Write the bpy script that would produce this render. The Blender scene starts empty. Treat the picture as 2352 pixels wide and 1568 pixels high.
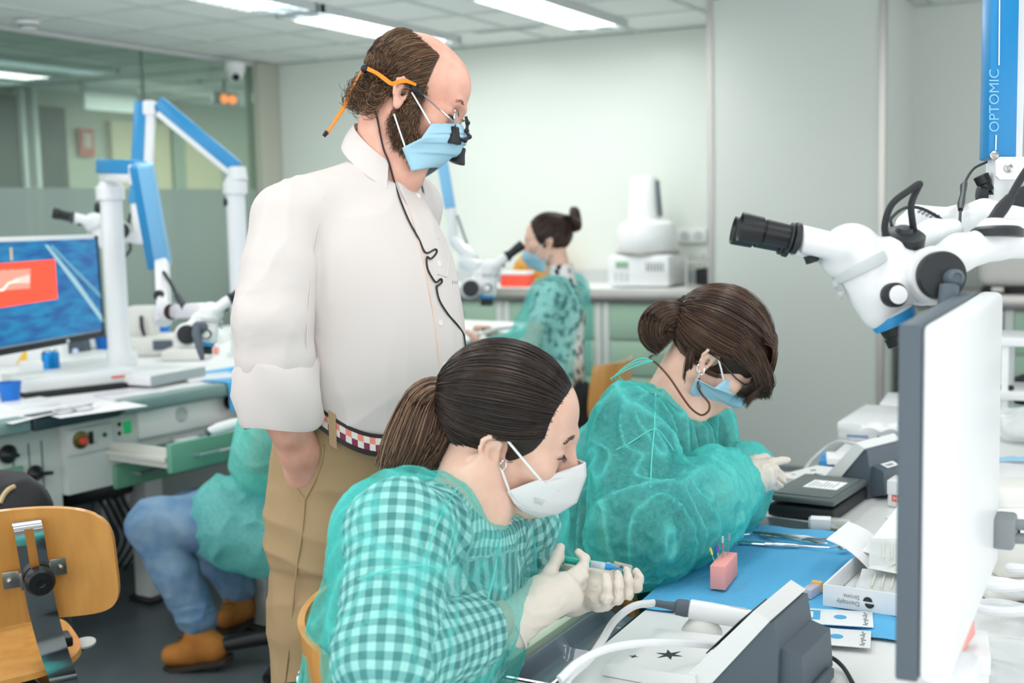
import bpy, bmesh, math, random
import numpy as np
import openvdb
from mathutils import Vector, Matrix, Euler

S = bpy.context.scene
COL = S.collection
random.seed(4)
RNG = np.random.default_rng(7)
PI = math.pi

# ------------------------------------------------------------------ camera
F_PX = 2850.0
PITCH, ROLL, YAW, CAM_H = math.radians(6.05), math.radians(-1.29), math.radians(26.9), 1.42
fw = np.array([-math.sin(YAW)*math.cos(PITCH), math.cos(YAW)*math.cos(PITCH), -math.sin(PITCH)])
_r = np.array([math.cos(YAW), math.sin(YAW), 0.0])
_u = np.cross(_r, fw)
r2 = _r*math.cos(ROLL) + _u*math.sin(ROLL)
u2 = -_r*math.sin(ROLL) + _u*math.cos(ROLL)
CAM = np.array([0, 0, CAM_H])
cam_d = bpy.data.cameras.new('camera')
cam = bpy.data.objects.new('camera', cam_d)
COL.objects.link(cam)
cam.matrix_world = Matrix(((r2[0], u2[0], -fw[0], 0), (r2[1], u2[1], -fw[1], 0), (r2[2], u2[2], -fw[2], CAM_H), (0, 0, 0, 1)))
cam_d.sensor_width = 36.0
cam_d.lens = F_PX/2352*36
cam_d.clip_start = 0.05
cam_d.dof.use_dof = True
cam_d.dof.focus_distance = 2.0
cam_d.dof.aperture_fstop = 4.0
S.camera = cam

# ------------------------------------------------------------------ colour management, world
S.view_settings.view_transform = 'Standard'
S.view_settings.look = 'None'
S.view_settings.gamma = 1
S.view_settings.use_curve_mapping = False
S.view_settings.exposure = 0.55
W = bpy.data.worlds.new('room_fill'); S.world = W  # even fill light added through the open sides; no window is modelled
W.use_nodes = True
bg = W.node_tree.nodes['Background']
bg.inputs[0].default_value = (0.97, 0.99, 1.0, 1)
bg.inputs[1].default_value = 1.75

def area(name, loc, sx, sy, power, color=(1.0, 0.995, 0.98), rot=(0, 0, 0)):
    d = bpy.data.lights.new(name, 'AREA'); d.shape = 'RECTANGLE'; d.size = sx; d.size_y = sy
    d.energy = power; d.color = color
    o = bpy.data.objects.new(name, d); COL.objects.link(o); o.location = loc; o.rotation_euler = rot
    return o
# the fluorescent ceiling lamps of the room (those in view also get a housing further down)
CEIL = 2.52
LAMPS = [(x, y) for x in (-4.07, -2.93, -1.75, -0.6, 0.55) for y in (6.33, 4.75, 3.0, 1.4, -0.2) if not (x > -2 and y > 4.5)]
for i, (x, y) in enumerate(LAMPS):
    area('ceiling_lamp_light', (x, y, CEIL-0.03), 0.28, 1.2, 13 if y > 6 else 4.5)

# ------------------------------------------------------------------ pixel -> place helpers
def ray(x, y): return fw + r2*(x-1176)/F_PX - u2*(y-784)/F_PX
def D(x, y, d): return CAM + ray(x, y)*d
def Zp(x, y, z):
    q = ray(x, y); return CAM + q*(z-CAM_H)/q[2]
def Yp(x, y, v):
    q = ray(x, y); return CAM + q*v/q[1]
def Xp(x, y, v):
    q = ray(x, y); return CAM + q*v/q[0]
def nrm(v):
    v = np.asarray(v, float); return v/np.linalg.norm(v)

# ------------------------------------------------------------------ materials
def lin(h):
    h = h.lstrip('#'); o = []
    for i in (0, 2, 4):
        c = int(h[i:i+2], 16)/255
        o.append(c/12.92 if c <= .04045 else ((c+.055)/1.055)**2.4)
    return (*o, 1)
def nd(t, typ, **kw):
    n = t.nodes.new(typ)
    for k, v in kw.items():
        if isinstance(k, str) and hasattr(n, k): setattr(n, k, v)
        else: n.inputs[k].default_value = v
    return n
def mat(name, c, rough=.5, metal=0, spec=.5, bump=None, var=None, emit=None, trans=0, alpha=1, coat=0, sss=0, ior=1.45):
    m = bpy.data.materials.new(name); m.use_nodes = True
    t = m.node_tree; b = t.nodes['Principled BSDF']
    col = lin(c) if isinstance(c, str) else (*c, 1)
    b.inputs['Base Color'].default_value = col
    b.inputs['Roughness'].default_value = rough
    b.inputs['Metallic'].default_value = metal
    b.inputs['Specular IOR Level'].default_value = spec
    b.inputs['IOR'].default_value = ior
    b.inputs['Transmission Weight'].default_value = trans
    b.inputs['Alpha'].default_value = alpha
    b.inputs['Coat Weight'].default_value = coat
    if sss:
        b.inputs['Subsurface Weight'].default_value = sss
        b.inputs['Subsurface Radius'].default_value = (.012, .005, .003)
        b.inputs['Subsurface Scale'].default_value = 1
    if emit:
        b.inputs['Emission Color'].default_value = lin(emit[0]); b.inputs['Emission Strength'].default_value = emit[1]
    tc = None
    if bump or var: tc = nd(t, 'ShaderNodeTexCoord')
    if var:      # (scale, second colour, contrast lo, hi, stretch)
        n = nd(t, 'ShaderNodeTexNoise'); n.inputs['Scale'].default_value = var[0]; n.inputs['Detail'].default_value = 5
        mp = nd(t, 'ShaderNodeMapping')
        if len(var) > 4: mp.inputs['Scale'].default_value = var[4]
        t.links.new(tc.outputs['Object'], mp.inputs[0]); t.links.new(mp.outputs[0], n.inputs[0])
        r = nd(t, 'ShaderNodeValToRGB'); r.color_ramp.elements[0].position = var[2]; r.color_ramp.elements[1].position = var[3]
        r.color_ramp.elements[0].color = col; r.color_ramp.elements[1].color = lin(var[1])
        t.links.new(n.outputs[0], r.inputs[0]); t.links.new(r.outputs[0], b.inputs['Base Color'])
    if bump:     # (scale, strength, distance, stretch)
        n = nd(t, 'ShaderNodeTexNoise'); n.inputs['Scale'].default_value = bump[0]; n.inputs['Detail'].default_value = 4
        mp = nd(t, 'ShaderNodeMapping')
        if len(bump) > 3: mp.inputs['Scale'].default_value = bump[3]
        t.links.new(tc.outputs['Object'], mp.inputs[0]); t.links.new(mp.outputs[0], n.inputs[0])
        bp = nd(t, 'ShaderNodeBump'); bp.inputs['Strength'].default_value = bump[1]; bp.inputs['Distance'].default_value = bump[2]
        t.links.new(n.outputs[0], bp.inputs['Height']); t.links.new(bp.outputs[0], b.inputs['Normal'])
    return m

# ------------------------------------------------------------------ objects
def wloc(o):
    v = Vector((0, 0, 0))
    while o: v = v + o.location; o = o.parent
    return v
def meta(o, label=None, cat=None, group=None, kind=None):
    for k, v in (('label', label), ('category', cat), ('group', group), ('kind', kind)):
        if v: o[k] = v
    return o
def thing(name, label, cat, loc=(0, 0, 0), group=None):
    o = bpy.data.objects.new(name, None); COL.objects.link(o); o.location = Vector([float(c) for c in loc])
    o.empty_display_size = .05
    return meta(o, label, cat, group)
def mesh_obj(name, V, F, m, parent=None, smooth=True, sharp=None, mi=None, attrs=None):
    me = bpy.data.meshes.new(name)
    V = np.asarray(V, np.float32)
    if isinstance(F, np.ndarray) and F.ndim == 2:
        n, k = F.shape
        me.vertices.add(len(V)); me.vertices.foreach_set('co', V.ravel())
        me.loops.add(n*k); me.loops.foreach_set('vertex_index', F.astype(np.int32).ravel())
        me.polygons.add(n); me.polygons.foreach_set('loop_start', np.arange(0, n*k, k, dtype=np.int32))
        try: me.polygons.foreach_set('loop_total', np.full(n, k, np.int32))
        except Exception: pass
        me.update(calc_edges=True); me.validate()
    else:
        me.from_pydata(V.tolist(), [], [list(map(int, f)) for f in F]); me.update()
    ms = m if isinstance(m, (list, tuple)) else [m]
    for x in ms: me.materials.append(x)
    if mi is not None: me.polygons.foreach_set('material_index', np.asarray(mi, np.int32))
    me.polygons.foreach_set('use_smooth', np.full(len(me.polygons), smooth))
    if sharp is not None: me.set_sharp_from_angle(angle=math.radians(sharp))
    if attrs:
        for k, a in attrs.items():
            at = me.attributes.new(k, 'FLOAT_VECTOR', 'POINT'); at.data.foreach_set('vector', np.asarray(a, np.float32).ravel())
    o = bpy.data.objects.new(name, me); COL.objects.link(o)
    if parent is not None:
        o.location = -wloc(parent); o.parent = parent
    return o
def dup(root, delta=(0, 0, 0), label=None, group=None, rotz=0):
    def cp(o, p):
        c = o.copy(); COL.objects.link(c)
        if p is not None: c.parent = p
        for ch in list(o.children): cp(ch, c)
        return c
    r = cp(root, None)
    r.location = root.location + Vector([float(c) for c in delta])
    r.rotation_euler.z += rotz
    if label: r['label'] = label
    if group: r['group'] = group
    return r

class MB:
    """collects primitives into one mesh; every call goes through the current 4x4 frame"""
    def __init__(s, M=None): s.V = []; s.F = []; s.mi = []; s.M = M if M is not None else Matrix.Identity(4); s.cur = 0
    def raw(s, V, F):
        o = len(s.V); M = s.M
        s.V += [tuple(M @ Vector([float(c) for c in v])) for v in V]; s.F += [[o+i for i in f] for f in F]; s.mi += [s.cur]*len(F); return s
    def box(s, c, size, bevel=0, seg=2, R=None):
        bm = bmesh.new(); bmesh.ops.create_cube(bm, size=1)
        for v in bm.verts: v.co = Vector((v.co.x*size[0], v.co.y*size[1], v.co.z*size[2]))
        if bevel: bmesh.ops.bevel(bm, geom=bm.edges[:], offset=min(bevel, min(size)*.49), segments=seg, affect='EDGES', profile=.5)
        bm.verts.index_update()
        R = R or Matrix.Identity(3); c = Vector([float(k) for k in c])
        s.raw([R @ v.co + c for v in bm.verts], [[v.index for v in f.verts] for f in bm.faces]); bm.free(); return s
    def tube(s, pts, rad, seg=12, cap=True):
        pts = [Vector([float(c) for c in p]) for p in pts]; n = len(pts)
        if not hasattr(rad, '__len__'): rad = [rad]*n
        V = []; F = []; prev = None
        for i, p in enumerate(pts):
            d = (pts[min(i+1, n-1)] - pts[max(i-1, 0)])
            if d.length < 1e-9: d = prev_d
            d.normalize(); prev_d = d
            if prev is None:
                a = Vector((0, 0, 1)) if abs(d.z) < .9 else Vector((1, 0, 0)); x = d.cross(a).normalized()
            else:
                x = (prev - d*prev.dot(d)).normalized()
            prev = x; y = d.cross(x)
            for k in range(seg):
                t = 2*PI*k/seg; V.append(p + (x*math.cos(t) + y*math.sin(t))*rad[i])
        for i in range(n-1):
            for k in range(seg):
                a = i*seg+k; b = i*seg+(k+1) % seg; F.append([a, b, b+seg, a+seg])
        if cap: F.append(list(range(seg))[::-1]); F.append([(n-1)*seg+k for k in range(seg)])
        return s.raw(V, F)
    def cyl(s, a, b, ra, rb=None, seg=24, bevel=0):
        rb = ra if rb is None else rb
        a = np.array(a, float); b = np.array(b, float); L = np.linalg.norm(b-a); d = (b-a)/L
        if bevel:
            return s.tube([a, a, a+d*bevel, b-d*bevel, b, b] if False else [a, a+d*bevel, b-d*bevel, b], [ra-bevel, ra, rb, rb-bevel], seg)
        return s.tube([a, b], [ra, rb], seg)
    def lathe(s, a, d, prof, seg=28, cap=True):
        """prof: list of (along, radius) from point a along direction d"""
        a = np.array(a, float); d = nrm(d)
        t = np.array([0, 0, 1.]) if abs(d[2]) < .9 else np.array([1., 0, 0]); x = nrm(np.cross(d, t)); y = np.cross(d, x)
        V = []; F = []
        for (l, r) in prof:
            for k in range(seg):
                t = 2*PI*k/seg; V.append(a + d*l + (x*math.cos(t)+y*math.sin(t))*max(r, 1e-5))
        n = len(prof)
        for i in range(n-1):
            for k in range(seg):
                p = i*seg+k; q = i*seg+(k+1) % seg; F.append([p, q, q+seg, p+seg])
        if cap: F.append(list(range(seg))[::-1]); F.append([(n-1)*seg+k for k in range(seg)])
        return s.raw(V, F)
    def prism(s, poly, o, ex, ey, ez, h):
        """poly in the (ex,ey) plane at o, extruded h along ez"""
        o, ex, ey, ez = [np.array(k, float) for k in (o, ex, ey, ez)]
        n = len(poly); V = [o+ex*p[0]+ey*p[1] for p in poly] + [o+ex*p[0]+ey*p[1]+ez*h for p in poly]
        F = [list(range(n))[::-1], list(range(n, 2*n))] + [[i, (i+1) % n, n+(i+1) % n, n+i] for i in range(n)]
        return s.raw(V, F)
    def sheet(s, fn, nu, nv, th=0):
        V = [fn(i/nu, j/nv) for j in range(nv+1) for i in range(nu+1)]
        F = [[j*(nu+1)+i, j*(nu+1)+i+1, (j+1)*(nu+1)+i+1, (j+1)*(nu+1)+i] for j in range(nv) for i in range(nu)]
        if th:
            A = np.array([[float(c) for c in v] for v in V]).reshape(nv+1, nu+1, 3)
            N = np.cross(np.gradient(A, axis=1), np.gradient(A, axis=0)); N /= np.maximum(np.linalg.norm(N, axis=2, keepdims=True), 1e-9)
            B = A - N*th; k = len(V); V = list(A.reshape(-1, 3))+list(B.reshape(-1, 3))
            F2 = [[k+q for q in f[::-1]] for f in F]; w = nu+1
            rim = [j for j in range(nu)]
            E = [(i, i+1) for i in range(nu)] + [(j*w+nu, (j+1)*w+nu) for j in range(nv)] + [(nv*w+i+1, nv*w+i) for i in range(nu)] + [((j+1)*w, j*w) for j in range(nv)]
            F = F + F2 + [[b, a, a+k, b+k] for a, b in E]
        return s.raw(V, F)
    def ball(s, c, r, seg=20, rings=12, R=None):
        r = np.array(r if hasattr(r, '__len__') else [r]*3, float); V = []; F = []
        R = np.array(R) if R is not None else np.eye(3)
        for i in range(1, rings):
            for k in range(seg):
                a = PI*i/rings; t = 2*PI*k/seg; V.append(np.array(c)+R@(r*np.array([math.sin(a)*math.cos(t), math.sin(a)*math.sin(t), math.cos(a)])))
        V.append(np.array(c)+R@(r*np.array([0, 0, 1]))); V.append(np.array(c)+R@(r*np.array([0, 0, -1])))
        for i in range(rings-2):
            for k in range(seg):
                p = i*seg+k; q = i*seg+(k+1) % seg; F.append([p, p+seg, q+seg, q])
        T = (rings-1)*seg
        for k in range(seg): F.append([T, k, (k+1) % seg]); F.append([T+1, (rings-2)*seg+(k+1) % seg, (rings-2)*seg+k])
        return s.raw(V, F)
    def build(s, name, m, parent=None, smooth=True, sharp=35, label=None):
        o = mesh_obj(name, s.V, s.F, m, parent, smooth, sharp, s.mi)
        bm = bmesh.new(); bm.from_mesh(o.data); bmesh.ops.recalc_face_normals(bm, faces=bm.faces[:]); bm.to_mesh(o.data); bm.free()
        if sharp is not None: o.data.set_sharp_from_angle(angle=math.radians(sharp))
        if label: o['label'] = label
        return o
def frame(o, x, z):
    """4x4 frame at o: local X along x, local Z near z"""
    x = nrm(x); z = np.asarray(z, float); y = nrm(np.cross(z, x)); z = np.cross(x, y)
    return Matrix(((x[0], y[0], z[0], o[0]), (x[1], y[1], z[1], o[1]), (x[2], y[2], z[2], o[2]), (0, 0, 0, 1)))
def Rz(a, o=(0, 0, 0)): return Matrix.Translation([float(c) for c in o]) @ Matrix.Rotation(a, 4, 'Z')
def spline(pts, n=8):
    """Catmull-Rom through the points"""
    P = np.array([np.asarray(p, float) for p in pts]); out = []
    Q = np.vstack([2*P[0]-P[1], P, 2*P[-1]-P[-2]])
    for i in range(len(P)-1):
        p0, p1, p2, p3 = Q[i:i+4]
        for t in np.linspace(0, 1, n, endpoint=False):
            out.append(.5*((2*p1)+(-p0+p2)*t+(2*p0-5*p1+4*p2-p3)*t*t+(-p0+3*p1-3*p2+p3)*t**3))
    out.append(P[-1]); return np.array(out)
FONT = None
def text_mesh(txt, size):
    """plain built-in font outlines -> (V,F) flat in XY, left/baseline aligned"""
    c = bpy.data.curves.new('lettering', 'FONT'); c.body = txt; c.size = size; c.resolution_u = 3
    o = bpy.data.objects.new('lettering', c); COL.objects.link(o)
    dg = bpy.context.evaluated_depsgraph_get(); me = bpy.data.meshes.new_from_object(o.evaluated_get(dg))
    V = [v.co.copy() for v in me.vertices]; F = [list(p.vertices) for p in me.polygons]
    bpy.data.objects.remove(o); bpy.data.curves.remove(c); bpy.data.meshes.remove(me)
    return V, F
def lettering(txt, size, M, m, parent, name='lettering', stretch=1.0, th=0.0004):
    V, F = text_mesh(txt, size)
    b = MB(M); b.raw([(v.x*stretch, v.y, th) for v in V], F)
    return b.build(name, m, parent, smooth=False, sharp=None)

# ------------------------------------------------------------------ noise + SDF
def _hash(ix, iy, iz, s):
    h = (ix.astype(np.uint32)*np.uint32(374761393) + iy.astype(np.uint32)*np.uint32(668265263) + iz.astype(np.uint32)*np.uint32(2147483647) + np.uint32(s*1274126177 & 0xffffffff))
    h = (h ^ (h >> np.uint32(13)))*np.uint32(1274126177); h = (h ^ (h >> np.uint32(16)))*np.uint32(2246822519); h ^= h >> np.uint32(13)
    return h
def noise(P, s=0):
    """gradient noise, about -1..1"""
    P = np.asarray(P, float); I = np.floor(P).astype(np.int64); f = P-I; w = f*f*f*(f*(f*6-15)+10); out = np.zeros(len(P))
    for dx in (0, 1):
        for dy in (0, 1):
            for dz in (0, 1):
                h = _hash(I[:, 0]+dx, I[:, 1]+dy, I[:, 2]+dz, s)
                gx = (h & 1023).astype(float)/511.5-1; gy = ((h >> 10) & 1023).astype(float)/511.5-1; gz = ((h >> 20) & 1023).astype(float)/511.5-1
                v = gx*(f[:, 0]-dx)+gy*(f[:, 1]-dy)+gz*(f[:, 2]-dz)
                out += v*np.where(dx, w[:, 0], 1-w[:, 0])*np.where(dy, w[:, 1], 1-w[:, 1])*np.where(dz, w[:, 2], 1-w[:, 2])
    return out*1.4
def ridge(P, s=0): return 1-2*np.abs(noise(P, s))**.8
class SDF:
    def __init__(s, lo, hi, vox):
        s.lo = np.array(lo, float); s.v = vox; s.n = np.ceil((np.array(hi, float)-s.lo)/vox).astype(int)+1
        s.a = np.full(s.n, .2, np.float32)
    def _do(s, fn, lo, hi, k, op):
        pad = 3*s.v+k
        i0 = np.maximum(np.floor((np.array(lo)-pad-s.lo)/s.v).astype(int), 0); i1 = np.minimum(np.ceil((np.array(hi)+pad-s.lo)/s.v).astype(int)+1, s.n)
        if np.any(i1 <= i0): return s
        sl = tuple(slice(a, b) for a, b in zip(i0, i1))
        g = [s.lo[j]+np.arange(i0[j], i1[j])*s.v for j in range(3)]
        X = g[0][:, None, None].astype(np.float32); Y = g[1][None, :, None].astype(np.float32); Z = g[2][None, None, :].astype(np.float32)
        d = fn(X, Y, Z); a = s.a[sl]
        if op == 'u':
            h = np.maximum(k-np.abs(a-d), 0)/k if k > 0 else 0; s.a[sl] = np.minimum(a, d)-h*h*k/4
        elif op == 's':
            d = -d; h = np.maximum(k-np.abs(a-d), 0)/k if k > 0 else 0; s.a[sl] = np.maximum(a, d)+h*h*k/4
        return s
    def cone(s, a, b, ra, rb, k=.01, op='u'):
        a = np.asarray(a, float); b = np.asarray(b, float); ab = b-a; L2 = max(ab@ab, 1e-12); r = max(ra, rb)
        def fn(X, Y, Z):
            px, py, pz = X-a[0], Y-a[1], Z-a[2]; t = np.clip((px*ab[0]+py*ab[1]+pz*ab[2])/L2, 0, 1)
            return np.sqrt((px-t*ab[0])**2+(py-t*ab[1])**2+(pz-t*ab[2])**2)-(ra+(rb-ra)*t)
        return s._do(fn, np.minimum(a, b)-r, np.maximum(a, b)+r, k, op)
    def chain(s, pts, rad, k=.01, op='u'):
        for i in range(len(pts)-1): s.cone(pts[i], pts[i+1], rad[i], rad[i+1], k, op)
        return s
    def ell(s, c, r, R=None, k=.01, op='u'):
        c = np.asarray(c, float); r = np.asarray(r, float); R = np.eye(3) if R is None else np.asarray(R, float)   # columns = axes
        ext = np.sqrt(((R*r)**2).sum(1))
        def fn(X, Y, Z):
            px, py, pz = X-c[0], Y-c[1], Z-c[2]
            q = [px*R[0, j]+py*R[1, j]+pz*R[2, j] for j in range(3)]
            k0 = np.sqrt(sum((q[j]/r[j])**2 for j in range(3))); k1 = np.sqrt(sum((q[j]/r[j]**2)**2 for j in range(3)))
            return k0*(k0-1)/np.maximum(k1, 1e-6)
        return s._do(fn, c-ext, c+ext, k, op)
    def box(s, c, h, R=None, rnd=.005, k=.01, op='u'):
        c = np.asarray(c, float); h = np.asarray(h, float); R = np.eye(3) if R is None else np.asarray(R, float); ext = (np.abs(R)*h).sum(1)
        def fn(X, Y, Z):
            px, py, pz = X-c[0], Y-c[1], Z-c[2]
            q = [np.abs(px*R[0, j]+py*R[1, j]+pz*R[2, j])-h[j]+rnd for j in range(3)]
            return np.sqrt(sum(np.maximum(x, 0)**2 for x in q))+np.minimum(np.maximum(q[0], np.maximum(q[1], q[2])), 0)-rnd
        return s._do(fn, c-ext, c+ext, k, op)
    def loft(s, M, st, k=.02, op='u', p=2.0):
        """stations (h, cx, cy, a_front, a_back, b) along local z of frame M (x = forward, y = side)"""
        st = np.array(st, float); g_ = np.linspace(st[0, 0], st[-1, 0], 49); A = np.stack([np.interp(g_, st[:, 0], st[:, j]) for j in range(6)], 1)
        for _ in range(14): A[1:-1, 1:] = (A[:-2, 1:]+2*A[1:-1, 1:]+A[2:, 1:])/4
        st = A; M = np.array(M); R = M[:3, :3]; o = M[:3, 3]
        cor = [R@np.array([x, y, z])+o for z in (st[0, 0], st[-1, 0]) for x in (min(st[:, 1]-st[:, 4]), max(st[:, 1]+st[:, 3])) for y in (min(st[:, 2]-st[:, 5]), max(st[:, 2]+st[:, 5]))]
        cor = np.array(cor)
        def fn(X, Y, Z):
            px, py, pz = X-o[0], Y-o[1], Z-o[2]
            x, y, z = [px*R[0, j]+py*R[1, j]+pz*R[2, j] for j in range(3)]
            zc = np.clip(z, st[0, 0], st[-1, 0])
            I = lambda c: np.interp(zc.ravel(), st[:, 0], st[:, c]).reshape(zc.shape).astype(np.float32)
            cx, cy, af, ab, b = I(1), I(2), I(3), I(4), I(5)
            dx = x-cx; a = np.where(dx > 0, af, ab)
            q = (np.abs(dx/a)**p+np.abs((y-cy)/b)**p)**(1/p)
            d = (q-1)*np.minimum(a, b)
            return np.maximum(d, np.abs(z-(st[0, 0]+st[-1, 0])/2)-(st[-1, 0]-st[0, 0])/2)
        return s._do(fn, cor.min(0), cor.max(0), k, op)
    def cut(s, fn):
        g = [s.lo[j]+np.arange(s.n[j])*s.v for j in range(3)]
        d = fn(g[0][:, None, None], g[1][None, :, None], g[2][None, None, :]); s.a = np.maximum(s.a, d.astype(np.float32)); return s
    def mesh(s):
        a = s.a.copy()
        for ax in range(3):
            sl = [slice(None)]*3
            for e in (0, -1): sl[ax] = e; a[tuple(sl)] = np.maximum(a[tuple(sl)], s.v)
        a = np.clip(a, -3*s.v, 3*s.v)
        g = openvdb.FloatGrid(3*s.v); g.copyFromArray(a); g.transform = openvdb.createLinearTransform(voxelSize=s.v)
        P, Q = g.convertToQuads(0.0)
        P = np.array(P, float)+s.lo; Q = np.array(Q)[:, ::-1].astype(np.int64)
        # largest orientation test
        n = np.cross(P[Q[:, 1]]-P[Q[:, 0]], P[Q[:, 2]]-P[Q[:, 0]]); vol = (n*(P[Q[:, 0]]-P.mean(0))).sum()
        if vol < 0: Q = Q[:, ::-1]
        return P, Q
def vnormals(V, F):
    n = np.cross(V[F[:, 2]]-V[F[:, 0]], V[F[:, 3]]-V[F[:, 1]]) if F.shape[1] == 4 else np.cross(V[F[:, 1]]-V[F[:, 0]], V[F[:, 2]]-V[F[:, 0]])
    N = np.zeros_like(V)
    for j in range(F.shape[1]): np.add.at(N, F[:, j], n)
    return N/np.maximum(np.linalg.norm(N, axis=1, keepdims=True), 1e-12)
def relax(V, F, it=2, w=.5):
    E = np.vstack([F[:, [j, (j+1) % F.shape[1]]] for j in range(F.shape[1])])
    for _ in range(it):
        A = np.zeros_like(V); c = np.zeros(len(V)); np.add.at(A, E[:, 0], V[E[:, 1]]); np.add.at(c, E[:, 0], 1)
        np.add.at(A, E[:, 1], V[E[:, 0]]); np.add.at(c, E[:, 1], 1)
        V = V*(1-w)+w*A/np.maximum(c, 1)[:, None]
    return V
def keep(V, F, mask):
    """keep faces whose vertices all satisfy mask"""
    F = F[mask[F].all(1)]; u, inv = np.unique(F, return_inverse=True); return V[u], inv.reshape(F.shape)
def seg_dist(V, a, b):
    a = np.asarray(a, float); b = np.asarray(b, float); ab = b-a; t = np.clip((V-a)@ab/(ab@ab), 0, 1); return np.linalg.norm(V-a-t[:, None]*ab, axis=1), t
# ================================================================== shared materials
M_wall = mat('pale_mint_wall', '#dfe5df', .35, bump=(60, .05, .002))
M_ceil = mat('ceiling_tile', '#eef3f1', .9, bump=(220, .2, .001))
M_ceilT = mat('ceiling_grid', '#cfd8d6', .6)
M_floor = mat('dark_grey_vinyl', '#566064', .32, var=(9, '#626c70', .3, .7), bump=(90, .08, .001))
M_steel = mat('brushed_steel', '#b9b6b2', .32, 1, bump=(40, .04, .001, (1, 1, 30)))
M_chrome = mat('chrome', '#d8dadd', .08, 1)
M_white = mat('white_enamel', '#eceef0', .3)
M_whiteP = mat('white_plastic', '#e9ebea', .4)
M_offw = mat('warm_white_plastic', '#e4e3de', .42)
M_lgrey = mat('light_grey_plastic', '#c4c9ca', .45)
M_grey = mat('mid_grey_plastic', '#8a9093', .5)
M_dgrey = mat('dark_grey_plastic', '#55606a', .5, bump=(500, .1, .0005))
M_black = mat('black_plastic', '#1b1d20', .38)
M_rubber = mat('black_rubber', '#26292d', .6)
M_blue = mat('mid_blue_enamel', '#2f8fc8', .3)
M_lblue = mat('light_blue_enamel', '#80c0ea', .32)
M_cab = mat('sage_green_front', '#a9c9b3', .4)
M_cabd = mat('deep_green_front', '#6fa789', .4)
M_cabf = mat('grey_white_cabinet', '#d3d9d5', .42)
M_paper = mat('white_paper', '#f2f3f4', .8, spec=.2)
M_ink = mat('dark_ink', '#2c3338', .7)
M_red = mat('red_ink', '#e2554a', .6)
M_sky = mat('sky_blue_ink', '#49aadd', .5)
M_pink = mat('coral_foam', '#fbaaa4', .85, spec=.2)
M_wood = mat('golden_beech_veneer', '#dca257', .32, var=(3.2, '#c98a42', .35, .75, (9, 9, .7)), coat=.25)
M_woodE = mat('pale_veneer_edge', '#e9bd7c', .4)

def struct(o, nm=None):
    o['kind'] = 'structure'; return o

YW, YC = 7.56, 6.95          # back wall, front of the counter along it
XG = -5.78                  # glass wall
PX0, PX1, PY = -2.12, -1.185, 6.6
# floor, ceiling
struct(MB().box((-1.5, 4.0, -.05), (14, 16, .1)).build('floor', M_floor))
b = MB(); b.box((-1.5, 4.0, CEIL+.06), (14, 16, .1))
struct(b.build('ceiling', M_ceil))
b = MB()
for i in range(-8, 11): b.box((-4.70+i*.6+.02, 3.0, CEIL+.005), (.024, 14, .012))
for j in range(-4, 16): b.box((-1.5, .2+j*.6+.1, CEIL+.0051), (14, .024, .012))
struct(b.build('trim_1', M_ceilT))['label'] = 'grid of ceiling tile rails'
# back wall, pillar
struct(MB().box(((XG-.06+PX0+.5)/2, YW+.051, CEIL/2), (PX0-XG+.56, .1, CEIL)).build('wall_back', M_wall))
struct(MB().box(((PX0+PX1)/2, PY+.5, CEIL/2), (PX1-PX0, 1.0, CEIL), .004).build('wall_pillar', M_wall))
struct(MB().box((1.6, YW+.02, CEIL/2), (5.6, .1, CEIL)).build('wall_recess', M_wall))
for i, x in enumerate((PX0, PX1)):
    b = MB(); b.box((x+(.012 if i == 0 else -.012), PY-.003, CEIL/2), (.03, .006, CEIL)); b.box((x+(-.003 if i == 0 else .003), PY+.012, CEIL/2), (.006, .03, CEIL))
    struct(b.build('trim_%d' % (i+2), M_steel))['label'] = 'steel corner guard on the pillar, %s edge' % ('left' if i == 0 else 'right')
# glass wall on the left, with the corridor behind it
M_glass = bpy.data.materials.new('corridor_glass'); M_glass.use_nodes = True
t = M_glass.node_tree; t.nodes.clear(); o_ = nd(t, 'ShaderNodeOutputMaterial'); mx = nd(t, 'ShaderNodeMixShader'); mx.inputs[0].default_value = .10
tr = nd(t, 'ShaderNodeBsdfTransparent'); tr.inputs[0].default_value = lin('#d3e0da'); gl = nd(t, 'ShaderNodeBsdfGlossy'); gl.inputs['Roughness'].default_value = .02; gl.inputs[0].default_value = (.9, .95, .93, 1)
t.links.new(tr.outputs[0], mx.inputs[1]); t.links.new(gl.outputs[0], mx.inputs[2]); t.links.new(mx.outputs[0], o_.inputs[0])
M_frost = bpy.data.materials.new('frosted_film'); M_frost.use_nodes = True
t = M_frost.node_tree; t.nodes.clear(); o_ = nd(t, 'ShaderNodeOutputMaterial'); mx = nd(t, 'ShaderNodeMixShader'); mx.inputs[0].default_value = .62
tr = nd(t, 'ShaderNodeBsdfTransparent'); tr.inputs[0].default_value = lin('#c8d6d0'); gl = nd(t, 'ShaderNodeBsdfDiffuse'); gl.inputs[0].default_value = lin('#b3c3bd')
t.links.new(tr.outputs[0], mx.inputs[1]); t.links.new(gl.outputs[0], mx.inputs[2]); t.links.new(mx.outputs[0], o_.inputs[0])
w = MB(); w.box((XG, 4.035, CEIL/2), (.012, 6.57, CEIL)); win = struct(w.build('window_1', M_glass)); win['label'] = 'glass partition to the corridor'
MB().box((XG+.008, 4.035, .81), (.003, 6.57, 1.6)).build('frosted_band', M_frost, win)
MB().box((XG, 6.21, CEIL/2), (.022, .012, CEIL)).build('joint_strip', mat('glass_joint', '#7f918b', .4), win)
struct(MB().box((XG, 7.435, CEIL/2), (.12, .23, CEIL)).build('wall_glass_end', mat('beige_post', '#b9bcae', .5)))
struct(MB().box((XG, 4.035, CEIL-.012), (.05, 6.57, .03)).build('trim_4', M_lgrey))['label'] = 'rail along the top of the glass partition'
XB = -8.3
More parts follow.
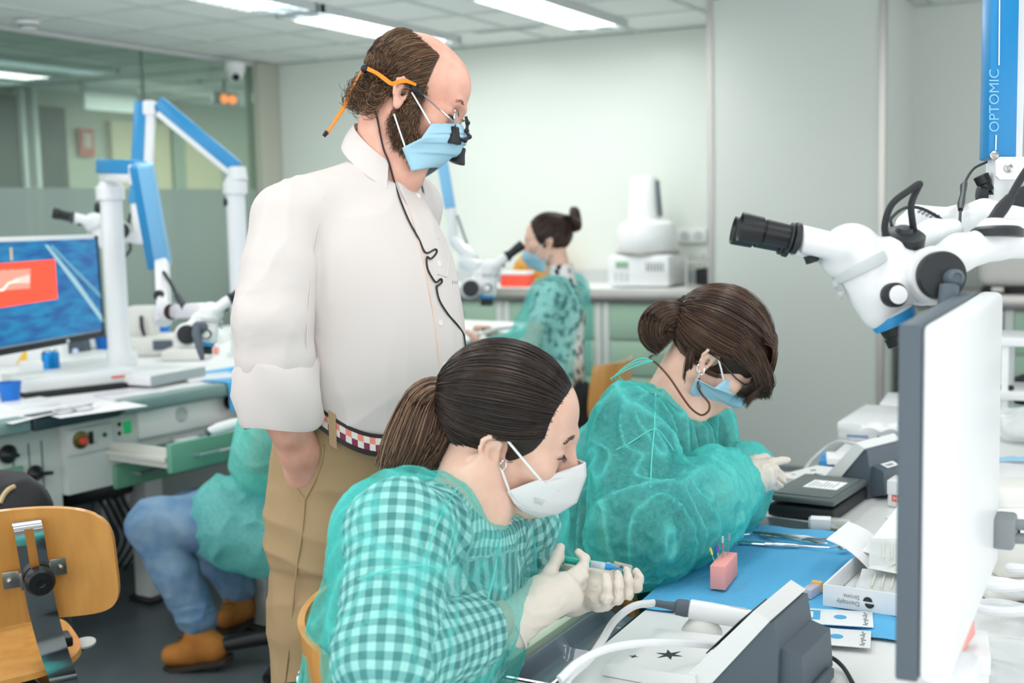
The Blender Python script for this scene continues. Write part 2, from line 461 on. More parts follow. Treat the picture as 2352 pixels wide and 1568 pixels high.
struct(MB().box((XB-.05, 8.0, CEIL/2), (.1, 12, CEIL)).build('wall_corridor', mat('corridor_wall', '#a9ada0', .6)))
M_ddoor = mat('dark_corridor_panel', '#22302d', .6)
yb = lambda x, y=330, X=XB+.03: Xp(x, y, X)[1]; zb_ = lambda x, y, X=XB+.03: Xp(x, y, X)[2]
def slab(nm_, x0, x1, ytop, m, lab, th=.06, z0=0):
    y0, y1 = yb(x0), yb(x1); zt = zb_((x0+x1)/2, ytop); o = struct(MB().box((XB+th/2, (y0+y1)/2, (z0+zt)/2), (th, y1-y0, zt-z0)).build(nm_, m)); o['label'] = lab
slab('door_1', -160, 38, 212, M_ddoor, 'dark corridor door, leftmost'); slab('door_2', 84, 148, 246, M_ddoor, 'dark corridor door, narrow')
slab('trim_5', 40, 49, 205, M_lgrey, 'pale corridor door post, left one', .10); slab('trim_6', 68, 78, 205, M_lgrey, 'pale corridor door post, right one', .10)
M_cream = mat('cream_panel', '#c9bfa2', .6)
slab('door_3', 252, 386, 282, M_cream, 'cream corridor panel behind the blue arms'); slab('door_4', 418, 500, 325, M_cream, 'cream corridor door under the arm of the microscope', .05)
slab('trim_7', 388, 416, 268, mat('corridor_frame', '#8b9a8c', .5), 'grey corridor post between the cream panels', .08)
area('corridor_light', (-7.0, 8.6, 2.45), .5, 3.0, 60, (1, .97, .9))
area('corridor_light', (-7.0, 5.4, 2.45), .5, 2.0, 26, (1, .98, .95))
# hanging sign box, red notice, exit lights, camera dome
s0, s1 = Xp(187, 182, -7.6), Xp(312, 262, -7.6); ym = (s0[1]+s1[1])/2
meta(MB().box((-7.6, ym, (s0[2]+s1[2])/2), (.05, s1[1]-s0[1], s0[2]-s1[2]), .01).box((-7.6, ym-.25, (s0[2]+CEIL)/2), (.02, .02, CEIL-s0[2])).box((-7.6, ym+.25, (s0[2]+CEIL)/2), (.02, .02, CEIL-s0[2])).build('hanging_sign', M_lgrey), 'blank pale sign box hanging from the corridor ceiling behind glass', 'sign')
n0 = Xp(198, 327, XB+.03)
t_ = thing('fire_notice', 'red framed notice on the corridor wall seen through glass', 'sign', (XB, 8.62, 1.9))
b = MB(); b.box((XB+.03, n0[1], n0[2]), (.02, .17, .24)); b.build('panel', mat('notice_red', '#b5544b', .6), t_)
MB().box((XB+.045, n0[1], n0[2]+.015), (.01, .09, .13)).build('picture', mat('notice_pale', '#b6a79c', .6), t_)
t_ = thing('emergency_light', 'emergency light with two glowing orange lamps behind glass', 'light', (-6.64, 8.2, 2.3))
q = Xp(526, 228, -6.6)
MB().box((-6.64, q[1], q[2]+.01), (.05, .3, .10), .01).box((-6.64, q[1], (q[2]+CEIL)/2), (.02, .02, CEIL-q[2])).build('housing', M_grey, t_)
for dx in (-.052, .052): MB().ball((-6.61, q[1]+dx, q[2]), .038).build('lamp', mat('orange_lamp', '#ff9a5c', .4, emit=('#ff8a4a', 1.6)), t_)
t_ = thing('security_camera', 'white dome security camera on the glass partition top', 'camera', (XG+.06, 6.95, 2.4))
q = Xp(540, 165, XG+.13)
MB().lathe(q+np.array([0, 0, .06]), (0, 0, -1), [(0, .07), (.05, .07), (.06, .062), (.1, .05), (.125, .025), (.13, 0)]).build('housing', M_whiteP, t_)
MB().ball(q+np.array([.03, -.03, -.04]), .028).build('lens', M_black, t_)
t_ = thing('smoke_detector', 'round white smoke detector on the ceiling tiles', 'smoke detector', (-5.53, 5.07, CEIL))
MB().lathe((-5.53, 5.07, CEIL), (0, 0, -1), [(0, .06), (.02, .06), (.025, .05), (.045, .045), (.05, .03), (.052, 0)]).build('housing', M_whiteP, t_)
MB().lathe((-5.53, 5.07, CEIL-.024), (0, 0, -1), [(0, .0515), (.012, .0485)], cap=False).build('vent_ring', M_dgrey, t_)
# ceiling lamps in view
M_lamp = mat('lamp_tube_glow', '#ffffff', .5, emit=('#f2fbff', 1.6))
M_louv = mat('bright_louvre', '#dfe8ea', .25, .6)
def lamp(x, y, label):
    t = thing('ceiling_lamp', label, 'ceiling light', (x, y, CEIL), 'louvred ceiling lamps')
    L, Wd = 1.5, .32
    b = MB()
    for sx in (-1, 1): b.box((x+sx*(Wd/2-.008), y, CEIL-.01), (.016, L, .05))
    for sy in (-1, 1): b.box((x, y+sy*(L/2-.008), CEIL-.01), (Wd, .016, .05))
    b.build('frame', M_lgrey, t)
    b = MB()
    for k in (-.075, .075): b.tube([(x+k, y-L/2+.05, CEIL-.012), (x+k, y+L/2-.05, CEIL-.012)], .013, 10)
    b.build('tube', M_lamp, t)
    b = MB()
    for k in range(24): b.box((x, y-L/2+.03+k*(L-.06)/23, CEIL-.022), (Wd-.03, .002, .022))
    b.box((x, y, CEIL-.022), (.004, L-.03, .024)); b.build('louvre', M_louv, t)
lamp(-4.07, 6.33, 'long louvred ceiling lamp above the standing man, nearer the back wall')
lamp(-4.07, 4.78, 'louvred ceiling lamp at the top edge, end to end with the one above the man')
lamp(-2.93, 6.33, 'long louvred ceiling lamp right of the standing man')
for (x, y, l) in ((-6.95, 6.3, 'corridor ceiling lamp seen through glass, nearer one'), (-7.95, 6.4, 'corridor ceiling lamp seen through glass, farther short one')):
    lamp(x, y, l)
b = MB(); t_ = thing('ceiling_vent', 'narrow flush ceiling vent slot near the back wall', 'vent', (-3.5, 6.9, CEIL))
b.box((-3.5, 6.92, CEIL-.003), (.46, .05, .008)); b.build('frame', M_lgrey, t_)
MB().box((-3.5, 6.92, CEIL-.008), (.4, .018, .004)).build('slot', M_grey, t_)

# ================================================================== counter along the back wall
def drawer_front(b, par, x0, x1, z0, z1, y, m, handles):
    dr = MB().box(((x0+x1)/2, y, (z0+z1)/2), (x1-x0-.012, .02, z1-z0-.012), .003).build('drawer', m, par)
    if handles:
        h = MB(); xm = (x0+x1)/2
        h.tube([(xm-.07, y-.012, z1-.07), (xm-.07, y-.035, z1-.075), (xm+.07, y-.035, z1-.075), (xm+.07, y-.012, z1-.07)], .005, 8); h.build('handle', M_steel, dr)
tp = MB().box(((XG+PX0)/2+.1, (YC+YW)/2, .89), (PX0-XG-.22, YW-YC-.002, .08), .006).build('counter_top', M_steel)
meta(tp, 'long steel-edged counter top along the back wall left of the pillar', 'counter')
MB().box(((XG+PX0)/2+.1, (YC+YW)/2+.002, .931), (PX0-XG-.24, YW-YC-.02, .004)).build('surface', mat('white_laminate', '#eef0ee', .35), tp)
MB().box(((XG+PX0)/2+.1, YW-.02, .97), (PX0-XG-.24, .02, .08)).build('upstand', M_lgrey, tp)
def base_cab(x0, x1, label, open_left=False, y0=YC+.03):
    t = thing('base_cabinet', label, 'cabinet', ((x0+x1)/2, y0+.25, 0), 'green fronted base cabinets')
    b = MB(); b.box(((x0+x1)/2, y0+.27, .46), (x1-x0-.006, .5, .78)); b.box(((x0+x1)/2, y0+.3, .04), (x1-x0-.006, .44, .08))
    for x in (x0+.026, x1-.026): b.box((x, y0+.005, .46), (.045, .03, .78), .003)
    b.build('carcass', M_cabf, t)
    for z0, z1 in ((.62, .845), (.40, .62), (.1, .40)): drawer_front(None, t, x0+.045, x1-.045, z0, z1, y0+.002, M_cab, True)
xs = [-5.6, -5.0, -4.3, -3.6, -2.92, -2.14]
nm = ['at the glass end of the counter', 'second from the glass end of the counter', 'behind the standing man', 'behind the woman with the bun', 'under the white press beside the pillar']
for i in range(5): base_cab(xs[i], xs[i+1], 'pale green drawer cabinet '+nm[i])
# right of the pillar
tp = MB().box((.35, 7.12, .89), (2.9, .62, .08), .006).build('counter_top', M_steel)
meta(tp, 'steel counter top in the recess right of the pillar', 'counter')
for x0, x1, l in ((-1.1, -.62, 'pale green cabinet right of the pillar, behind the microscope'), (-.62, -.1, 'pale green cabinet right of the pillar, at the right edge'), (-.1, .42, 'pale green cabinet in the recess beyond the right edge')): base_cab(x0, x1, l, y0=6.84)

# furnace on the counter
def furnace():
    t = thing('porcelain_furnace', 'white furnace with tall round top on the back counter', 'furnace', (-2.7, 7.2, .933))
    bm_ = (-2.71, 7.22)
    MB().box((bm_[0], bm_[1], 1.035), (.40, .36, .19), .02).build('body', M_white, t)
    scr = MB().box((bm_[0]-.1, bm_[1]-.182, 1.075), (.08, .006, .035)).build('display', mat('lcd_green', '#8fb79a', .3), t)
    b = MB()
    for i in range(3):
        for j in range(3): b.box((bm_[0]-.14+i*.035, bm_[1]-.181, 1.02-j*.022), (.018, .006, .012), .001)
    b.build('keypad', M_lgrey, t)
    b = MB()
    for k in range(6): b.box((bm_[0]+.06+k*.02, bm_[1]-.181, 1.06), (.008, .005, .05))
    b.build('vent', M_grey, t)
    MB().lathe((bm_[0], bm_[1], 1.13), (0, 0, 1), [(0, .19), (.01, .2), (.014, .2), (.02, .185)]).build('plate', M_steel, t)
    MB().lathe((bm_[0], bm_[1], 1.145), (0, 0, 1), [(0, .175), (.02, .185), (.12, .185), (.17, .17), (.19, .13), (.195, .12)], 40).build('chamber', M_white, t)
    MB().lathe((bm_[0]-.02, bm_[1], 1.33), (0, 0, 1), [(0, .1), (.01, .098), (.26, .082), (.275, .07), (.28, 0)], 36).build('tower', M_white, t)
    MB().box((bm_[0]+.085, bm_[1]-.02, 1.47), (.016, .03, .22), .004, R=Matrix.Rotation(math.radians(-5), 3, 'Y')).build('hose_strip', M_dgrey, t)
furnace()
t_ = thing('wall_socket', 'double white wall socket beside the furnace', 'socket', (-2.3, YW, 1.2))
q = Yp(1590, 541, YW-.01)
MB().box((q[0], YW-.012, q[2]), (.19, .024, .09), .006).build('plate', M_whiteP, t_)
for dx in (-.045, .045): MB().lathe((q[0]+dx, YW-.0245, q[2]), (0, -1, 0), [(0, .028), (.003, .028), (.003, .022), (.0035, .022), (.001, 0)]).build('socket', M_lgrey, t_)
t_ = thing('metal_shelf', 'small open steel shelf at the end of the counter against the pillar', 'shelf', (-2.25, 7.2, .933))
b = MB()
for z in (.945, 1.09): b.box((-2.28, 7.2, z), (.26, .34, .012))
for x in (-2.4, -2.16):
    for y in (7.05, 7.36): b.box((x, y, 1.03), (.015, .015, .19))
b.build('frame', M_steel, t_)
meta(MB().box((-2.28, 7.2, 1.0), (.17, .2, .09), .006).build('black_device', M_black), 'black boxy device on the lower steel shelf beside the pillar', 'device')
meta(MB().box((-2.24, 7.18, 1.12), (.09, .1, .045), .006).build('dark_case', M_dgrey), 'small dark case on top of the steel shelf', 'case')
# red box and mustard bag behind the bun woman's microscope
q = Yp(1185, 655, 7.08)
t_ = thing('box', 'low red and white box on the back counter beside the mustard bag', 'box', (q[0], 7.08, .933))
MB().box((q[0], 7.1, .972), (.19, .12, .075), .006).build('body', mat('red_box', '#f0543f', .4), t_); MB().box((q[0], 7.1, 1.02), (.194, .124, .022), .006).build('lid', M_white, t_)
def lumpy(name, c, r, m, label, cat, seed, amp=.3, sc=7):
    s = SDF(np.array(c)-np.array(r)*1.5, np.array(c)+np.array(r)*1.5, .008); s.ell(c, r, k=.001)
    V, F = s.mesh(); N = vnormals(V, F); V = V+N*(amp*min(r)*noise(V*sc, seed)+amp*.4*min(r)*ridge(V*sc*1.7, seed+1))[:, None]
    V[:, 2] = np.maximum(V[:, 2], c[2]-r[2]*.8)
    return meta(mesh_obj(name, V, F, m), label, cat)
q = Yp(1215, 625, 7.25)
lumpy('handbag', (q[0]+.03, 7.38, 1.03), (.2, .13, .12), mat('mustard_leather', '#d59a3a', .45), 'slouchy mustard yellow bag lying on the back counter', 'bag', 3)
# ================================================================== microscope builder (used four times)
def zat(px, py, xy):
    q = ray(px, py); t_ = (xy[0]*q[0]+xy[1]*q[1])/(q[0]**2+q[1]**2); return CAM_H+t_*q[2]
def sdf_obj(s, name, m, parent, it=1, label=None):
    V, F = s.mesh(); V = relax(V, F, it, .5); o = mesh_obj(name, V, F, m, parent)
    if label: o['label'] = label
    return o
M_mic = mat('microscope_white', '#e6e8ea', .32, coat=.2)
M_sdbl = mat('soft_black', '#24272b', .45)
def _mic_parts():
    """canonical head: x = towards the post, -x = eyepieces, z up, y away from the viewer; metres"""
    c = lambda zx, zy, y=0: np.array([(zx-1045)/2.903/1759, y, (842-zy)/2.903/1759])
    k = 1/2.903/1759
    ax = nrm([115, 0, -230]); P = {}
    s = SDF((-.10, -.06, -.13), (.11, .06, .10), .0026)
    s.ell(c(915, 610), (190*k, .034, 168*k), k=.01)
    s.ell(c(860, 700), (130*k, .03, 110*k), k=.02)
    for y in (-.026, .026): s.cone(c(560, 560, y), c(790, 615, y), 92*k, 92*k, k=.012)
    s.cone(c(960, 690), c(1120, 1010), 172*k, 150*k, k=.004)
    s.cone(c(1080, 900), c(1120, 950), 158*k, 150*k, k=.01)
    s.cone(c(1140, 930, -.0), c(1140, 930, -.022), 100*k, 92*k, k=.012)
    s.cone(c(1240, 840), c(1400, 800), 150*k, 140*k, k=.02)
    s.cone(c(1160, 640), c(1230, 700), 90*k, 110*k, k=.02)
    s.box(c(1170, 600), (60*k, .02, 50*k), np.array(Matrix.Rotation(.5, 3, 'Y')), .006, .008)
    s.cone(c(1420, 800, .02), c(1420, 800, -.012), 190*k, 180*k, k=.008)
    V, F = s.mesh(); P['body'] = (relax(V, F, 2, .5), F)
    b = MB()
    for y in (-.026, .026):
        d = nrm(c(470, 545, y)-c(215, 490, y)); a = c(150, 476, y)
        L = lambda z: (z-150)*k*1.02
        b.lathe(a, d, [(L(165), 0), (L(185), 60*k), (L(152), 86*k), (L(150), 95*k), (L(170), 97*k), (L(290), 92*k), (L(296), 78*k), (L(306), 76*k), (L(310), 84*k), (L(455), 80*k), (L(470), 78*k)], 30, cap=False)
    P['eyepiece'] = b
    b = MB()
    for y in (-.026, .026):
        d = nrm(c(470, 545, y)-c(215, 490, y)); a = c(470, 545, y)
        b.lathe(a, d, [(-4*k, 60*k), (0, 96*k), (14*k, 98*k)], 30)
        b.lathe(a, d, [(28*k, 102*k), (34*k, 105*k), (62*k, 105*k), (66*k, 98*k), (70*k, 60*k)], 30)
    P['diopter_ring'] = b
    b = MB(); b.lathe(c(1080, 840), ax, [(0, 100*k), (4*k, 156*k), (130*k, 154*k), (245*k, 148*k), (250*k, 100*k)], 40); P['barrel'] = b
    b = MB(); b.lathe(c(1420, 800, -.012), (0, -1, 0), [(0, 150*k), (.001, 193*k), (.022, 193*k), (.026, 180*k), (.030, 178*k), (.032, 120*k)], 44); P['hub_ring'] = b
    b = MB(); b.lathe(c(965, 712), ax, [(-14*k, 100*k), (-14*k, 190*k), (20*k, 196*k), (56*k, 190*k), (60*k, 176*k)], 40); P['flange'] = b
    b = MB(); b.lathe(c(1195, 1070), ax, [(-25*k, 120*k), (-22*k, 152*k), (10*k, 155*k), (46*k, 147*k), (50*k, 120*k)], 36); P['blue_ring'] = b
    b = MB(); b.lathe(c(1215, 1112), ax, [(0, 90*k), (4*k, 120*k), (60*k, 112*k), (64*k, 120*k), (128*k, 118*k), (132*k, 106*k), (126*k, 80*k), (120*k, 0)], 36); P['objective'] = b
    b = MB(); b.lathe(c(1120, 930, -.040), (.12, -1, 0), [(0, 78*k), (.003, 80*k), (.014, 80*k), (.016, 74*k), (.0165, 60*k)], 36); P['zoom_knob'] = b
    b = MB(); b.lathe(c(1140, 930, -.0555), (.12, -1, 0), [(0, 62*k), (.0015, 60*k), (.0018, 0)], 36)
    P['zoom_dial'] = b
    b = MB(); b.lathe(c(1425, 805, -.044), (0, -1, 0), [(0, 150*k), (.002, 158*k), (.012, 156*k), (.014, 150*k), (.015, 60*k)], 48); P['tension_disc'] = b
    b = MB()
    b.lathe(c(1480, 825, -.055), (0, -1, 0), [(0, 60*k), (.018, 56*k), (.022, 44*k), (.024, 30*k), (.022, 22*k), (.021, 0)], 24)
    b.tube([c(1450, 870, -.066), c(1440, 960, -.068), c(1425, 1060, -.068), c(1415, 1150, -.066), c(1412, 1180, -.066)], [.012, .0125, .0115, .010, .007], 14)
    P['handle'] = b
    b = MB()
    for p, q in (((800, 850), (835, 828)), ((838, 918), (875, 895))):
        b.cyl(c(*p), c(*q), .004, .0025, 10); b.cyl(c(p[0]-14, p[1]+6), c(p[0]+18, p[1]-6), .0062, seg=12)
    P['set_screw'] = b
    b = MB(); b.prism([(-40*k, 0), (50*k, -10*k), (30*k, 34*k), (-20*k, 50*k)], c(650, 665, -.012), (1, 0, 0), (0, 0, -1), (0, 1, 0), .024); P['pd_knob'] = b
    return P
MICP = None
def microscope(M, parent, handle=True):
    global MICP
    if MICP is None: MICP = _mic_parts()
    P = MICP; ma = {'eyepiece': M_black, 'diopter_ring': M_sdbl, 'flange': M_lgrey, 'barrel': M_mic, 'hub_ring': M_mic, 'blue_ring': M_blue, 'objective': M_black, 'zoom_knob': M_sdbl, 'zoom_dial': M_white,
                    'tension_disc': M_sdbl, 'handle': M_dgrey, 'set_screw': M_lgrey, 'pd_knob': M_black}
    Mn = np.array(M); V, F = P['body']
    body = mesh_obj('optical_body', V@Mn[:3, :3].T+Mn[:3, 3], F if np.linalg.det(Mn[:3, :3]) > 0 else F[:, ::-1], M_mic, parent)
    for n, b in P.items():
        if n == 'body' or (n == 'handle' and not handle): continue
        nb = MB(M); nb.raw(b.V, b.F); nb.build(n, ma[n], body)
    return body
def beam(b, p, q, w, h, up=(0, 0, 1), bev=.006, ext=0):
    """rounded bar from p to q inside MB b, w across, h along up"""
    p = np.array(p, float); q = np.array(q, float); L = np.linalg.norm(q-p)
    M0 = b.M; b.M = M0 @ frame((p+q)/2, q-p, up); b.box((0, 0, 0), (L+ext, w, h), bev, 2); b.M = M0; return b

# ================================================================== left bench
ZB = .805
BLM = Rz(math.radians(-7), (-3.11, 2.64, 0)); BLI = BLM.inverted()
bl = lambda x, y, z=ZB: np.array(BLM @ Vector((x, y, z)))
def blp(px, py, lx):       # point on the vertical plane local x = lx, returned in bench coordinates
    o = np.array(BLI @ Vector(CAM)); d = np.array(BLI.to_3x3() @ Vector(ray(px, py))); return o+d*(lx-o[0])/d[0]
def bon(px, py, z=ZB): return np.array(BLI @ Vector(Zp(px, py, z)))
YEND = bon(1150, 738)[1]
BENCH = thing('workbench', 'long grey-white dental workbench on the left with control panels and open green drawer', 'workbench', bl(-.9, 2.2, 0))
MB(BLM).box((-.93, (YEND-.6)/2, ZB-.02), (1.8, YEND+.6, .04), .004).build('bench_top', mat('bench_white', '#eff1f1', .35), BENCH)
a0 = blp(75, 1000, 0)[1]; a1 = blp(282, 940, 0)[1]
M_edge = mat('teal_edge_shaded', '#33474e', .35); M_edge2 = mat('teal_edge_lit', '#7d9a98', .3)  # one bench edge; the darker and paler tones paint in light and reflection
for y0, y1, m, n in ((-.6, a0, M_edge2, 'grey'), (a0, a1, M_edge, 'dark'), (a1, YEND, M_edge2, 'lit teal')):
    MB(BLM).box((-.03, (y0+y1)/2, ZB-.022), (.075, y1-y0-.004, .05), .014, 3).build('edge_strip', m, BENCH)['label'] = n+' length of rounded bench edge'
# front carcass
FX = -.05
yS = blp(150, 1010, FX)[1]
zb = blp(150, 1140, FX)[2]
MB(BLM).box((FX-.28, (yS-1.0)/2-.0, .44), (.5, yS+1.0, .64), .004).build('pedestal', M_cabf, BENCH)
for x in (55, 92, 122):
    y = blp(x, 1040, FX+.03)[1]
    MB(BLM).box((FX-.029, y, .42), (.005, .006, .58)).build('seam', M_grey, BENCH)
yE = 2.3
MB(BLM).box((FX-.05, (yS+yE)/2, (ZB-.045+zb)/2), (.1, yE-yS, ZB-.045-zb), .003).build('front_panel', M_cabf, BENCH)
# controls
def knob(px, py, r, m, name='knob', lever=None, ln=.035, x=FX-.03):
    p = blp(px, py, x); b = MB(BLM)
    b.lathe(p, (1, 0, 0), [(0, r), (.012, r), (.016, r*.85), (ln, r*.42), (ln+.004, r*.36), (ln+.005, 0)], 24)
    if lever is not None: b.tube([p+np.array([ln*.8, 0, 0]), p+np.array([ln*.9, lever[0]*.5, lever[1]*.5]), p+np.array([ln, lever[0], lever[1]])], [.008, .007, .006], 10)
    return b.build(name, m, BENCH)
knob(16, 1042, .030, M_black, lever=(.02, -.006)); knob(78, 1086, .026, M_black, lever=(.045, -.004))
def panel(px0, py0, px1, py1, m, name, th=.012, x=FX, par=None):
    p = blp(px0, py0, x); q = blp(px1, py1, x)
    z0, z1 = min(p[2], q[2]), max(p[2], q[2])
    return MB(BLM).box((x+th/2, (p[1]+q[1])/2, (p[2]+q[2])/2), (th, abs(q[1]-p[1]), z1-z0), .003).build(name, m, par or BENCH)
c0 = blp(152, 1010, FX); c1 = blp(255, 1005, FX); zc = .655
cp = MB(BLM).box((FX+.006, (c0[1]+c1[1])/2, blp(203, 1008, FX)[2]), (.014, c1[1]-c0[1], .085), .003).build('control_plate', mat('control_plate_white', '#dde0dc', .4), BENCH)
def dot(px, py, r, m, name, par, x=FX+.013, ln=.006):
    p = blp(px, py, x); return MB(BLM).lathe(p, (1, 0, 0), [(0, r), (ln*.7, r), (ln, r*.75), (ln+.0005, 0)], 20).build(name, m, par)
dot(184, 1010, .029, mat('brass', '#8a7440', .3, .9), 'brass_bezel', cp, ln=.012); dot(188, 1011, .014, M_red, 'red_button', cp, x=FX+.022, ln=.02)
for px, wd, m in ((209, .016, M_black), (221, .012, mat('switch_white', '#d8dbd8', .4))):
    p = blp(px, 1005, FX+.014); MB(BLM).box(p, (.008, wd, .042), .002).build('rocker_switch', m, cp)
dot(240, 998, .008, mat('dark_green', '#2f6a50', .4), 'green_lamp', cp)
for py in (974, 995): dot(273, py, .008, M_black, 'socket_hole', BENCH, x=FX-.002, ln=.004)
p = blp(291, 980, FX); gs = MB(BLM).box(p, (.016, .028, .044), .003).build('green_switch', mat('green_glow_switch', '#1f9a5e', .3, emit=('#1fae66', .25)), BENCH)
q0, q1 = blp(312, 960, FX)[1], blp(547, 930, FX)[1]
wp = MB(BLM).box((FX+.008, (q0+q1)/2, blp(416, 951, FX)[2]), (.016, q1-q0, .115), .004).build('white_panel', mat('glossy_white_panel', '#eef0ee', .22), BENCH)
p = blp(416, 951, FX+.016)
MB(BLM).lathe(p, (1, 0, 0), [(0, .027), (.004, .027), (.006, .024), (.006, .019), (.001, .017), (.0012, 0)], 32).build('port_ring', M_lgrey, wp)
p = blp(527, 921, FX+.016); MB(BLM).lathe(p, (1, 0, 0), [(0, .03), (.006, .03), (.007, .022), (.002, .02), (.0022, 0)], 28).build('cable_port', M_black, wp)
oc = MB(BLM).tube(spline([p, p+np.array([.05, .02, -.005]), p+np.array([.09, .06, -.03]), p+np.array([.1, .12, -.1])], 6), .009, 10).build('orange_hose', mat('orange_hose', '#e0623a', .4), BENCH)
# green drawers
def open_drawer(M, par, y0, y1, x0, x1, z0, z1, mfront, mside, handle=True):
    """drawer box in frame M: front at x1 facing +x"""
    b = MB(M)
    b.box(((x0+x1)/2, y0+.006, (z0+z1)/2), (x1-x0, .012, z1-z0), .002); b.box(((x0+x1)/2, y1-.006, (z0+z1)/2), (x1-x0, .012, z1-z0), .002)
    b.box(((x0+x1)/2, (y0+y1)/2, z0+.006), (x1-x0, y1-y0-.024, .01)); b.box((x0+.006, (y0+y1)/2, (z0+z1)/2), (.012, y1-y0, z1-z0))
    for y in (y0-.006, y1+.006): b.box(((x0+x1)/2, y, (z0+z1)/2-.004), (x1-x0-.02, .012, .018), .003)
    d = b.build('drawer', mside, par)
    fr = MB(M).box((x1+.01, (y0+y1)/2, (z0+z1)/2+.002), (.024, y1-y0+.02, z1-z0+.03), .004).build('drawer_front', mfront, d)
    MB(M).box(((x0+x1)/2, (y0+y1)/2, z0+.014), (x1-x0-.03, y1-y0-.03, .006), .002).build('drawer_liner', mat('drawer_liner_grey', '#5d666c', .4), d)
    if handle:
        h = MB(M); ym = (y0+y1)/2; w = (y1-y0)*.34
        h.tube([(x1+.02, ym-w, (z0+z1)/2), (x1+.045, ym-w, (z0+z1)/2), (x1+.045, ym+w, (z0+z1)/2), (x1+.02, ym+w, (z0+z1)/2)], .006, 10); h.build('handle', M_chrome, fr)
    return d
LD = bon(393, 1052, .64)
M_teal_f = mat('teal_green_front', '#74ad95', .4); M_side = mat('cream_drawer_side', '#dedfd6', .4)
ldx = bon(393, 1045, .655)[0]; ly0 = blp(393, 1052, ldx)[1]
open_drawer(BLM, BENCH, ly0+.012, ly0+.56, -.25, ldx-.024, .605, .672, M_teal_f, M_side)
MB(BLM).box((FX+.01, ly0+.30, .545), (.02, .56, .08), .003).build('closed_drawer', M_cabd, BENCH)
MB(BLM).tube([(FX+.02, ly0+.1, .545), (FX+.045, ly0+.1, .545), (FX+.045, ly0+.4, .545), (FX+.02, ly0+.4, .545)], .006, 8).build('drawer_handle', M_chrome, BENCH)
# green drawer in the pedestal at the left edge
y1 = blp(54, 1110, FX-.03)[1]; MB(BLM).box((FX-.025, y1-.14, blp(28, 1108, FX)[2]), (.02, .27, .085), .003).build('drawer', M_cabd, BENCH)
# service box and sockets under the bench, legs
b = MB(BLM); b.box((-.45, yS+.8, .36), (.1, 1.5, .5), .004); b.build('service_panel', mat('service_panel_grey', '#9aa3a2', .5), BENCH)
b = MB(BLM)
for px, py in ((292, 1143), (312, 1140), (322, 1135)):
    p = blp(px, py, -.39); b.lathe(p, (1, 0, 0), [(0, .026), (.012, .026), (.013, .02), (.006, .018), (.0065, 0)], 20)
b.build('socket', M_lgrey, BENCH)
b = MB(BLM)
for px, py in ((237, 1175), (262, 1172)):
    p = blp(px, py, -.36); b.box(p, (.05, .05, .10), .006)
b.build('plug_block', M_lgrey, BENCH)
p = blp(210, 1125, -.33); MB(BLM).box(p, (.12, .3, .07), .02).build('cable_tray', M_black, BENCH)
b = MB(BLM)
for k in range(4):
    p = blp(225+k*18, 1140, -.34); b.tube(spline([p, p+np.array([.03, .02, -.08]), p+np.array([.02, .06, -.18]), p+np.array([-.05, .03, -.3])], 6), .006, 8)
b.build('cables', M_black, BENCH)
for px, py, x in ((350, 1375, -.12), (612, 1440, -.06)):
    pf = np.array(BLI @ Vector(Zp(px, py, .0)))
    MB(BLM).box((pf[0], pf[1], .38), (.085, .085, .75), .006).build('leg', M_cabf, BENCH)
    MB(BLM).box((pf[0], pf[1], .012), (.12, .12, .024), .006).build('foot', M_black, BENCH)
for yy in (2.6, YEND-.1): MB(BLM).box((-.1, yy, .385), (.085, .085, .765), .006).build('leg', M_cabf, BENCH)
MB(BLM).box((-1.5, (YEND-.4)/2, .385), (.5, YEND+.2, .765), .004).build('far_pedestal', M_cabf, BENCH)

# ---- monitor
SH = .30
mr0 = D(235, 762, 4.7); mr1 = D(226, 548, 4.7); ml1 = D(0, 557, 4.08); ml0 = D(0, 802, 4.08)
ux = nrm((mr0+mr1)/2-(ml0+ml1)/2); uz = nrm((mr1-mr0)+(ml1-ml0)); uz = nrm(uz-ux*(uz@ux)); un = np.cross(ux, uz)   # un = out of the screen
Wm = .76; Hm = np.linalg.norm(mr1-mr0)
MM = Matrix(((ux[0], uz[0], un[0], mr0[0]), (ux[1], uz[1], un[1], mr0[1]), (ux[2], uz[2], un[2], mr0[2]), (0, 0, 0, 1)))   # x along, y up, z out; origin = lower right corner
MON = thing('computer_monitor', 'wide monitor on the left bench showing a blue and red microscope picture', 'monitor', (MM@Vector((-.3, .1, 0)))-Vector((0, 0, .2)))
MB(MM).box((-Wm/2+.008, Hm/2, -.018), (Wm+.02, Hm+.03, .03), .005).build('housing', M_whiteP, MON)
bz = MB(MM); bz.box((-Wm/2+.006, -.008, .0), (Wm+.012, .022, .008)); bz.box((.005, Hm/2, .0), (.012, Hm+.02, .008)); bz.build('bezel', M_black, MON)
M_scr = bpy.data.materials.new('blue_screen_picture'); M_scr.use_nodes = True
t = M_scr.node_tree; b_ = t.nodes['Principled BSDF']; tc = nd(t, 'ShaderNodeTexCoord'); mp = nd(t, 'ShaderNodeMapping'); mp.inputs['Scale'].default_value = (3, 3, 14); mp.inputs['Rotation'].default_value = (.25, .25, 0)
ns = nd(t, 'ShaderNodeTexNoise'); ns.inputs['Scale'].default_value = 3.0; ns.inputs['Detail'].default_value = 3
cr = nd(t, 'ShaderNodeValToRGB'); cr.color_ramp.elements[0].position = .36; cr.color_ramp.elements[1].position = .62; cr.color_ramp.elements[0].color = lin('#0a57a8'); cr.color_ramp.elements[1].color = lin('#0890c8')
t.links.new(tc.outputs['Object'], mp.inputs[0]); t.links.new(mp.outputs[0], ns.inputs[0]); t.links.new(ns.outputs[0], cr.inputs[0])
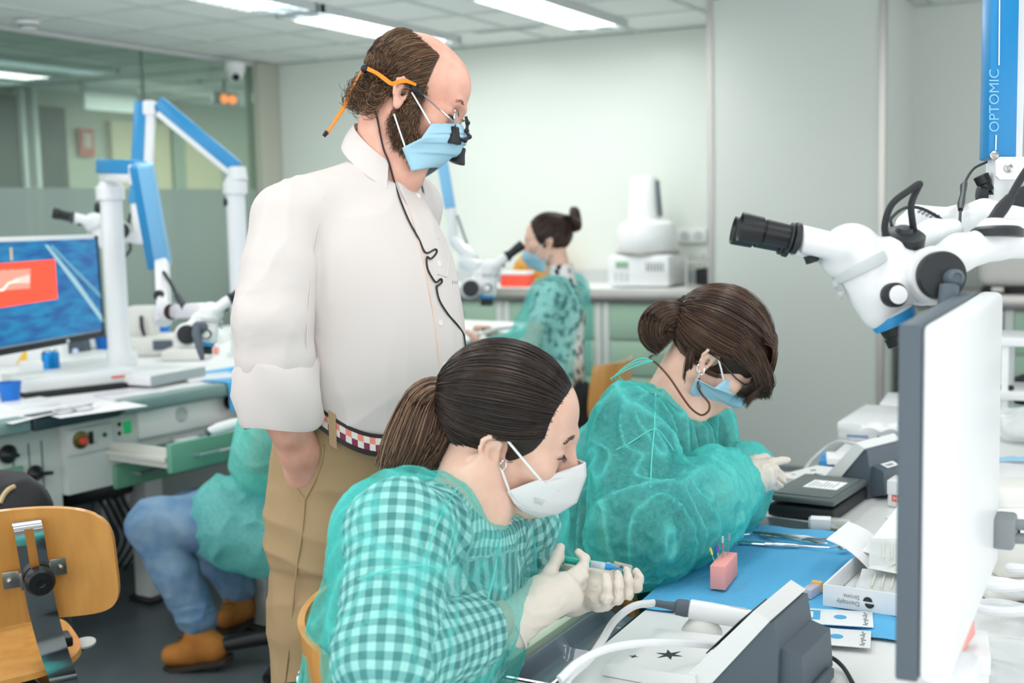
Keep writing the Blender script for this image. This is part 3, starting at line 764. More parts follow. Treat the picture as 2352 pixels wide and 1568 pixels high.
t.links.new(cr.outputs[0], b_.inputs['Emission Color']); b_.inputs['Emission Strength'].default_value = .58; b_.inputs['Base Color'].default_value = (.01, .02, .03, 1); b_.inputs['Roughness'].default_value = .3
scr = MB(MM).box((-Wm/2+.004, Hm/2+.004, .0), (Wm-.004, Hm-.01, .004)).build('screen', M_scr, MON)
def scr_pt(px, py):
    q = ray(px, py); nn = un; tt = ((mr0-CAM)@nn)/(q@nn); l = MM.inverted()@Vector(CAM+q*tt); return l.x, l.y
def scr_poly(pts, m, name, z=.0028):
    P = [scr_pt(*p) for p in pts]; bb = MB(MM); bb.raw([(x, y, z) for x, y in P], [list(range(len(P)))[::-1]]); return bb.build(name, m, scr, smooth=False)
em = lambda n, h, s=.9: mat(n, h, .4, emit=(h, s*.65))
scr_poly([(-60, 609), (125, 595), (131, 686), (-60, 716)], em('screen_red', '#ff4b30'), 'red_field')
scr_poly([(-60, 623), (68, 617), (67, 662), (-60, 672)], em('screen_red_light', '#ff8a78'), 'tooth_block', .0034)
scr_poly([(30, 640), (66, 630), (66, 650), (22, 650)], em('screen_red_pale', '#f2b8ae'), 'tooth_highlight', .0040)
scr_poly([(-20, 664), (2, 664), (16, 648), (40, 642), (40, 646), (18, 652), (6, 668), (-20, 670)], em('screen_cream', '#efe2d8'), 'tooth_root', .0046)
scr_poly([(100, 562), (108, 562), (176, 645), (240, 735), (236, 745), (170, 655)], em('screen_steel', '#8fb0b8', .7), 'tweezer_picture', .0034)
scr_poly([(112, 565), (118, 562), (235, 680), (233, 690)], em('screen_steel_dark', '#5e8ca0', .7), 'tweezer_picture', .0038)
scr_poly([(20, 568), (26, 568), (28, 598), (21, 598)], em('screen_mark', '#b9a98a', .6), 'scale_mark', .0034)
bp = MM@Vector((-.42, 0, -.22)); b = MB(); b.tube([(bp.x, bp.y, ZB+.02), (bp.x, bp.y, bp.z+.1)], .018, 16); b.build('stand_neck', M_lgrey, MON)
MB(MM).box((-.42, .1, -.12), (.10, .10, .20), .01).build('stand_mount', M_lgrey, MON)
MB().lathe((bp.x, bp.y, ZB), (0, 0, 1), [(0, .1), (.012, .1), (.02, .03)], 28).build('stand_foot', M_lgrey, MON)
pz = MM@Vector((-.25, -.011, .004)); MB().ball(pz, .008).build('power_lamp', M_lgrey, MON)

# ---- microscopes A and B with their posts
def post(xy, z1, r, par):
    MB().lathe((xy[0], xy[1], ZB), (0, 0, 1), [(0, r*1.6), (.012, r*1.6), (.02, r*1.2), (.1, r*1.15), (.11, r), (z1-ZB-.06, r), (z1-ZB-.055, r*1.28), (z1-ZB-.01, r*1.28), (z1-ZB, r*1.05), (z1-ZB+.02, r*.8)], 28).build('post', M_mic, par)
pa = Zp(277, 862, ZB); za = zat(255, 425, pa)
TA = thing('surgical_microscope', 'white microscope on a post with bent blue arm, behind the monitor and nearest the man', 'microscope', pa, 'microscopes on blue jointed arms')
post(pa, za, .043, TA)
knobA = Xp(0, 0, 1) if False else None
dA = np.linalg.norm((pa-CAM)@fw)
dl = (np.array([pa[0], pa[1], za])-CAM)@fw
MB().lathe(D(233, 477, dl), -r2, [(-.02, .012), (.0, .014), (.002, .022), (.022, .02), (.026, 0)], 18).build('clamp_knob', M_black, TA)
b = MB(); beam(b, D(236, 382, dl), D(322, 386, dl-.25), .06, .055, u2); b.build('upper_arm_cover', M_blue, TA)
b = MB(); beam(b, D(240, 405, dl), D(316, 412, dl-.25), .05, .035, u2); b.cyl(D(255, 405, dl), D(257, 428, dl), .036, .04); b.cyl(D(316, 380, dl-.25), D(318, 425, dl-.25), .034, .034); b.build('upper_arm', M_mic, TA)
e0, e1 = D(326, 378, dl-.3), D(370, 612, 4.7)
b = MB(); beam(b, e0, e1, .075, .06, -fw); b.build('lower_arm_cover', M_lblue, TA)
b = MB(); beam(b, e0-r2*.025, e1-r2*.028, .03, .07, -fw); b.build('lower_arm_trim', M_blue, TA)
b = MB(); beam(b, D(372, 600, 4.65), D(378, 735, 4.5), .05, .05, -fw, .012); b.cyl(D(374, 720, 4.5), D(376, 740, 4.48), .032, .03)
b.build('drop_link', M_mic, TA)
b = MB(); b.lathe(D(370, 679, 4.56), -fw, [(0, .02), (.03, .02), (.034, .018), (.034, .012), (.03, .011), (.03, 0)], 24); b.build('tension_knob', M_black, TA)
b = MB(); b.tube(spline([D(376, 625, 4.58), D(392, 650, 4.5), D(408, 680, 4.4), D(424, 705, 4.2)], 6), [.007]*12+[.012]*7, 10); b.build('cable', M_rubber, TA)
b = MB(); beam(b, D(392, 716, 4.42), D(470, 712, 4.05), .045, .05, u2, .015); b.cyl(D(380, 716, 4.45), D(398, 716, 4.4), .034, .03); b.build('head_arm', M_mic, TA)
b = MB(); b.lathe(D(396, 716, 4.36), -fw-.3*r2, [(0, .028), (.012, .028), (.014, .02), (.0145, 0)], 24); b.build('arm_knob', M_black, TA)
microscope(frame(D(478, 752, 3.9), nrm(r2*.95+fw*.3), u2) @ Matrix.Diagonal((-.95, .95, .95, 1)) @ Matrix.Rotation(math.radians(24), 4, 'Y'), TA, handle=False)
qh = D(452, 752, 3.8); b = MB(); b.lathe(qh+fw*.06, -fw, [(0, .02), (.04, .02), (.05, .012), (.051, 0)], 20); b.tube([qh, D(450, 765, 3.79), D(459, 800, 3.78), D(465, 826, 3.78)], [.013, .014, .012, .007], 12); b.build('handle', M_dgrey, TA)
# B
pb_ = D(549, 640, 5.45); zb_ = zat(546, 415, pb_)
TB = thing('surgical_microscope', 'white microscope whose tall blue arm peaks left of the man, above the monitor', 'microscope', (pb_[0], pb_[1], ZB), 'microscopes on blue jointed arms')
post(pb_, zb_, .041, TB); dl = (np.array([pb_[0], pb_[1], zb_])-CAM)@fw
MB().lathe(D(527, 464, dl), -r2, [(-.02, .012), (.0, .014), (.002, .022), (.022, .02), (.026, 0)], 18).build('clamp_knob', M_black, TB)
b = MB(); beam(b, D(544, 384, dl), D(366, 236, dl), .06, .058, u2); b.build('upper_arm_cover', M_blue, TB)
b = MB(); beam(b, D(540, 402, dl), D(366, 258, dl), .05, .04, u2); b.cyl(D(543, 385, dl), D(545, 415, dl), .04, .045); b.box(D(345, 250, dl), (.06, .06, .07), .015, R=Matrix(((r2[0], fw[0], u2[0]), (r2[1], fw[1], u2[1]), (r2[2], fw[2], u2[2]))))
beam(b, D(346, 262, dl), D(336, 470, dl), .04, .04, -fw); b.build('upper_arm', M_mic, TB)
b = MB(); beam(b, D(326, 234, dl), D(313, 470, dl), .055, .05, -fw); b.build('lower_arm_cover', M_blue, TB)
b = MB(); beam(b, D(314, 465, dl), D(322, 560, dl), .048, .05, -fw, .012); beam(b, D(325, 547, dl), D(215, 543, dl), .045, .045, u2, .015); b.build('drop_link', M_mic, TB)
b = MB(); b.tube(spline([D(300, 490, dl), D(292, 530, dl), D(300, 570, dl), D(286, 590, dl)], 5), .006, 8); b.build('cable', M_rubber, TB)
x_ = nrm(r2*.94+fw*.34)
microscope(frame(D(232, 535, dl-.12), x_, u2) @ Matrix.Scale(1.1, 4), TB, handle=False)

# ---- things on the left bench
M_cup = mat('blue_plastic_cup', '#1576d6', .25, alpha=.93)
def cup(p, label, s=1.0):
    t = thing('plastic_cup', label, 'cup', p, 'blue plastic cups')
    b = MB(Matrix.Translation([float(c) for c in p])@Matrix.Scale(s, 4))
    pr = [(.0005, .0), (.0005, .024), (.002, .026)]+[(.004+i*.0105, .0265+i*.0016+(.0006 if i % 2 else 0)) for i in range(7)]+[(.078, .0385), (.08, .040), (.081, .0395), (.079, .0375), (.004, .0255), (.004, 0)]
    b.lathe((0, 0, 0), (0, 0, 1), pr, 32, cap=False); b.build('cup_wall', M_cup, t); return t
cup(Zp(25, 932, ZB), 'blue plastic cup at the left edge, nearest on the left bench', 1.0)
cup(Zp(238, 812, ZB), 'blue plastic cup just right of the monitor bottom corner', 1.02)
cup(Zp(376, 776, ZB), 'small far blue plastic cup behind the white curing machine', .95)
p = Zp(119, 872, ZB); t_ = thing('drink_can', 'blue metallic drink can on the left bench under the monitor', 'can', p)
MB().lathe(p, (0, 0, 1), [(.0, .02), (.004, .027), (.012, .033), (.104, .033), (.112, .027), (.114, .0265)], 32).build('body', mat('can_blue', '#1c86cf', .2, .7), t_)
MB().lathe(p, (0, 0, 1), [(.112, .0275), (.116, .0275), (.117, .0255), (.113, .024), (.113, 0)], 32, cap=False).build('lid', M_chrome, t_)
q = MB(); q.lathe(p, (0, 0, 1), [(.03, .0332), (.09, .0332)], 32, cap=False)
wb = MB(); 
for k in range(6):
    a0_ = math.radians(215+k*8); a1_ = math.radians(223+k*8)
    wb.raw([(p[0]+.0334*math.cos(a), p[1]+.0334*math.sin(a), p[2]+z) for a, z in ((a0_, .02), (a1_, .02), (a1_, .075), (a0_, .075))], [[0, 1, 2, 3]])
wb.build('label_patch', M_white, t_)
def flat(name, c, size, m, label, cat, rot=-7, z=ZB, bev=.003, group=None, M=None):
    o = MB().box((0, 0, 0), size, bev).build(name, m, None); o.location = (c[0], c[1], z+size[2]/2+.0006); o.rotation_euler.z = math.radians(rot)
    return meta(o, label, cat, group)
bx = bon(88, 925)
p0, p1 = Zp(100, 912, ZB), Zp(268, 893, ZB); dv = p1-p0; an = math.degrees(math.atan2(dv[1], dv[0]))
pc = (p0+p1)/2+np.array([-math.sin(math.radians(an)), math.cos(math.radians(an)), 0])*.11
def carton(c, size, ang, label, z=ZB, marks=(), cat='box'):
    t = thing('white_carton', label, cat, (c[0], c[1], z)); R = Matrix.Rotation(math.radians(ang), 3, 'Z')
    Mx = Rz(math.radians(ang), (c[0], c[1], z))
    MB(Mx).box((0, 0, size[2]*.42), (size[0], size[1], size[2]*.84), .002).build('tray', M_whiteP, t)
    MB(Mx).box((0, 0, size[2]*.72), (size[0]+.004, size[1]+.004, size[2]*.54), .003).build('lid', M_white, t)
    for (x, zz, w, h, m) in marks: MB(Mx).box((x, -size[1]/2-.0022, zz), (w, .001, h)).build('printed_mark', m, t)
    return t
carton(pc, (.40, .22, .048), an, 'flat white carton in front of the drink can on the left bench', ZB+.022, [(.15, .022, .07, .008, M_red)])
flat('keyboard', pc+np.array([.01, -.015, 0]), (.36, .22, .02), M_black, 'black keyboard lying under the flat white carton', 'keyboard', an)
p0, p1 = Zp(238, 860, ZB), Zp(345, 842, ZB); dv = p1-p0; an2 = math.degrees(math.atan2(dv[1], dv[0])); pc2 = (p0+p1)/2+np.array([-math.sin(math.radians(an2)), math.cos(math.radians(an2)), 0])*.12-np.array([.08, .06, 0])
carton(pc2, (.42, .22, .06), an2, 'larger white carton between the drink can and the white curing machine', ZB, [(.16, .03, .05, .008, M_red), (-.1, .03, .06, .006, M_red)])
pk = Zp(386, 848, ZB); flat('mobile_phone', pk, (.15, .072, .008), M_black, 'black mobile phone lying on the left bench', 'phone', 24, bev=.003)
# blue sheet hanging over the edge with a grey binder on it
def bsheet(u, v):
    y = .93+u*1.35; x = -.34+v*.42
    z = ZB+.0035+.006*math.sin(u*19+v*3)*v**2
    if x > .012: z -= (x-.012)*1.6+.012*math.sin(u*14)*(v-.8)
    return (min(x, .018+.01*math.sin(u*23)), y, max(z, ZB-.10) if x > .012 else z)
meta(MB(BLM).sheet(bsheet, 60, 24, .0012).build('paper_sheet', mat('light_blue_paper', '#55b4ee', .7, bump=(40, .15, .002)), None), 'light blue protective sheet draped at the left bench edge beside the man', 'sheet')
p0, p1 = Zp(358, 893, ZB), Zp(466, 872, ZB); an3 = math.degrees(math.atan2(*(p1-p0)[[1, 0]])); pc3 = (p0+p1)/2+np.array([-math.sin(math.radians(an3)), math.cos(math.radians(an3)), 0])*.14
t_ = thing('folder', 'white folder with grey edge lying on the light blue sheet', 'folder', (*pc3[:2], ZB+.005))
MB(Rz(math.radians(an3), (*pc3[:2], ZB+.012))).box((0, 0, .018), (.29, .27, .036), .004).build('pages', M_white, t_)
MB(Rz(math.radians(an3), (*pc3[:2], ZB+.012))).box((0, -.136, .018), (.29, .006, .037), .002).build('spine', mat('spine_grey', '#a9b4b6', .5), t_)
# papers at the left edge
def pap(u, v): 
    c = bon(40, 955); x = -.2+u*.24; y = .02+v*.42; return (x, y, ZB+.002+.012*max(0, u-.6)*math.sin(v*5)+.004*math.sin(u*5+v*4))
meta(MB(BLM).sheet(pap, 20, 20, .0006).build('paper_sheet', M_paper, None), 'white paper curling at the near corner of the left bench', 'paper')
flat('paper_sheet', Zp(215, 940, ZB+.001), (.3, .16, .001), M_paper, 'white paper lying at the dark bench edge beside the goggles', 'paper', 72, bev=0)
# clear goggles
p = Zp(168, 940, ZB+.012); t_ = thing('safety_goggles', 'clear round-lensed goggles on white paper at the left bench edge', 'goggles', p)
M_clear = mat('clear_plastic', '#eef4f6', .08, trans=.0, alpha=.35, spec=.8)
g = Rz(math.radians(72), p); b = MB(g); fr_ = MB(g)
for sx in (-.034, .034):
    b.tube([(sx+.03*math.cos(a), .024*math.sin(a), .004*math.sin(a)) for a in np.linspace(0, 2*PI, 29)], .0028, 8, False)
    fr_.raw([(sx+.029*math.cos(a), .023*math.sin(a), .004*math.sin(a)) for a in np.linspace(0, 2*PI, 28, endpoint=False)], [list(range(28))])
b.tube([(-.008, 0, .002), (0, .003, .006), (.008, 0, .002)], .003, 8); b.build('frame', mat('goggle_frame', '#c9ccd4', .2, alpha=.8), t_); fr_.build('lens', M_clear, t_)
# white curing machine with black handle
p = Zp(335, 815, ZB); t_ = thing('curing_machine', 'white bench machine with black lever right of the left post', 'machine', p)
fM = frame((p[0], p[1], ZB), r2*np.array([1, 1, 0]), (0, 0, 1))
s_ = MB(fM); s_.box((.02, .03, .045), (.24, .2, .09), .015); s_.build('base', M_offw, t_)
s_ = MB(fM); s_.box((-.02, .04, .15), (.13, .12, .14), .02); s_.box((.06, .04, .19), (.08, .1, .06), .015); s_.build('head', M_offw, t_)
MB(fM).box((.10, -.072, .05), (.09, .01, .045), .012).build('window', M_dgrey, t_)
MB(fM).tube([(.0, -.04, .18), (.004, -.05, .13), (.012, -.045, .09)], [.008, .009, .007], 10).build('lever', M_black, t_)
MB(fM).box((.09, .0, .235), (.03, .03, .03), .006).build('cap', M_black, t_); MB(fM).box((.075, -.013, .19), (.016, .006, .016)).build('red_button', M_red, t_)
p = Zp(425, 828, ZB); t_ = thing('bench_device', 'low white bench device right of the curing machine', 'device', p); fM = frame((p[0], p[1], ZB), r2*np.array([1, 1, 0]), (0, 0, 1))
MB(fM).box((0, .05, .025), (.19, .16, .05), .012).build('base', M_offw, t_); MB(fM).box((.02, .08, .08), (.13, .09, .06), .02).build('cover', M_white, t_)
p = Zp(168, 822, ZB); t_ = thing('control_unit', 'dark grey control unit with round light under the monitor corner', 'control unit', p); fM = frame((p[0], p[1], ZB), r2*np.array([1, 1, 0]), (0, 0, 1))
MB(fM).prism([(-.06, 0), (.06, 0), (.055, .085), (-.05, .085)], (0, 0, 0), (1, 0, 0), (0, 0, 1), (0, 1, 0), .07).build('housing', M_dgrey, t_)
MB(fM).lathe((.012, 0, .03), (0, -1, 0), [(0, .014), (.003, .013), (.0035, 0)], 20).build('light', mat('pale_blue_lamp', '#b9c9ee', .3, emit=('#b9c9ee', .3)), t_)
p = Zp(95, 838, ZB); t_ = thing('carton', 'white carton with a yellow flash behind the drink can', 'box', p); fM = frame((p[0], p[1], ZB), r2*np.array([1, 1, 0]), (0, 0, 1))
MB(fM).box((-.06, .05, .06), (.3, .07, .12), .003).build('body', M_white, t_)
MB(fM).prism([(-.115, .005), (-.065, .005), (-.065, .075)], (0, .0145, .0), (1, 0, 0), (0, 0, 1), (0, -1, 0), .001).build('yellow_flash', mat('yellow_print', '#f2c326', .5), t_)
p = Zp(205, 800, ZB); lumpy('plastic_bag', (p[0], p[1], ZB+.05), (.09, .05, .055), mat('crumpled_white_film', '#e8edf0', .25), 'crumpled white plastic bag beside the dark control unit', 'bag', 9, .3, 18)
for (px, py, c, l) in ((262, 772, M_pink, 'coral block behind the middle blue cup'), (490, 800, M_pink, 'small coral block behind the microscope head')):
    p = Zp(px, py+12, ZB); flat('foam_block', p, (.05, .03, .03), c, l, 'block', 20)
p = Zp(470, 785, ZB); carton(p, (.22, .16, .05), 25, 'far white carton under the microscope head')
p = Zp(335, 855, ZB); flat('paper_sheet', Zp(330, 868, ZB), (.34, .2, .002), M_paper, 'white sheet beneath the mobile phone', 'paper', 55, bev=0, z=ZB-.0005)
for px, py, sz, an_, l in ((70, 895, (.16, .10, .03), 70, 'small white carton left of the drink can'), (480, 870, (.20, .14, .012), 60, 'flat white tray near the man on the left bench'), (300, 905, (.22, .12, .004), 68, 'white leaflet half on the light blue sheet'), (60, 935, (.18, .12, .02), 80, 'white pad beside the leftmost blue cup'), (430, 800, (.12, .10, .04), 40, 'small white carton behind the mobile phone')):
    p = Zp(px, py, ZB); flat('white_box', p, sz, M_white, l, 'box', an_)
# in the open drawer
dz = .625
for px, py, sz, m, l, cat, nm_ in ((415, 1010, (.10, .05, .02), M_clear, 'clear plastic box lying in the open green drawer', 'box', 'clear_box'), (430, 1018, (.09, .035, .018), M_white, 'small white box in the open green drawer', 'box', 'small_box')):
    p = Zp(px, py, dz); flat(nm_, p, sz, m, l, cat, 80, z=dz)
p = Zp(530, 994, .66); b = MB(); t_ = thing('handpiece', 'white handpiece lying across the open green drawer', 'handpiece', p)
b.tube([D(480, 990, 4.02), D(500, 984, 4.02), D(530, 975, 4.02), D(570, 966, 4.02)], [.012, .018, .018, .016], 14); b.build('body', M_white, t_)
MB().cyl(D(474, 996, 4.02), D(482, 989, 4.02), .012, .014).build('tip', M_dgrey, t_)
p = Zp(530, 993, dz); flat('red_block', p, (.06, .03, .03), M_red, 'red block in the open green drawer under the handpiece', 'block', 70, z=dz)
# ================================================================== right bench
ZT = .75; XE = -.725; YT = 4.27
RB = thing('workbench', 'white topped dental workbench on the right with two pulled-out grey drawers', 'workbench', (0, 2, 0))
M_top = mat('table_white', '#eceeed', .35)
MB().box((.02, (YT-.8)/2, ZT-.018), (1.49, YT+.8, .034), .003).build('bench_top', M_top, RB)
MB().box((XE-.004, (YT-.8)/2, ZT-.02), (.008, YT+.8, .03), .002).build('edge_strip', M_black, RB)
MB().box((.02, (YT-.8)/2, .36), (.6, YT+.5, .69), .004).build('pedestal', M_cabf, RB)
for y in (-.3, 1.35, 2.45, 4.15):
    for x in (-.6,): MB().box((x, y, .365), (.07, .07, .73), .005).build('leg', M_cabf, RB)
M_sage = mat('sage_drawer_front', '#b9cdb6', .4); M_liner = mat('moulded_grey_plastic', '#79858f', .18, coat=.5)
def tray_drawer(x0, y0, y1, zt, h, ang=0, dividers=True):
    """front face at x0 (towards the sitter), sides reach the bench edge"""
    Mx = Rz(ang, (x0, y0, 0)); L = y1-y0; Wd = .30
    b = MB(Mx)
    for y in (.008, L-.008): b.box((Wd/2, y, zt-.010), (Wd, .016, .016), .004); b.box((Wd/2, y, zt-h/2-.012), (Wd, .010, h-.024), .002)
    for y in (-.002, L+.002): b.box((Wd/2, y, zt-h*.62), (Wd, .012, .012), .003)
    b.box((Wd/2, L/2, zt-h+.004), (Wd, L, .008))
    d = b.build('drawer', mat('drawer_side_white', '#e3e3dc', .35), RB)
    MB(Mx).box((-.012, L/2, zt-h/2+.004), (.028, L+.03, h+.012), .004).build('drawer_front', M_sage, d)
    MB(Mx).ball((.012, -.008, zt-h*.75), .006).build('bumper', M_white, d)
    # moulded liner: one curved sheet with ridges
    def f(u, v):
        x = .004+u*(Wd-.01); y = .018+v*(L-.036); e = min(u*(Wd), (1-u)*Wd, v*L, (1-v)*L)
        dep = (h-.022)*min(1, max(0, (e-.010)/.02))**.7
        if dividers:
            for c in (.34, .66): dep *= 1-.55*math.exp(-((v-c)*L/.012)**2)
            dep *= 1-.3*math.exp(-((u-.55)*Wd/.012)**2)
        return (x, y, zt-.002-dep)
    MB(Mx).sheet(f, 44, 80, .0015).build('drawer_liner', M_liner, d)
    return d
tray_drawer(-.878, 1.635, 2.255, .70, .055, math.radians(-1.5))
tray_drawer(-.915, 2.665, 3.28, .70, .055, 0, False)

# blue corrugated bib hanging over the edge
M_bib = mat('blue_bib', '#5fb6e6', .7, spec=.3)
t = M_bib.node_tree; tc = nd(t, 'ShaderNodeTexCoord'); wv = nd(t, 'ShaderNodeTexWave'); wv.bands_direction = 'Y'; wv.inputs['Scale'].default_value = 46; wv.inputs['Distortion'].default_value = .4; wv.inputs['Detail'].default_value = 1; wv.inputs['Detail Scale'].default_value = 2
mp = nd(t, 'ShaderNodeMapping'); mp.inputs['Rotation'].default_value = (0, 0, math.radians(-68)); t.links.new(tc.outputs['Object'], mp.inputs[0])
t.links.new(mp.outputs[0], wv.inputs[0]); bp_ = nd(t, 'ShaderNodeBump'); bp_.inputs['Strength'].default_value = .8; bp_.inputs['Distance'].default_value = .0012
t.links.new(wv.outputs[0], bp_.inputs['Height']); t.links.new(bp_.outputs[0], t.nodes['Principled BSDF'].inputs['Normal'])
def bibf(u, v):
    y = 1.895+v*.595; x = -.80+u*.50+(.02 if v < .1 else 0)*(1-v*10)
    hang = 1/(1+math.exp(-(v-.18)*30))
    xe = XE-.008
    z = ZT+.0036+.0025*math.sin(v*9+u*4)**2+.0015*math.sin(u*30)
    if x < xe:
        if v < .16: x = xe+ (x-xe)*.05
        dpt = xe-x; z = ZT+.003-dpt*.95*hang; x = xe-.010-dpt*.28*hang-.006*math.sin(v*11)*hang
    if v < .07: z += .0
    return (x, y, z)
meta(MB().sheet(bibf, 70, 70, .0009).build('dental_bib', M_bib, None), 'bright blue corrugated paper bib covering the right bench before the near woman', 'bib')
ZM = ZT+.0072
def rot_flat(name, px, py, size, m, label, cat, ang=0, z=None, bev=.002, group=None):
    z = ZT if z is None else z; return flat(name, Zp(px, py, z), size, m, label, cat, ang, z, bev, group)
# dark sheet near the drawer of the second woman
pts = [Zp(*p, ZT+.001) for p in ((1752, 1186), (1702, 1214), (1990, 1243), (1965, 1228), (1880, 1204))]
b = MB(); b.prism([(p[0], p[1]) for p in pts], (0, 0, ZT+.0005), (1, 0, 0), (0, 1, 0), (0, 0, 1), .002); meta(b.build('dark_mat', mat('dark_slate_sheet', '#4f5b61', .25), None, smooth=False), 'dark slate-coloured flat sheet between the black case and the instruments', 'mat')
# instruments
def inst(name, label, pts, rad, m, extra=None, cat='instrument'):
    P = [Zp(x, y, ZM+z) for x, y, z in pts]; t = thing(name, label, cat, P[0]); MB().tube(P, rad, 10).build('handle', m, t)
    if extra: extra(t, P)
    return t
def mirror_head(t, P):
    c = Zp(1940, 1252, ZM+.012); b = MB(); n_ = nrm(np.array([-.25, -.35, .9])); b.lathe(c-n_*.002, n_, [(0, .004), (0, .0125), (.003, .0135), (.004, .0125), (.0035, .0115)], 28, cap=False); b.build('mirror_rim', M_chrome, t)
    b = MB(); b.lathe(c, n_, [(.0012, .0115), (.0013, 0)], 28, cap=False); b.build('mirror_face', M_chrome, t)
    b = MB(); b.tube([P[-1], c-r2*.008], [.0016, .0012], 8); b.build('stem', M_steel, t)
inst('dental_mirror', 'steel dental mirror with smooth handle, nearest of the instruments on the bib', [(1695, 1246, .004), (1700, 1246, .004), (1830, 1254, .004), (1838, 1254, .004), (1905, 1258, .005)], [.003, .0042, .0042, .0025, .0016], M_chrome, mirror_head)
def expl_tip(t, P):
    b = MB(); b.tube([P[0], Zp(1722, 1226, ZM+.006), Zp(1703, 1228, ZM+.008), Zp(1699, 1236, ZM+.004)], [.0018, .0012, .0009, .0005], 8); b.build('hook_tip', M_chrome, t)
    b = MB()
    for k in range(14):
        for c0_, c1_ in (((1748, 1230), (1784, 1234)), ((1850, 1242), (1888, 1247))):
            x = c0_[0]+(c1_[0]-c0_[0])*k/13; y = c0_[1]+(c1_[1]-c0_[1])*k/13; q = Zp(x, y, ZM+.005); b.lathe(q, P[-1]-P[0], [(-.0006, .0034), (0, .0042), (.0006, .0034)], 12)
    b.build('knurling', M_steel, t)
inst('dental_explorer', 'slim hooked explorer with knurled grips, middle of the three instruments', [(1742, 1229, .005), (1748, 1230, .005), (1895, 1248, .005), (1902, 1249, .005)], [.002, .0034, .0034, .002], M_chrome, expl_tip)
t_ = thing('dental_tweezers', 'long steel tweezers with angled tips, farthest instrument on the bib', 'tweezers', Zp(1730, 1224, ZM))
for k, dz_ in enumerate((0, .010)):
    P = [Zp(x, y, ZM+.002+dz_*s_) for x, y, s_ in ((1730, 1222, .15), (1760, 1225, .6), (1800, 1229, 1), (1850, 1233, 1), (1880, 1237, .7), (1920, 1236, .3), (1936, 1233, .1))]
    b = MB(); b.tube(P, [.003, .0036, .0036, .003, .0022, .0016, .0008], 8); b.build('arm', M_steel, t_)
# coral foam block with endodontic files
pb0 = Zp(1640, 1352, ZM); fa = math.radians(86)
fM = Rz(math.radians(4), (pb0[0]+.004, pb0[1]+.045, ZM))
t_ = thing('foam_block', 'coral pink foam block with small files stuck in it, on the blue bib', 'foam block', (pb0[0], pb0[1]+.04, ZM))
MB(fM).box((0, 0, .021), (.027, .095, .042), .0015).build('block', M_pink, t_)
FC = [('#f2cf6b', -.030), ('#2c62c9', -.018), ('#8c3fa8', -.01), ('#e2554a', .002), ('#c8ced2', -.004), ('#9aa2a8', .014)]
for i, (c, yy) in enumerate(FC):
    ff = thing('endodontic_file', ['pale yellow handled file stuck in the coral block, leftmost', 'blue handled file stuck in the coral block', 'purple handled file stuck in the coral block', 'red handled file stuck in the coral block', 'tall silver file at the middle of the coral block', 'tall silver file at the far end of the coral block'][i], 'file', fM@Vector((0, yy, .042)), 'files in the coral block')
    lean = .004*(i-2.5); h0 = .012 if i < 4 else .026
    p0 = Vector((0.003*(i % 2)-.006+lean*.3, yy+.01, .030)); dirv = Vector((lean-.006, .003, .05)).normalized()
    b = MB(fM); b.tube([p0, p0+dirv*(h0+.016)], [.0005, .0007], 6); b.build('shaft', M_steel, ff)
    b = MB(fM); q_ = p0+dirv*(h0+.012)
    b.lathe(q_, dirv, [(0, .0012), (.001, .0022), (.004, .0018), (.007, .0024), (.010, .0018), (.012, .0022), (.013, 0)], 10); b.build('handle', mat('file_handle_%s' % c[1:], c, .4), ff)
# small clear box with orange lid
p = Zp(1857, 1372, ZM); fM = Rz(math.radians(-10), (p[0], p[1], ZM)); t_ = thing('pill_box', 'tiny clear box with orange lid and coloured contents on the bib', 'box', p)
MB(fM).box((0, .012, .0085), (.018, .042, .017), .002).build('body', mat('clear_lilac', '#d9d6e6', .15, alpha=.75), t_)
MB(fM).box((0, .036, .010), (.019, .012, .019), .002).build('lid', mat('orange_lid', '#f2b866', .4), t_)
for i, c in enumerate(('#e3a62e', '#2d3d8f', '#c4473b')): MB(fM).ball((-.004+.004*i, -.004, .006), .004).build('content', mat('bead_%d' % i, c, .4), t_)
# open white tray box with blister packs
p0 = Zp(1890, 1390, ZM); fM = Rz(math.radians(-4), (p0[0], p0[1], ZM)); t_ = thing('tray_box', 'open white cardboard tray box with sachets beside the monitor on the bib', 'box', p0)
b = MB(fM); L_, W_, H_ = .42, .19, .036
b.box((W_/2, .002, H_/2), (W_, .004, H_)); b.box((W_/2, L_-.002, H_/2), (W_, .004, H_)); b.box((.002, L_/2, H_/2), (.004, L_-.009, H_)); b.box((W_-.002, L_/2, H_/2), (.004, L_-.009, H_)); b.box((W_/2, L_/2, .002), (W_-.01, L_-.01, .004))
b.build('tray', M_white, t_)
lg = fM@Matrix.Translation((.083, -.0008, .0145))@Matrix(((-1, 0, 0, 0), (0, 0, -1, 0), (0, -1, 0, 0), (0, 0, 0, 1)))
lettering('Dentsply', .0105, lg@Matrix.Translation((.022, .0, 0)), M_grey, t_, 'printed_name'); lettering('Sirona', .0105, lg@Matrix.Translation((.022, -.0105, 0)), M_grey, t_, 'printed_name')
b = MB(lg); b.raw([(.006+.0075*math.cos(a), .0005+.0075*math.sin(a), .0004) for a in np.linspace(0, PI, 12)], [list(range(12))]); b.raw([(.006+.0075*math.cos(a)+.003, -.003+.0075*math.sin(a), .0004) for a in np.linspace(PI, 2*PI, 12)], [list(range(12))]); b.build('printed_emblem', M_ink, t_)
M_film = mat('clear_film', '#f0f4f4', .12, alpha=.55, spec=.7)
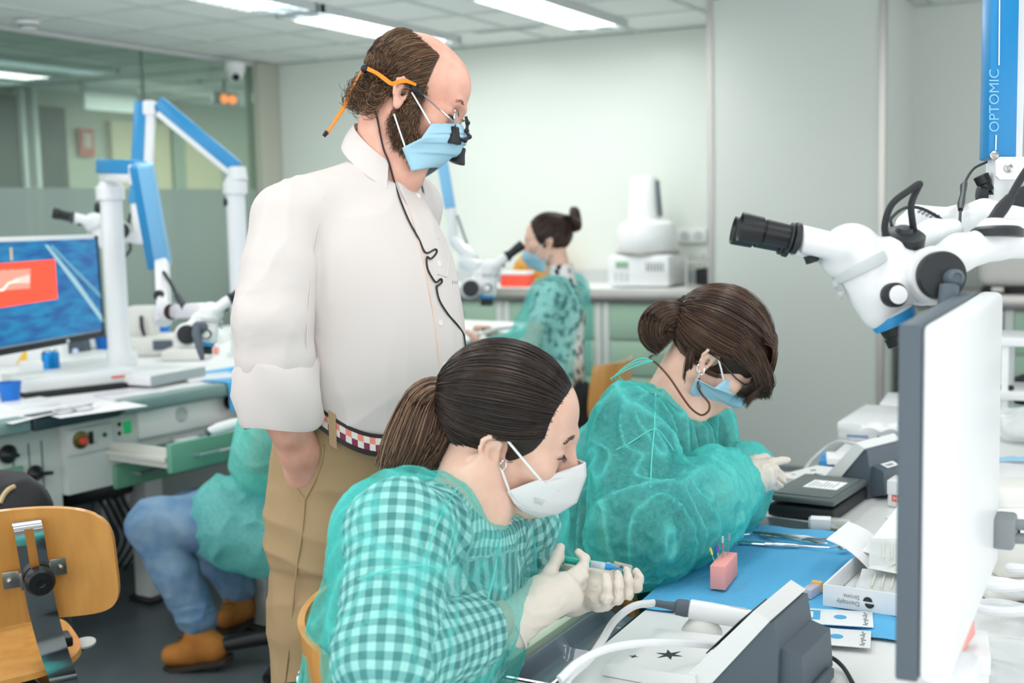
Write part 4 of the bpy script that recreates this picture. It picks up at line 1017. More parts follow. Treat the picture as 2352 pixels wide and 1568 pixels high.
def sachet(x, y, z, w, l, ang, tilt, label, seed, m=M_white):
    Mx = fM@Matrix.Translation((x, y, z))@Matrix.Rotation(math.radians(ang), 4, 'Z')@Matrix.Rotation(math.radians(tilt), 4, 'X')
    t = thing('sachet', label, 'sachet', Mx.to_translation(), 'sachets in the white tray box')
    def f(u, v): return ((u-.5)*w, (v-.5)*l, .003*math.sin(u*PI)*math.sin(v*PI)+.002*math.sin(u*9+seed)*math.sin(v*7))
    MB(Mx).sheet(f, 14, 14, .001).build('pouch', m, t)
    bb = MB(Mx)
    for k in range(6): bb.tube([(-w*.3+k*w*.12, -l*.28, .006), (-w*.3+k*w*.12, l*.22, .006)], .0016, 6)
    bb.build('points', mat('pale_points', '#d9dccb', .5), t); return t
sachet(.10, .09, .024, .13, .11, 8, 6, 'clear sachet at the near end of the white tray box', 1, M_film)
sachet(.115, .14, .036, .12, .10, -12, -8, 'white sachet in the middle of the tray box', 2)
sachet(.085, .20, .048, .12, .12, 15, 10, 'clear sachet leaning on the white leaflet in the tray box', 3, M_film)
t_ = thing('leaflet', 'white folded leaflet with printed scale propped in the far half of the tray box', 'leaflet', fM@Vector((.08, .32, .05)))
Lm = fM@Matrix.Translation((.075, .30, .062))@Matrix.Rotation(math.radians(14), 4, 'X')@Matrix.Rotation(math.radians(-6), 4, 'Z')
MB(Lm).sheet(lambda u, v: ((u-.5)*.11, (v-.5)*.21, .012*abs(u-.35)), 10, 8, .001).build('sheet', M_paper, t_)
b = MB(Lm)
for k in range(9): b.box((.02, -.06+k*.016, .0085), (.03, .0012, .0006))
b.build('printed_scale', M_grey, t_)
MB(Lm).tube([(-.01, .075, .012), (.02, .078, .014), (.045, .085, .014)], .005, 8).build('yellow_sachet', mat('pale_yellow', '#e8dcae', .4), t_)
meta(MB(fM@Matrix.Translation((.0, .235, .043))@Matrix.Rotation(.5, 4, 'Y')).sheet(lambda u, v: ((u-.5)*.10, (v-.5)*.14, .006*math.sin(u*4)), 8, 8, .0012).build('paper_flap', M_paper, None), 'white paper flap sticking out left of the tray box', 'paper')
# two printed sachet cards
for px, py, ang, l in ((1912, 1420, 12, 'upper blue and white printed card under the tray box'), (1903, 1462, 10, 'lower blue and white printed card, partly behind the handpiece tip')):
    p = Zp(px, py, ZM); fC = Rz(math.radians(ang), (p[0], p[1], ZM-.0004 if py > 1440 else ZM+.001)); t_ = thing('printed_card', l, 'card', p, 'printed cards on the bib')
    MB(fC).box((0, 0, .001), (.125, .075, .002), .0006).build('card', M_white, t_)
    MB(fC).box((-.036, .004, .0023), (.034, .045, .0006), .0002).build('blue_field', M_sky, t_)
    MB(fC).box((-.036, .004, .0028), (.012, .028, .0006), .0002).build('white_field', M_white, t_)
    MB(fC).lathe((.012, 0, .0022), (0, 0, 1), [(0, .010), (.0004, .010), (.0005, .007), (.0005, 0)], 20).build('blue_drop', M_sky, t_)
    b = MB(fC)
    for k in range(9): b.box((.050+.002*(k % 2), -.030+k*.0072, .0022), (.007-.002*(k % 3), .0048, .0004))
    b.build('small_print', M_grey, t_)
# black case with lid
p0 = Zp(1758, 1186, ZT); Lc, Wc = .25, .145
fM = Rz(math.radians(-5), (p0[0]+.002, p0[1]+.008, ZT)); t_ = thing('hard_case', 'flat black plastic case with white sticker on the right bench', 'case', p0)
MB(fM).box((Wc/2, Lc/2, .014), (Wc, Lc, .026), .006, 3).build('base', M_rubber, t_)
lidM = fM@Matrix.Translation((0, Lc, .028))@Matrix.Rotation(math.radians(-.9), 4, 'X')
lid = MB(lidM).box((Wc/2, -Lc/2, .010), (Wc+.004, Lc+.004, .014), .005, 3).build('lid', mat('charcoal_lid', '#5a6464', .45, bump=(300, .1, .0004)), t_)
MB(lidM).box((Wc/2, -Lc/2, .0178), (Wc-.02, Lc-.03, .003), .001).build('raised_panel', mat('charcoal_lid_panel', '#646e6e', .5), lid)
st = MB(lidM).box((Wc/2+.012, -Lc*.46, .0196), (.075, .085, .0006)).build('sticker', M_paper, lid)
b = MB(lidM)
for k in range(7): b.box((Wc/2+.012-.028+k*.0085, -Lc*.46-.004*(k % 3), .0201), (.0022, .06-.012*(k % 3), .0003))
b.build('printed_lines', M_grey, st)
# clear vial box
p = Zp(1905, 1218, ZT); fM = Rz(math.radians(10), (p[0], p[1], ZT+.0025)); t_ = thing('vial_box', 'small clear plastic box with white label beside the black case', 'box', p)
MB(fM).box((0, .01, .010), (.085, .03, .02), .002).build('box', mat('clear_styrene', '#eef1f0', .08, alpha=.45, spec=.8), t_)
MB(fM).box((-.018, .01, .0105), (.04, .0312, .0212), .001).build('label', M_paper, t_)
for k in range(4): MB(fM).tube([(.012, .0+k*.006, .008), (.036, .0+k*.006, .008)], .002, 8).build('point', mat('pale_gold', '#cdbb8a', .4), t_)

# ---- endo motor consoles
M_icon = mat('icon_dark', '#1f3038', .5)
def star(b, c, r, n=6, z=0):
    P = []
    for k in range(2*n):
        a = PI*k/n; rr = r if k % 2 == 0 else r*.32; P.append((c[0]+rr*math.cos(a), c[1]+rr*math.sin(a), z))
    o = len(P); b.raw(P+[(c[0], c[1], z)], [[i, (i+1) % o, o] for i in range(o)])
def console(o, ang, label, sticker):
    """o = back bottom centre, faces local -x"""
    t = thing('endo_motor_console', label, 'console', o, 'endodontic motor consoles'); M = Rz(ang, o); w = .15
    y0 = -w/2
    ex, ez, ey = (-1, 0, 0), (0, 0, 1), (0, 1, 0)
    def pr(poly, y, wd, nm_, m):
        return MB(M).prism(poly, (0, y, 0), ex, ez, ey, wd).build(nm_, m, t, smooth=False, sharp=None)
    pr([(.008, .116), (.03, .127), (.135, .012), (.118, .004), (.09, .016)], y0-.003, w+.006, 'front_plate', M_whiteP)
    pr([(.0, .0), (.112, .0), (.112, .010), (.028, .112), (.004, .112), (-.002, .074)], y0+.002, w-.004, 'back_shell', M_dgrey)
    d = pr([(-.002, .075), (-.030, .066), (-.034, .012), (0, .004)], y0+.015, w-.02, 'battery_box', M_dgrey)
    MB(M).box((.038, .01, .012), (.012, .07, .016), .003).build('catch', M_dgrey, d)
    pr([(.11, 0), (.255, 0), (.25, .018), (.112, .024)], y0-.012, w+.024, 'keypad', M_whiteP)
    b = MB(M@Matrix.Translation((-.18, 0, .0218))@Matrix.Rotation(math.radians(-2.6), 4, 'Y')); star(b, (.0, -.02), .022); star(b, (.03, .035), .011, 5); star(b, (-.038, .025), .012, 4); star(b, (-.045, -.045), .008, 4)
    b.build('key_icons', M_icon, t, smooth=False)
    MB(M).lathe((-.075, y0-.003+w+.006, .07), (0, 1, 0), [(0, .008), (.01, .008), (.012, .006)], 16).build('socket', M_black, t)
    scr = MB(M@Matrix.Translation((-.082, 0, .0725))@Matrix.Rotation(math.radians(-47.5), 4, 'Y')); scr.box((0, 0, .002), (.075, .11, .002), .001); scr.build('screen', M_black, t)
    if sticker:
        lb = MB(M).box((.013, -.005, .0715), (.02, .05, .0006), R=Matrix.Rotation(math.radians(18), 3, 'Y')).build('sticker', M_paper, d)
        Lt = M@Matrix.Translation((.0185, -.024, .0705))@Matrix.Rotation(math.radians(18), 4, 'Y')@Matrix.Rotation(PI/2, 4, 'Z'); lettering('MARS', .012, Lt, M_ink, d, 'printed_name')
        MB(M).lathe((.0322, .0, .036), (1, 0, .07), [(0, .013), (.0006, .013), (.0008, 0)], 24).build('green_emblem', mat('green_emblem', '#58b38c', .4), d)
    return t
console((-.508, 2.89, ZT), math.radians(-22), 'white and dark grey motor console with name sticker, by the blue cup', True)
console((-.415, 1.665, ZT), math.radians(-4), 'nearer motor console with star keys at the bottom edge of the photo', False)
# far console cable + connector
p = Zp(1985, 1035, ZT+.07)
t_ = thing('motor_cable', 'grey cable with dark plug running from the far motor console', 'cable', p)
cq = [np.array([-.560, 2.985, ZT+.075]), np.array([-.60, 3.05, ZT+.078]), np.array([-.66, 3.13, ZT+.07]), np.array([-.705, 3.19, ZT+.045]), np.array([-.74, 3.16, ZT+.012]), np.array([-.735, 3.05, ZT+.006])]
MB().tube(cq[:2], [.009, .006], 12).build('plug', M_dgrey, t_); MB().tube(spline(cq[1:], 8), .0045, 10).build('cable', M_lgrey, t_)
# near handpiece on its cradles
t_ = thing('motor_handpiece', 'white motor handpiece with grey angled head resting on cradles over the bib', 'handpiece', D(1660, 1410, 1.93))
hp = lambda x, y, d=1.93: D(x, y, d)
ax0, ax1 = hp(1582, 1398, 1.93), hp(1790, 1434, 1.90); dv = nrm(ax1-ax0); Lh = np.linalg.norm(ax1-ax0)
MB().lathe(ax0, dv, [(0, .012), (.002, .0155), (.03, .016), (Lh-.03, .0145), (Lh, .012), (Lh+.001, 0)], 28).build('motor_body', M_white, t_)
MB().lathe(ax0-dv*.055, dv, [(0, .0055), (.02, .006), (.033, .0075), (.036, .0125), (.05, .0135), (.056, .0125)], 24).build('strain_relief', M_dgrey, t_)
MB().box(ax0+dv*Lh*.55+u2*.0145, (.028, .007, .003), .001, R=Matrix(((dv[0], fw[0], u2[0]), (dv[1], fw[1], u2[1]), (dv[2], fw[2], u2[2])))).build('switch', M_lgrey, t_)
hd = [ax1, ax1+dv*.02, hp(1845, 1443, 1.9), hp(1868, 1449, 1.9), hp(1886, 1456, 1.9)]
MB().tube(hd, [.0125, .0115, .0095, .008, .0075], 20).build('contra_angle', mat('satin_silver', '#b9c1c7', .28, .8), t_)
MB().lathe(hp(1858, 1446, 1.9), hd[3]-hd[2], [(-.008, .0088), (-.006, .0096), (.004, .0092), (.006, .0084)], 20, cap=False).build('red_ring', mat('crimson_ring', '#c9496a', .4), t_)
MB().lathe(hp(1888, 1452, 1.9), np.array([.2, -.1, -.9]), [(-.007, .006), (-.005, .0075), (.006, .007), (.008, .003)], 16).build('head', M_lgrey, t_)
MB().tube([hp(1892, 1459, 1.9), hp(1903, 1472, 1.9)], [.0011, .0004], 6).build('file', M_steel, t_)
for k, (px, py, l) in enumerate(((1612, 1432, 'left egg-shaped cradle holding the motor handpiece'), (1838, 1476, 'right egg-shaped cradle holding the handpiece head'))):
    q = D(px, py, 1.93 if k == 0 else 1.9); fl = ZT+.0004
    s = SDF(q-np.array([.05, .05, .14]), q+np.array([.05, .05, .06]), .0025)
    s.cone((q[0], q[1], q[2]-.012), (q[0], q[1], fl+.012), .021, .026, k=.006); s.ell((q[0], q[1], fl+.01), (.032, .03, .012), k=.012)
    s.cone(ax0+np.array([0, 0, .006]), ax1+dv*.12+np.array([0, 0, .006]), .0165, .0165, k=.004, op='s'); s.cut(lambda X, Y, Z: fl-Z+0*X+0*Y)
    meta(sdf_obj(s, 'handpiece_cradle', M_offw, None), l, 'cradle', 'handpiece cradles')
t_ = thing('motor_cable', 'thick white handpiece cable looping over the near drawer to the bottom edge', 'cable', hp(1500, 1388))
st_ = ax0-dv*.055
MB().tube(spline([st_, D(1455, 1392, 1.9), D(1412, 1425, 1.84), D(1380, 1475, 1.77), D(1352, 1515, 1.70), D(1310, 1552, 1.65), D(1290, 1590, 1.62)], 8), .0058, 14).build('cable', M_white, t_)
t_ = thing('motor_cable', 'white cable arching over the keypad of the near motor console', 'cable', D(1500, 1475, 1.7))
MB().tube(spline([D(1285, 1560, 1.62), D(1330, 1520, 1.64), D(1400, 1488, 1.68), D(1500, 1475, 1.72), D(1600, 1478, 1.76), D(1700, 1490, 1.78)], 8), .0058, 14).build('cable', M_white, t_)
t_ = thing('power_cable', 'thin black power cable curling behind the near motor console', 'cable', Zp(1850, 1520, ZT))
MB().tube(spline([Zp(1785, 1560, ZT+.03), Zp(1800, 1545, ZT+.02), Zp(1850, 1515, ZT+.03), Zp(1900, 1507, ZT+.02), Zp(1935, 1530, ZT+.008), Zp(1965, 1580, ZT+.006)], 8), .0032, 10).build('cable', M_rubber, t_)
# ---- farther things on the right bench
def carton2(px, py, size, ang, label, marks=(), z=ZT):
    p = Zp(px, py, z); return carton((p[0], p[1]), size, ang, label, z, marks)
carton2(2025, 990, (.17, .34, .05), -2, 'flat white carton beyond the motor console, papers on its lid', [(-.03, .012, .06, .008, mat('pale_blue_print', '#7f93b8', .5)), (.03, .012, .01, .01, M_ink)])
p = Zp(2025, 985, ZT+.05); t_ = thing('tissue', 'crumpled white tissue on the far white carton', 'tissue', p)
MB().sheet(lambda u, v: (p[0]-.05+u*.11+.006*math.sin(v*9), p[1]-.06+v*.12, ZT+.0525+.012*abs(math.sin(u*6+v*4)*math.sin(v*5+1))), 24, 24, .0008).build('sheet', M_paper, t_)
carton2(2075, 935, (.12, .24, .03), 4, 'long white carton at the far end of the right bench')
rot_flat('mobile_phone', 2098, 955, (.075, .05, .014), mat('dusky_pink', '#a77482', .4), 'small dusky pink case on the bench end against the monitor', 'phone', 20, z=ZT+.0)
cup(Zp(2098, 1035, ZT), 'blue plastic cup on the right bench half hidden by the monitor', .95)
rot_flat('note_pad', 1935, 1062, (.11, .11, .014), mat('blue_pad', '#3f98d4', .6), 'blue topped pad beyond the keypad of the motor console', 'pad', 8)
rot_flat('gauze_pad', 1945, 1060, (.10, .09, .016), M_paper, 'white gauze stack lying on the blue pad', 'gauze', 14, z=ZT+.0148)
for px, py, sz, an_, l, zz in ((2084, 1160, (.07, .06, .06), -6, 'farther', .02), (2086, 1228, (.07, .06, .04), -8, 'nearer', .014)):
    cb_ = carton2(px, py, sz, an_, 'small white box with red label at the monitor edge, %s one' % l, [(.0, zz, .05, .014, M_red)])
    lettering('MANI', .012, Rz(math.radians(an_), cb_.location)@Matrix(((1, 0, 0, -.022), (0, 0, -1, -sz[1]/2-.0028), (0, 1, 0, zz-.004), (0, 0, 0, 1))), M_paper, cb_, 'printed_name')

# ---- monitor seen edge-on
XM = -.186
t_ = thing('computer_monitor', 'white backed monitor seen edge-on at the right of the photo', 'monitor', (XM, 1.45, ZT))
yn, yf = 1.235, 1.70; zt0, zt1 = 1.302, .945
MB().box((XM-.010, (yn+yf)/2, (zt0+zt1)/2), (.022, yf-yn, zt0-zt1), .003).build('bezel', M_dgrey, t_)
MB().box((XM-.0215, (yn+yf)/2, (zt0+zt1)/2), (.001, yf-yn-.03, zt0-zt1-.03)).build('screen', M_black, t_)
MB().box((XM+.016, (yn+yf)/2, (zt0+zt1)/2), (.030, yf-yn, zt0-zt1), .009, 3).build('back_shell', M_white, t_)
MB().box((XM+.035, 1.3, .85), (.03, .08, .2), .01).build('stand_neck', M_white, t_); MB().box((XM+.03, 1.3, ZT+.009), (.16, .2, .016), .006).build('stand_foot', M_white, t_)
b = MB(); b.box((XM+.042, 1.66, 1.0), (.026, .05, .04), .005); b.cyl((XM+.05, 1.66, 1.009), (XM+.082, 1.665, 1.009), .007); b.cyl((XM+.05, 1.66, .991), (XM+.082, 1.665, .991), .007); b.build('plug', M_grey, t_)

# ---- hanging microscope with vertical blue arm
TM = thing('surgical_microscope', 'large white microscope with black eyepieces hanging from a vertical blue arm at right', 'microscope', (-.1, 1.9, ZT), 'microscopes on blue jointed arms')
Mm = frame(D(2000, 650, 1.62), r2, u2); Mm = Matrix(((r2[0], fw[0], u2[0], Mm[0][3]), (r2[1], fw[1], u2[1], Mm[1][3]), (r2[2], fw[2], u2[2], Mm[2][3]), (0, 0, 0, 1)))
mbody = microscope(Mm, TM)
for tx, a_, x_, z_ in (('2.5', 65, .0705, .0), ('1.6', 65, .062, .0)): pass
s = SDF(np.minimum(D(2040, 640, 1.5), D(2420, 470, 2.1))-.2, np.maximum(D(2040, 640, 1.5), D(2420, 470, 2.1))+.2, .003)
dA_ = 1.64
s.chain([D(2150, 618, dA_), D(2200, 590, dA_), D(2290, 562, dA_+.03), D(2420, 560, dA_+.06)], [.020, .020, .019, .02], k=.012)
s.chain([D(2150, 600, dA_), D(2200, 572, dA_), D(2290, 545, dA_+.03), D(2420, 540, dA_+.06)], [.018, .018, .017, .018], k=.012)
s.chain([D(2060, 570, dA_+.02), D(2140, 535, dA_+.04), D(2185, 528, dA_+.05)], [.018, .018, .016], k=.01)
s.chain([D(2270, 525, dA_+.03), D(2420, 540, dA_+.06)], [.012, .014], k=.02)
sdf_obj(s, 'swing_arm', M_mic, TM)
s = SDF(np.minimum(D(2040, 640, 1.6), D(2420, 470, 2.2))-.2, np.maximum(D(2040, 640, 1.6), D(2420, 470, 2.2))+.2, .004)
dB_ = 1.85
s.chain([D(2090, 520, dB_), D(2200, 505, dB_), D(2260, 490, dB_), D(2420, 520, dB_)], [.022, .020, .02, .02], k=.012); s.chain([D(2105, 490, dB_), D(2150, 500, dB_)], [.014, .016], k=.01)
sdf_obj(s, 'rear_link', M_mic, TM)
b = MB()
for k in range(5): beam(b, D(2108+k*9, 488+k*4, dB_-.03), D(2122+k*9, 478+k*4, dB_-.03), .002, .004, u2, .0005)
b.build('vent_slots', M_grey, TM)
MB().lathe(D(2075, 545, dA_-.01), u2-fw*.5, [(-.01, .028), (.004, .028), (.008, .022), (.009, .012), (.014, .010), (.0145, 0)], 28).build('dark_dial', M_sdbl, TM)
da = 2.0
b = MB(); beam(b, D(2303, -260, da), D(2291, 366, da), .045, .042, -fw, .003); b.build('arm_cover', mat('strong_blue_enamel', '#1383c0', .3), TM)
b = MB(); beam(b, D(2335, -260, da+.02), D(2316, 385, da+.02), .04, .016, -fw, .003); beam(b, D(2300, 330, da+.01), D(2299, 500, da+.01), .04, .038, -fw, .006)
b.build('arm_core', M_mic, TM)
b = MB(); b.prism([(0, .012), (.006, .018), (.045, .018), (.05, .012), (.05, -.012), (.045, -.018), (.006, -.018), (0, -.012)], D(2288, 386, da-.035), r2, u2, fw, .006); b.build('hinge_cover', M_white, TM)
for px, py in ((2283, 357), (2316, 386)): MB().lathe(D(px, py, da-.026 if py < 370 else da-.036), -fw, [(0, .007), (.002, .007), (.003, .004), (.002, .003), (.002, 0)], 20).build('bolt', M_steel, TM)
ta_ = D(2320, -235, da); tp_ = np.array([.42, 2.35, ta_[2]])
b = MB(); beam(b, ta_, tp_, .06, .06, (0, 0, 1), .01, .06); b.build('upper_arm', M_mic, TM)
MB().lathe((tp_[0], tp_[1], ZT), (0, 0, 1), [(0, .07), (.015, .07), (.02, .046), (tp_[2]-ZT-.06, .043), (tp_[2]-ZT-.03, .055), (tp_[2]-ZT+.04, .05), (tp_[2]-ZT+.045, 0)], 28).build('post', M_mic, TM)
T_ = Matrix(((u2[0], -r2[0], -fw[0], 0), (u2[1], -r2[1], -fw[1], 0), (u2[2], -r2[2], -fw[2], 0), (0, 0, 0, 1)))
q = D(2294, 304, da-.0245); T2 = T_.copy(); T2.translation = Vector(q)
lettering('OPTOMIC', .0225, T2, M_lblue, TM, 'printed_name', 1.0)
b = MB(); beam(b, D(2294.5, 150, da-.0235), D(2297.5, -200, da-.0235), .0018, .0012, -fw, 0); beam(b, D(2287, 345, da-.0235), D(2288, 310, da-.0235), .0018, .0012, -fw, 0); b.build('printed_line', M_white, TM)
b = MB(); b.lathe(D(2252, 402, da), D(2268, 436, da)-D(2252, 402, da), [(0, .008), (.001, .0125), (.014, .012), (.016, .0095), (.028, .0105), (.03, 0)], 20); b.build('spot_lamp', M_black, TM)
b = MB(); b.lathe(D(2246, 447, da), r2, [(0, .012), (.001, .0145), (.012, .0145), (.013, .006), (.03, .006), (.04, .006)], 24); b.build('clamp_screw', M_sdbl, TM)
b = MB(); beam(b, D(2270, 447, da), D(2276, 520, da), .016, .016, -fw, .004); b.build('lamp_bracket', M_mic, TM)
b = MB(); b.lathe(D(2356, 462, da-.05), -fw, [(0, .024), (.012, .024), (.014, .018), (.0142, .0)], 28); b.build('side_dial', M_sdbl, TM)
def cab(pts, r, name='cable', m=None): return MB().tube(spline(pts, 8), r, 10).build(name, m or M_rubber, TM)
cab([D(2266, 372, 1.98), D(2236, 388, 1.95), D(2216, 420, 1.9), D(2210, 450, 1.85), D(2205, 500, 1.75), D(2205, 548, 1.66)], .0021)
MB().tube([D(2217, 420, 1.9), D(2213, 428, 1.885), D(2212, 445, 1.86), D(2207, 470, 1.8), D(2206, 482, 1.78)], [.0035, .0055, .0042, .0056, .0035], 10).build('plug', M_black, TM)
cab([D(2395, 340, 1.75), D(2350, 402, 1.74), D(2318, 458, 1.72)], .0055)
MB().tube([D(2320, 455, 1.72), D(2300, 480, 1.71), D(2282, 505, 1.70), D(2262, 530, 1.69)], [.0075, .0095, .0085, .0115], 14).build('cable_grip', M_rubber, TM)
MB().lathe(D(2290, 528, 1.66), u2, [(-.01, .034), (.0, .034), (.004, .028), (.0045, 0)], 32).build('arm_dial', M_sdbl, TM)
cab([D(2040, 552, 1.62), D(2032, 520, 1.61), D(2048, 470, 1.6), D(2090, 436, 1.6), D(2112, 422, 1.6), D(2106, 436, 1.61), D(2093, 470, 1.61), D(2096, 510, 1.62), D(2102, 540, 1.64)], .0045)
cab([D(2048, 518, 1.66), D(2048, 500, 1.67), D(2080, 477, 1.7), D(2120, 480, 1.72), D(2170, 510, 1.74), D(2204, 550, 1.70)], .0022)

# ---- cluttered far side of the right bench, behind the white monitor
def rb(px, py, z=ZT): return Zp(px, py, z)
t_ = thing('wall_shelf', 'white open shelf unit over the far side of the right bench', 'shelf', (-.2, 3.6, ZT))
q = Yp(2300, 776, 4.0)
b = MB(); 
for z in (q[2], q[2]-.16): b.box((q[0]+.36, 4.0, z), (.8, .22, .026), .003)
b.box((q[0]+.02, 4.0, (ZT+q[2])/2), (.02, .2, q[2]-ZT)); b.box((q[0]+.74, 4.0, (ZT+q[2])/2), (.02, .2, q[2]-ZT)); b.build('frame', M_white, t_)
p = rb(2352, 925); t_ = thing('zip_pouch', 'round black zipped pouch at the right edge behind the monitor', 'pouch', p)
MB().lathe(p+np.array([.02, 0, 0]), (0, 0, 1), [(0, .05), (.01, .056), (.06, .056), (.062, .058), (.066, .058), (.068, .055), (.085, .052), (.095, .03), (.096, 0)], 30).build('body', M_black, t_)
MB().lathe(p+np.array([.02, 0, .063]), (0, 0, 1), [(-.002, .0585), (.002, .0585)], 30, cap=False).build('zip', M_grey, t_)
p = rb(2278, 985); t_ = thing('clear_jar', 'clear jar with dark lid just right of the white monitor', 'jar', p)
MB().lathe(p, (0, 0, 1), [(0, .022), (.002, .024), (.085, .024), (.09, .018)], 24).build('glass', mat('clear_jar', '#eef2f2', .05, alpha=.4, spec=.8), t_); MB().lathe(p, (0, 0, 1), [(.088, .02), (.1, .02), (.102, .016), (.102, 0)], 24).build('lid', M_sdbl, t_)
p = rb(2330, 1010); lumpy('plastic_bag', (p[0]+.03, p[1], ZT+.045), (.10, .09, .05), mat('clear_bag', '#f1f5f6', .12, alpha=.55, spec=.8), 'clear crumpled plastic bag behind the white monitor', 'bag', 21, .35, 16)
p = rb(2310, 1062); t_ = thing('blue_bundle', 'bundle of pale blue plastic points on the bench behind the monitor', 'bundle', p)
b = MB()
for k in range(9): b.tube([(p[0]-.06+k*.006, p[1]-.02+.01*(k % 3), ZT+.006), (p[0]+.02+k*.006, p[1]+.03-.008*(k % 4), ZT+.01)], .0035, 8)
b.build('points', mat('pale_blue_plastic', '#9fc9e3', .3), t_)
carton2(2345, 1120, (.16, .2, .035), -14, 'white carton with red band at the right edge behind the monitor', [(-.03, .02, .06, .008, M_red), (-.01, .008, .05, .006, M_ink)])
p = rb(2300, 1185); t_ = thing('ultrasonic_handpiece', 'grey and black handpiece lying behind the white monitor', 'handpiece', p)
MB().tube([rb(2235, 1140, ZT+.02), rb(2290, 1150, ZT+.02), rb(2340, 1165, ZT+.02), rb(2380, 1190, ZT+.02)], [.012, .013, .011, .009], 14).build('body', M_lgrey, t_)
MB().tube([rb(2240, 1158, ZT+.012), rb(2300, 1168, ZT+.012), rb(2370, 1195, ZT+.012)], [.008, .009, .008], 10).build('grip', M_black, t_)
p = rb(2300, 1370)+np.array([.05, .02, 0]); fM = frame((p[0], p[1], ZT), r2*np.array([1, 1, 0]), (0, 0, 1)); t_ = thing('scaler_unit', 'beige bench unit with rounded base at the right edge behind the monitor', 'device', p)
MB(fM).box((.03, .08, .10), (.17, .12, .16), .02, 3).build('housing', M_offw, t_); MB(fM).box((.04, .07, .012), (.26, .2, .024), .01, 3).build('base', M_offw, t_)
MB(fM).lathe((.005, .018, .045), (0, -1, 0), [(0, .013), (.004, .012), (.005, 0)], 20).build('knob', M_black, t_)
MB(fM).tube(spline([(.07, .015, .15), (.085, 0, .09), (.10, -.02, .05), (.14, -.04, .02), (.18, -.05, .012)], 6), .006, 10).build('hose', M_white, t_)
MB(fM).box((-.035, .015, .125), (.05, .01, .05), .008).build('sticker', M_white, t_); MB(fM).lathe((-.03, .0095, .11), (0, -1, 0), [(0, .008), (.001, .008), (.0012, 0)], 14).build('dark_dot', M_black, t_)
p = rb(2195, 1476, ZT+.03); t_ = thing('foam_wedge', 'coral foam wedge standing against the white monitor back', 'foam block', p)
q0, q1 = Zp(2182, 1482, ZT+.065), Zp(2218, 1432, ZT+.075); dv_ = nrm(q1-q0)
MB(frame((q0+q1)/2, dv_, u2)).box((0, 0, 0), (.058, .03, .022), .002).build('block', M_pink, t_)
p = Zp(2200, 1470, ZT+.05); carton((p[0], p[1]), (.08, .11, .05), 8, 'white carton under the coral wedge beside the monitor foot', ZT)
for k, (px, py, l, a) in enumerate(((2290, 1440, 'white ribbed hose coil at the right edge of the bench', .05), (2330, 1400, 'second white hose coil nearer the beige unit', .035))):
    p = rb(px+30, py); b = MB(); b.tube([(p[0]+a*math.cos(t0)*(1-.02*t0), p[1]+a*math.sin(t0)*(1-.02*t0), ZT+.01+.006*t0) for t0 in np.linspace(0, 4*PI, 60)], .0085, 10); t_ = thing('hose_coil', l, 'hose', p, 'white hose coils'); b.build('hose', M_white, t_)
p = rb(2250, 1545); meta(MB().sheet(lambda u, v: (p[0]-.02+u*.3, p[1]-.05+v*.2, ZT+.004+.012*abs(math.sin(u*7+v*3)*math.sin(v*6))), 24, 20, .001).build('plastic_sheet', M_film, None), 'crumpled clear film in the lower right corner', 'film')
p = rb(2290, 838, ZT); q = Yp(2290, 824, 3.85); t_ = thing('marker_pen', 'black capped marker on the white shelf behind the monitor', 'pen', q)
q = Yp(2285, 832, 3.92)
zz = Yp(2300, 776, 4.0)[2]-.16+.013+.0075
MB().tube([(q[0]-.03, 3.92, zz), (q[0]-.005, 3.92, zz)], .0075, 12).build('body', M_white, t_); MB().tube([(q[0]-.005, 3.92, zz), (q[0]+.05, 3.92, zz), (q[0]+.055, 3.92, zz)], [.0082, .008, .004], 12).build('cap', M_black, t_)
# equipment on the recess counter (seen between arm and monitor)
q = Zp(2310, 668, .93); t_ = thing('autoclave', 'white rounded bench machine on the recess counter under the microscope arm', 'machine', q)
MB().box((q[0]+.12, 7.15, 1.09), (.5, .42, .26), .06, 4).build('housing', M_offw, t_); MB().box((q[0]+.12, 7.15, .945), (.46, .38, .024), .004).build('base', M_black, t_); MB().box((q[0]+.12, 7.15, 1.225), (.4, .36, .02), .004).build('lid', M_steel, t_)
b = MB(); b.box((q[0]-.02, 6.9, .95), (.06, .06, .03), .004); meta(b.build('tap_fitting', M_steel), 'small steel fitting at the front of the recess counter', 'fitting')
# ================================================================== people: helpers
from mathutils.bvhtree import BVHTree
def bvh(V, F): return BVHTree.FromPolygons([tuple(v) for v in V], [tuple(map(int, f)) for f in F])
def hits(tree, pts, off=.0015):
    """points of a surface met by the sight lines through picture points"""
    out = []; last = None
    for x, y in pts:
        d = nrm(ray(x, y)); r = tree.ray_cast(Vector(CAM), Vector(d))
        if r[0] is not None: last = np.linalg.norm(np.array(r[0])-CAM)
        if last is not None: out.append(CAM+d*(last-off))
    return np.array(out)
def skin_mat(name, c, c2, lips=None):
    m = mat(name, c, .48, var=(38, c2, .35, .75), bump=(420, .12, .0006), sss=.18, spec=.4); return m
def hair_mat(name, c1, c2, c3, rough=.34):
    m = bpy.data.materials.new(name); m.use_nodes = True; t = m.node_tree; b = t.nodes['Principled BSDF']
    g = nd(t, 'ShaderNodeNewGeometry'); r = nd(t, 'ShaderNodeValToRGB'); e = r.color_ramp.elements
    e[0].color = lin(c1); e[1].color = lin(c3); x = e.new(.55); x.color = lin(c2)
    t.links.new(g.outputs['Random Per Island'], r.inputs[0]); t.links.new(r.outputs[0], b.inputs['Base Color'])
    b.inputs['Roughness'].default_value = rough; b.inputs['Specular IOR Level'].default_value = .55
    return m
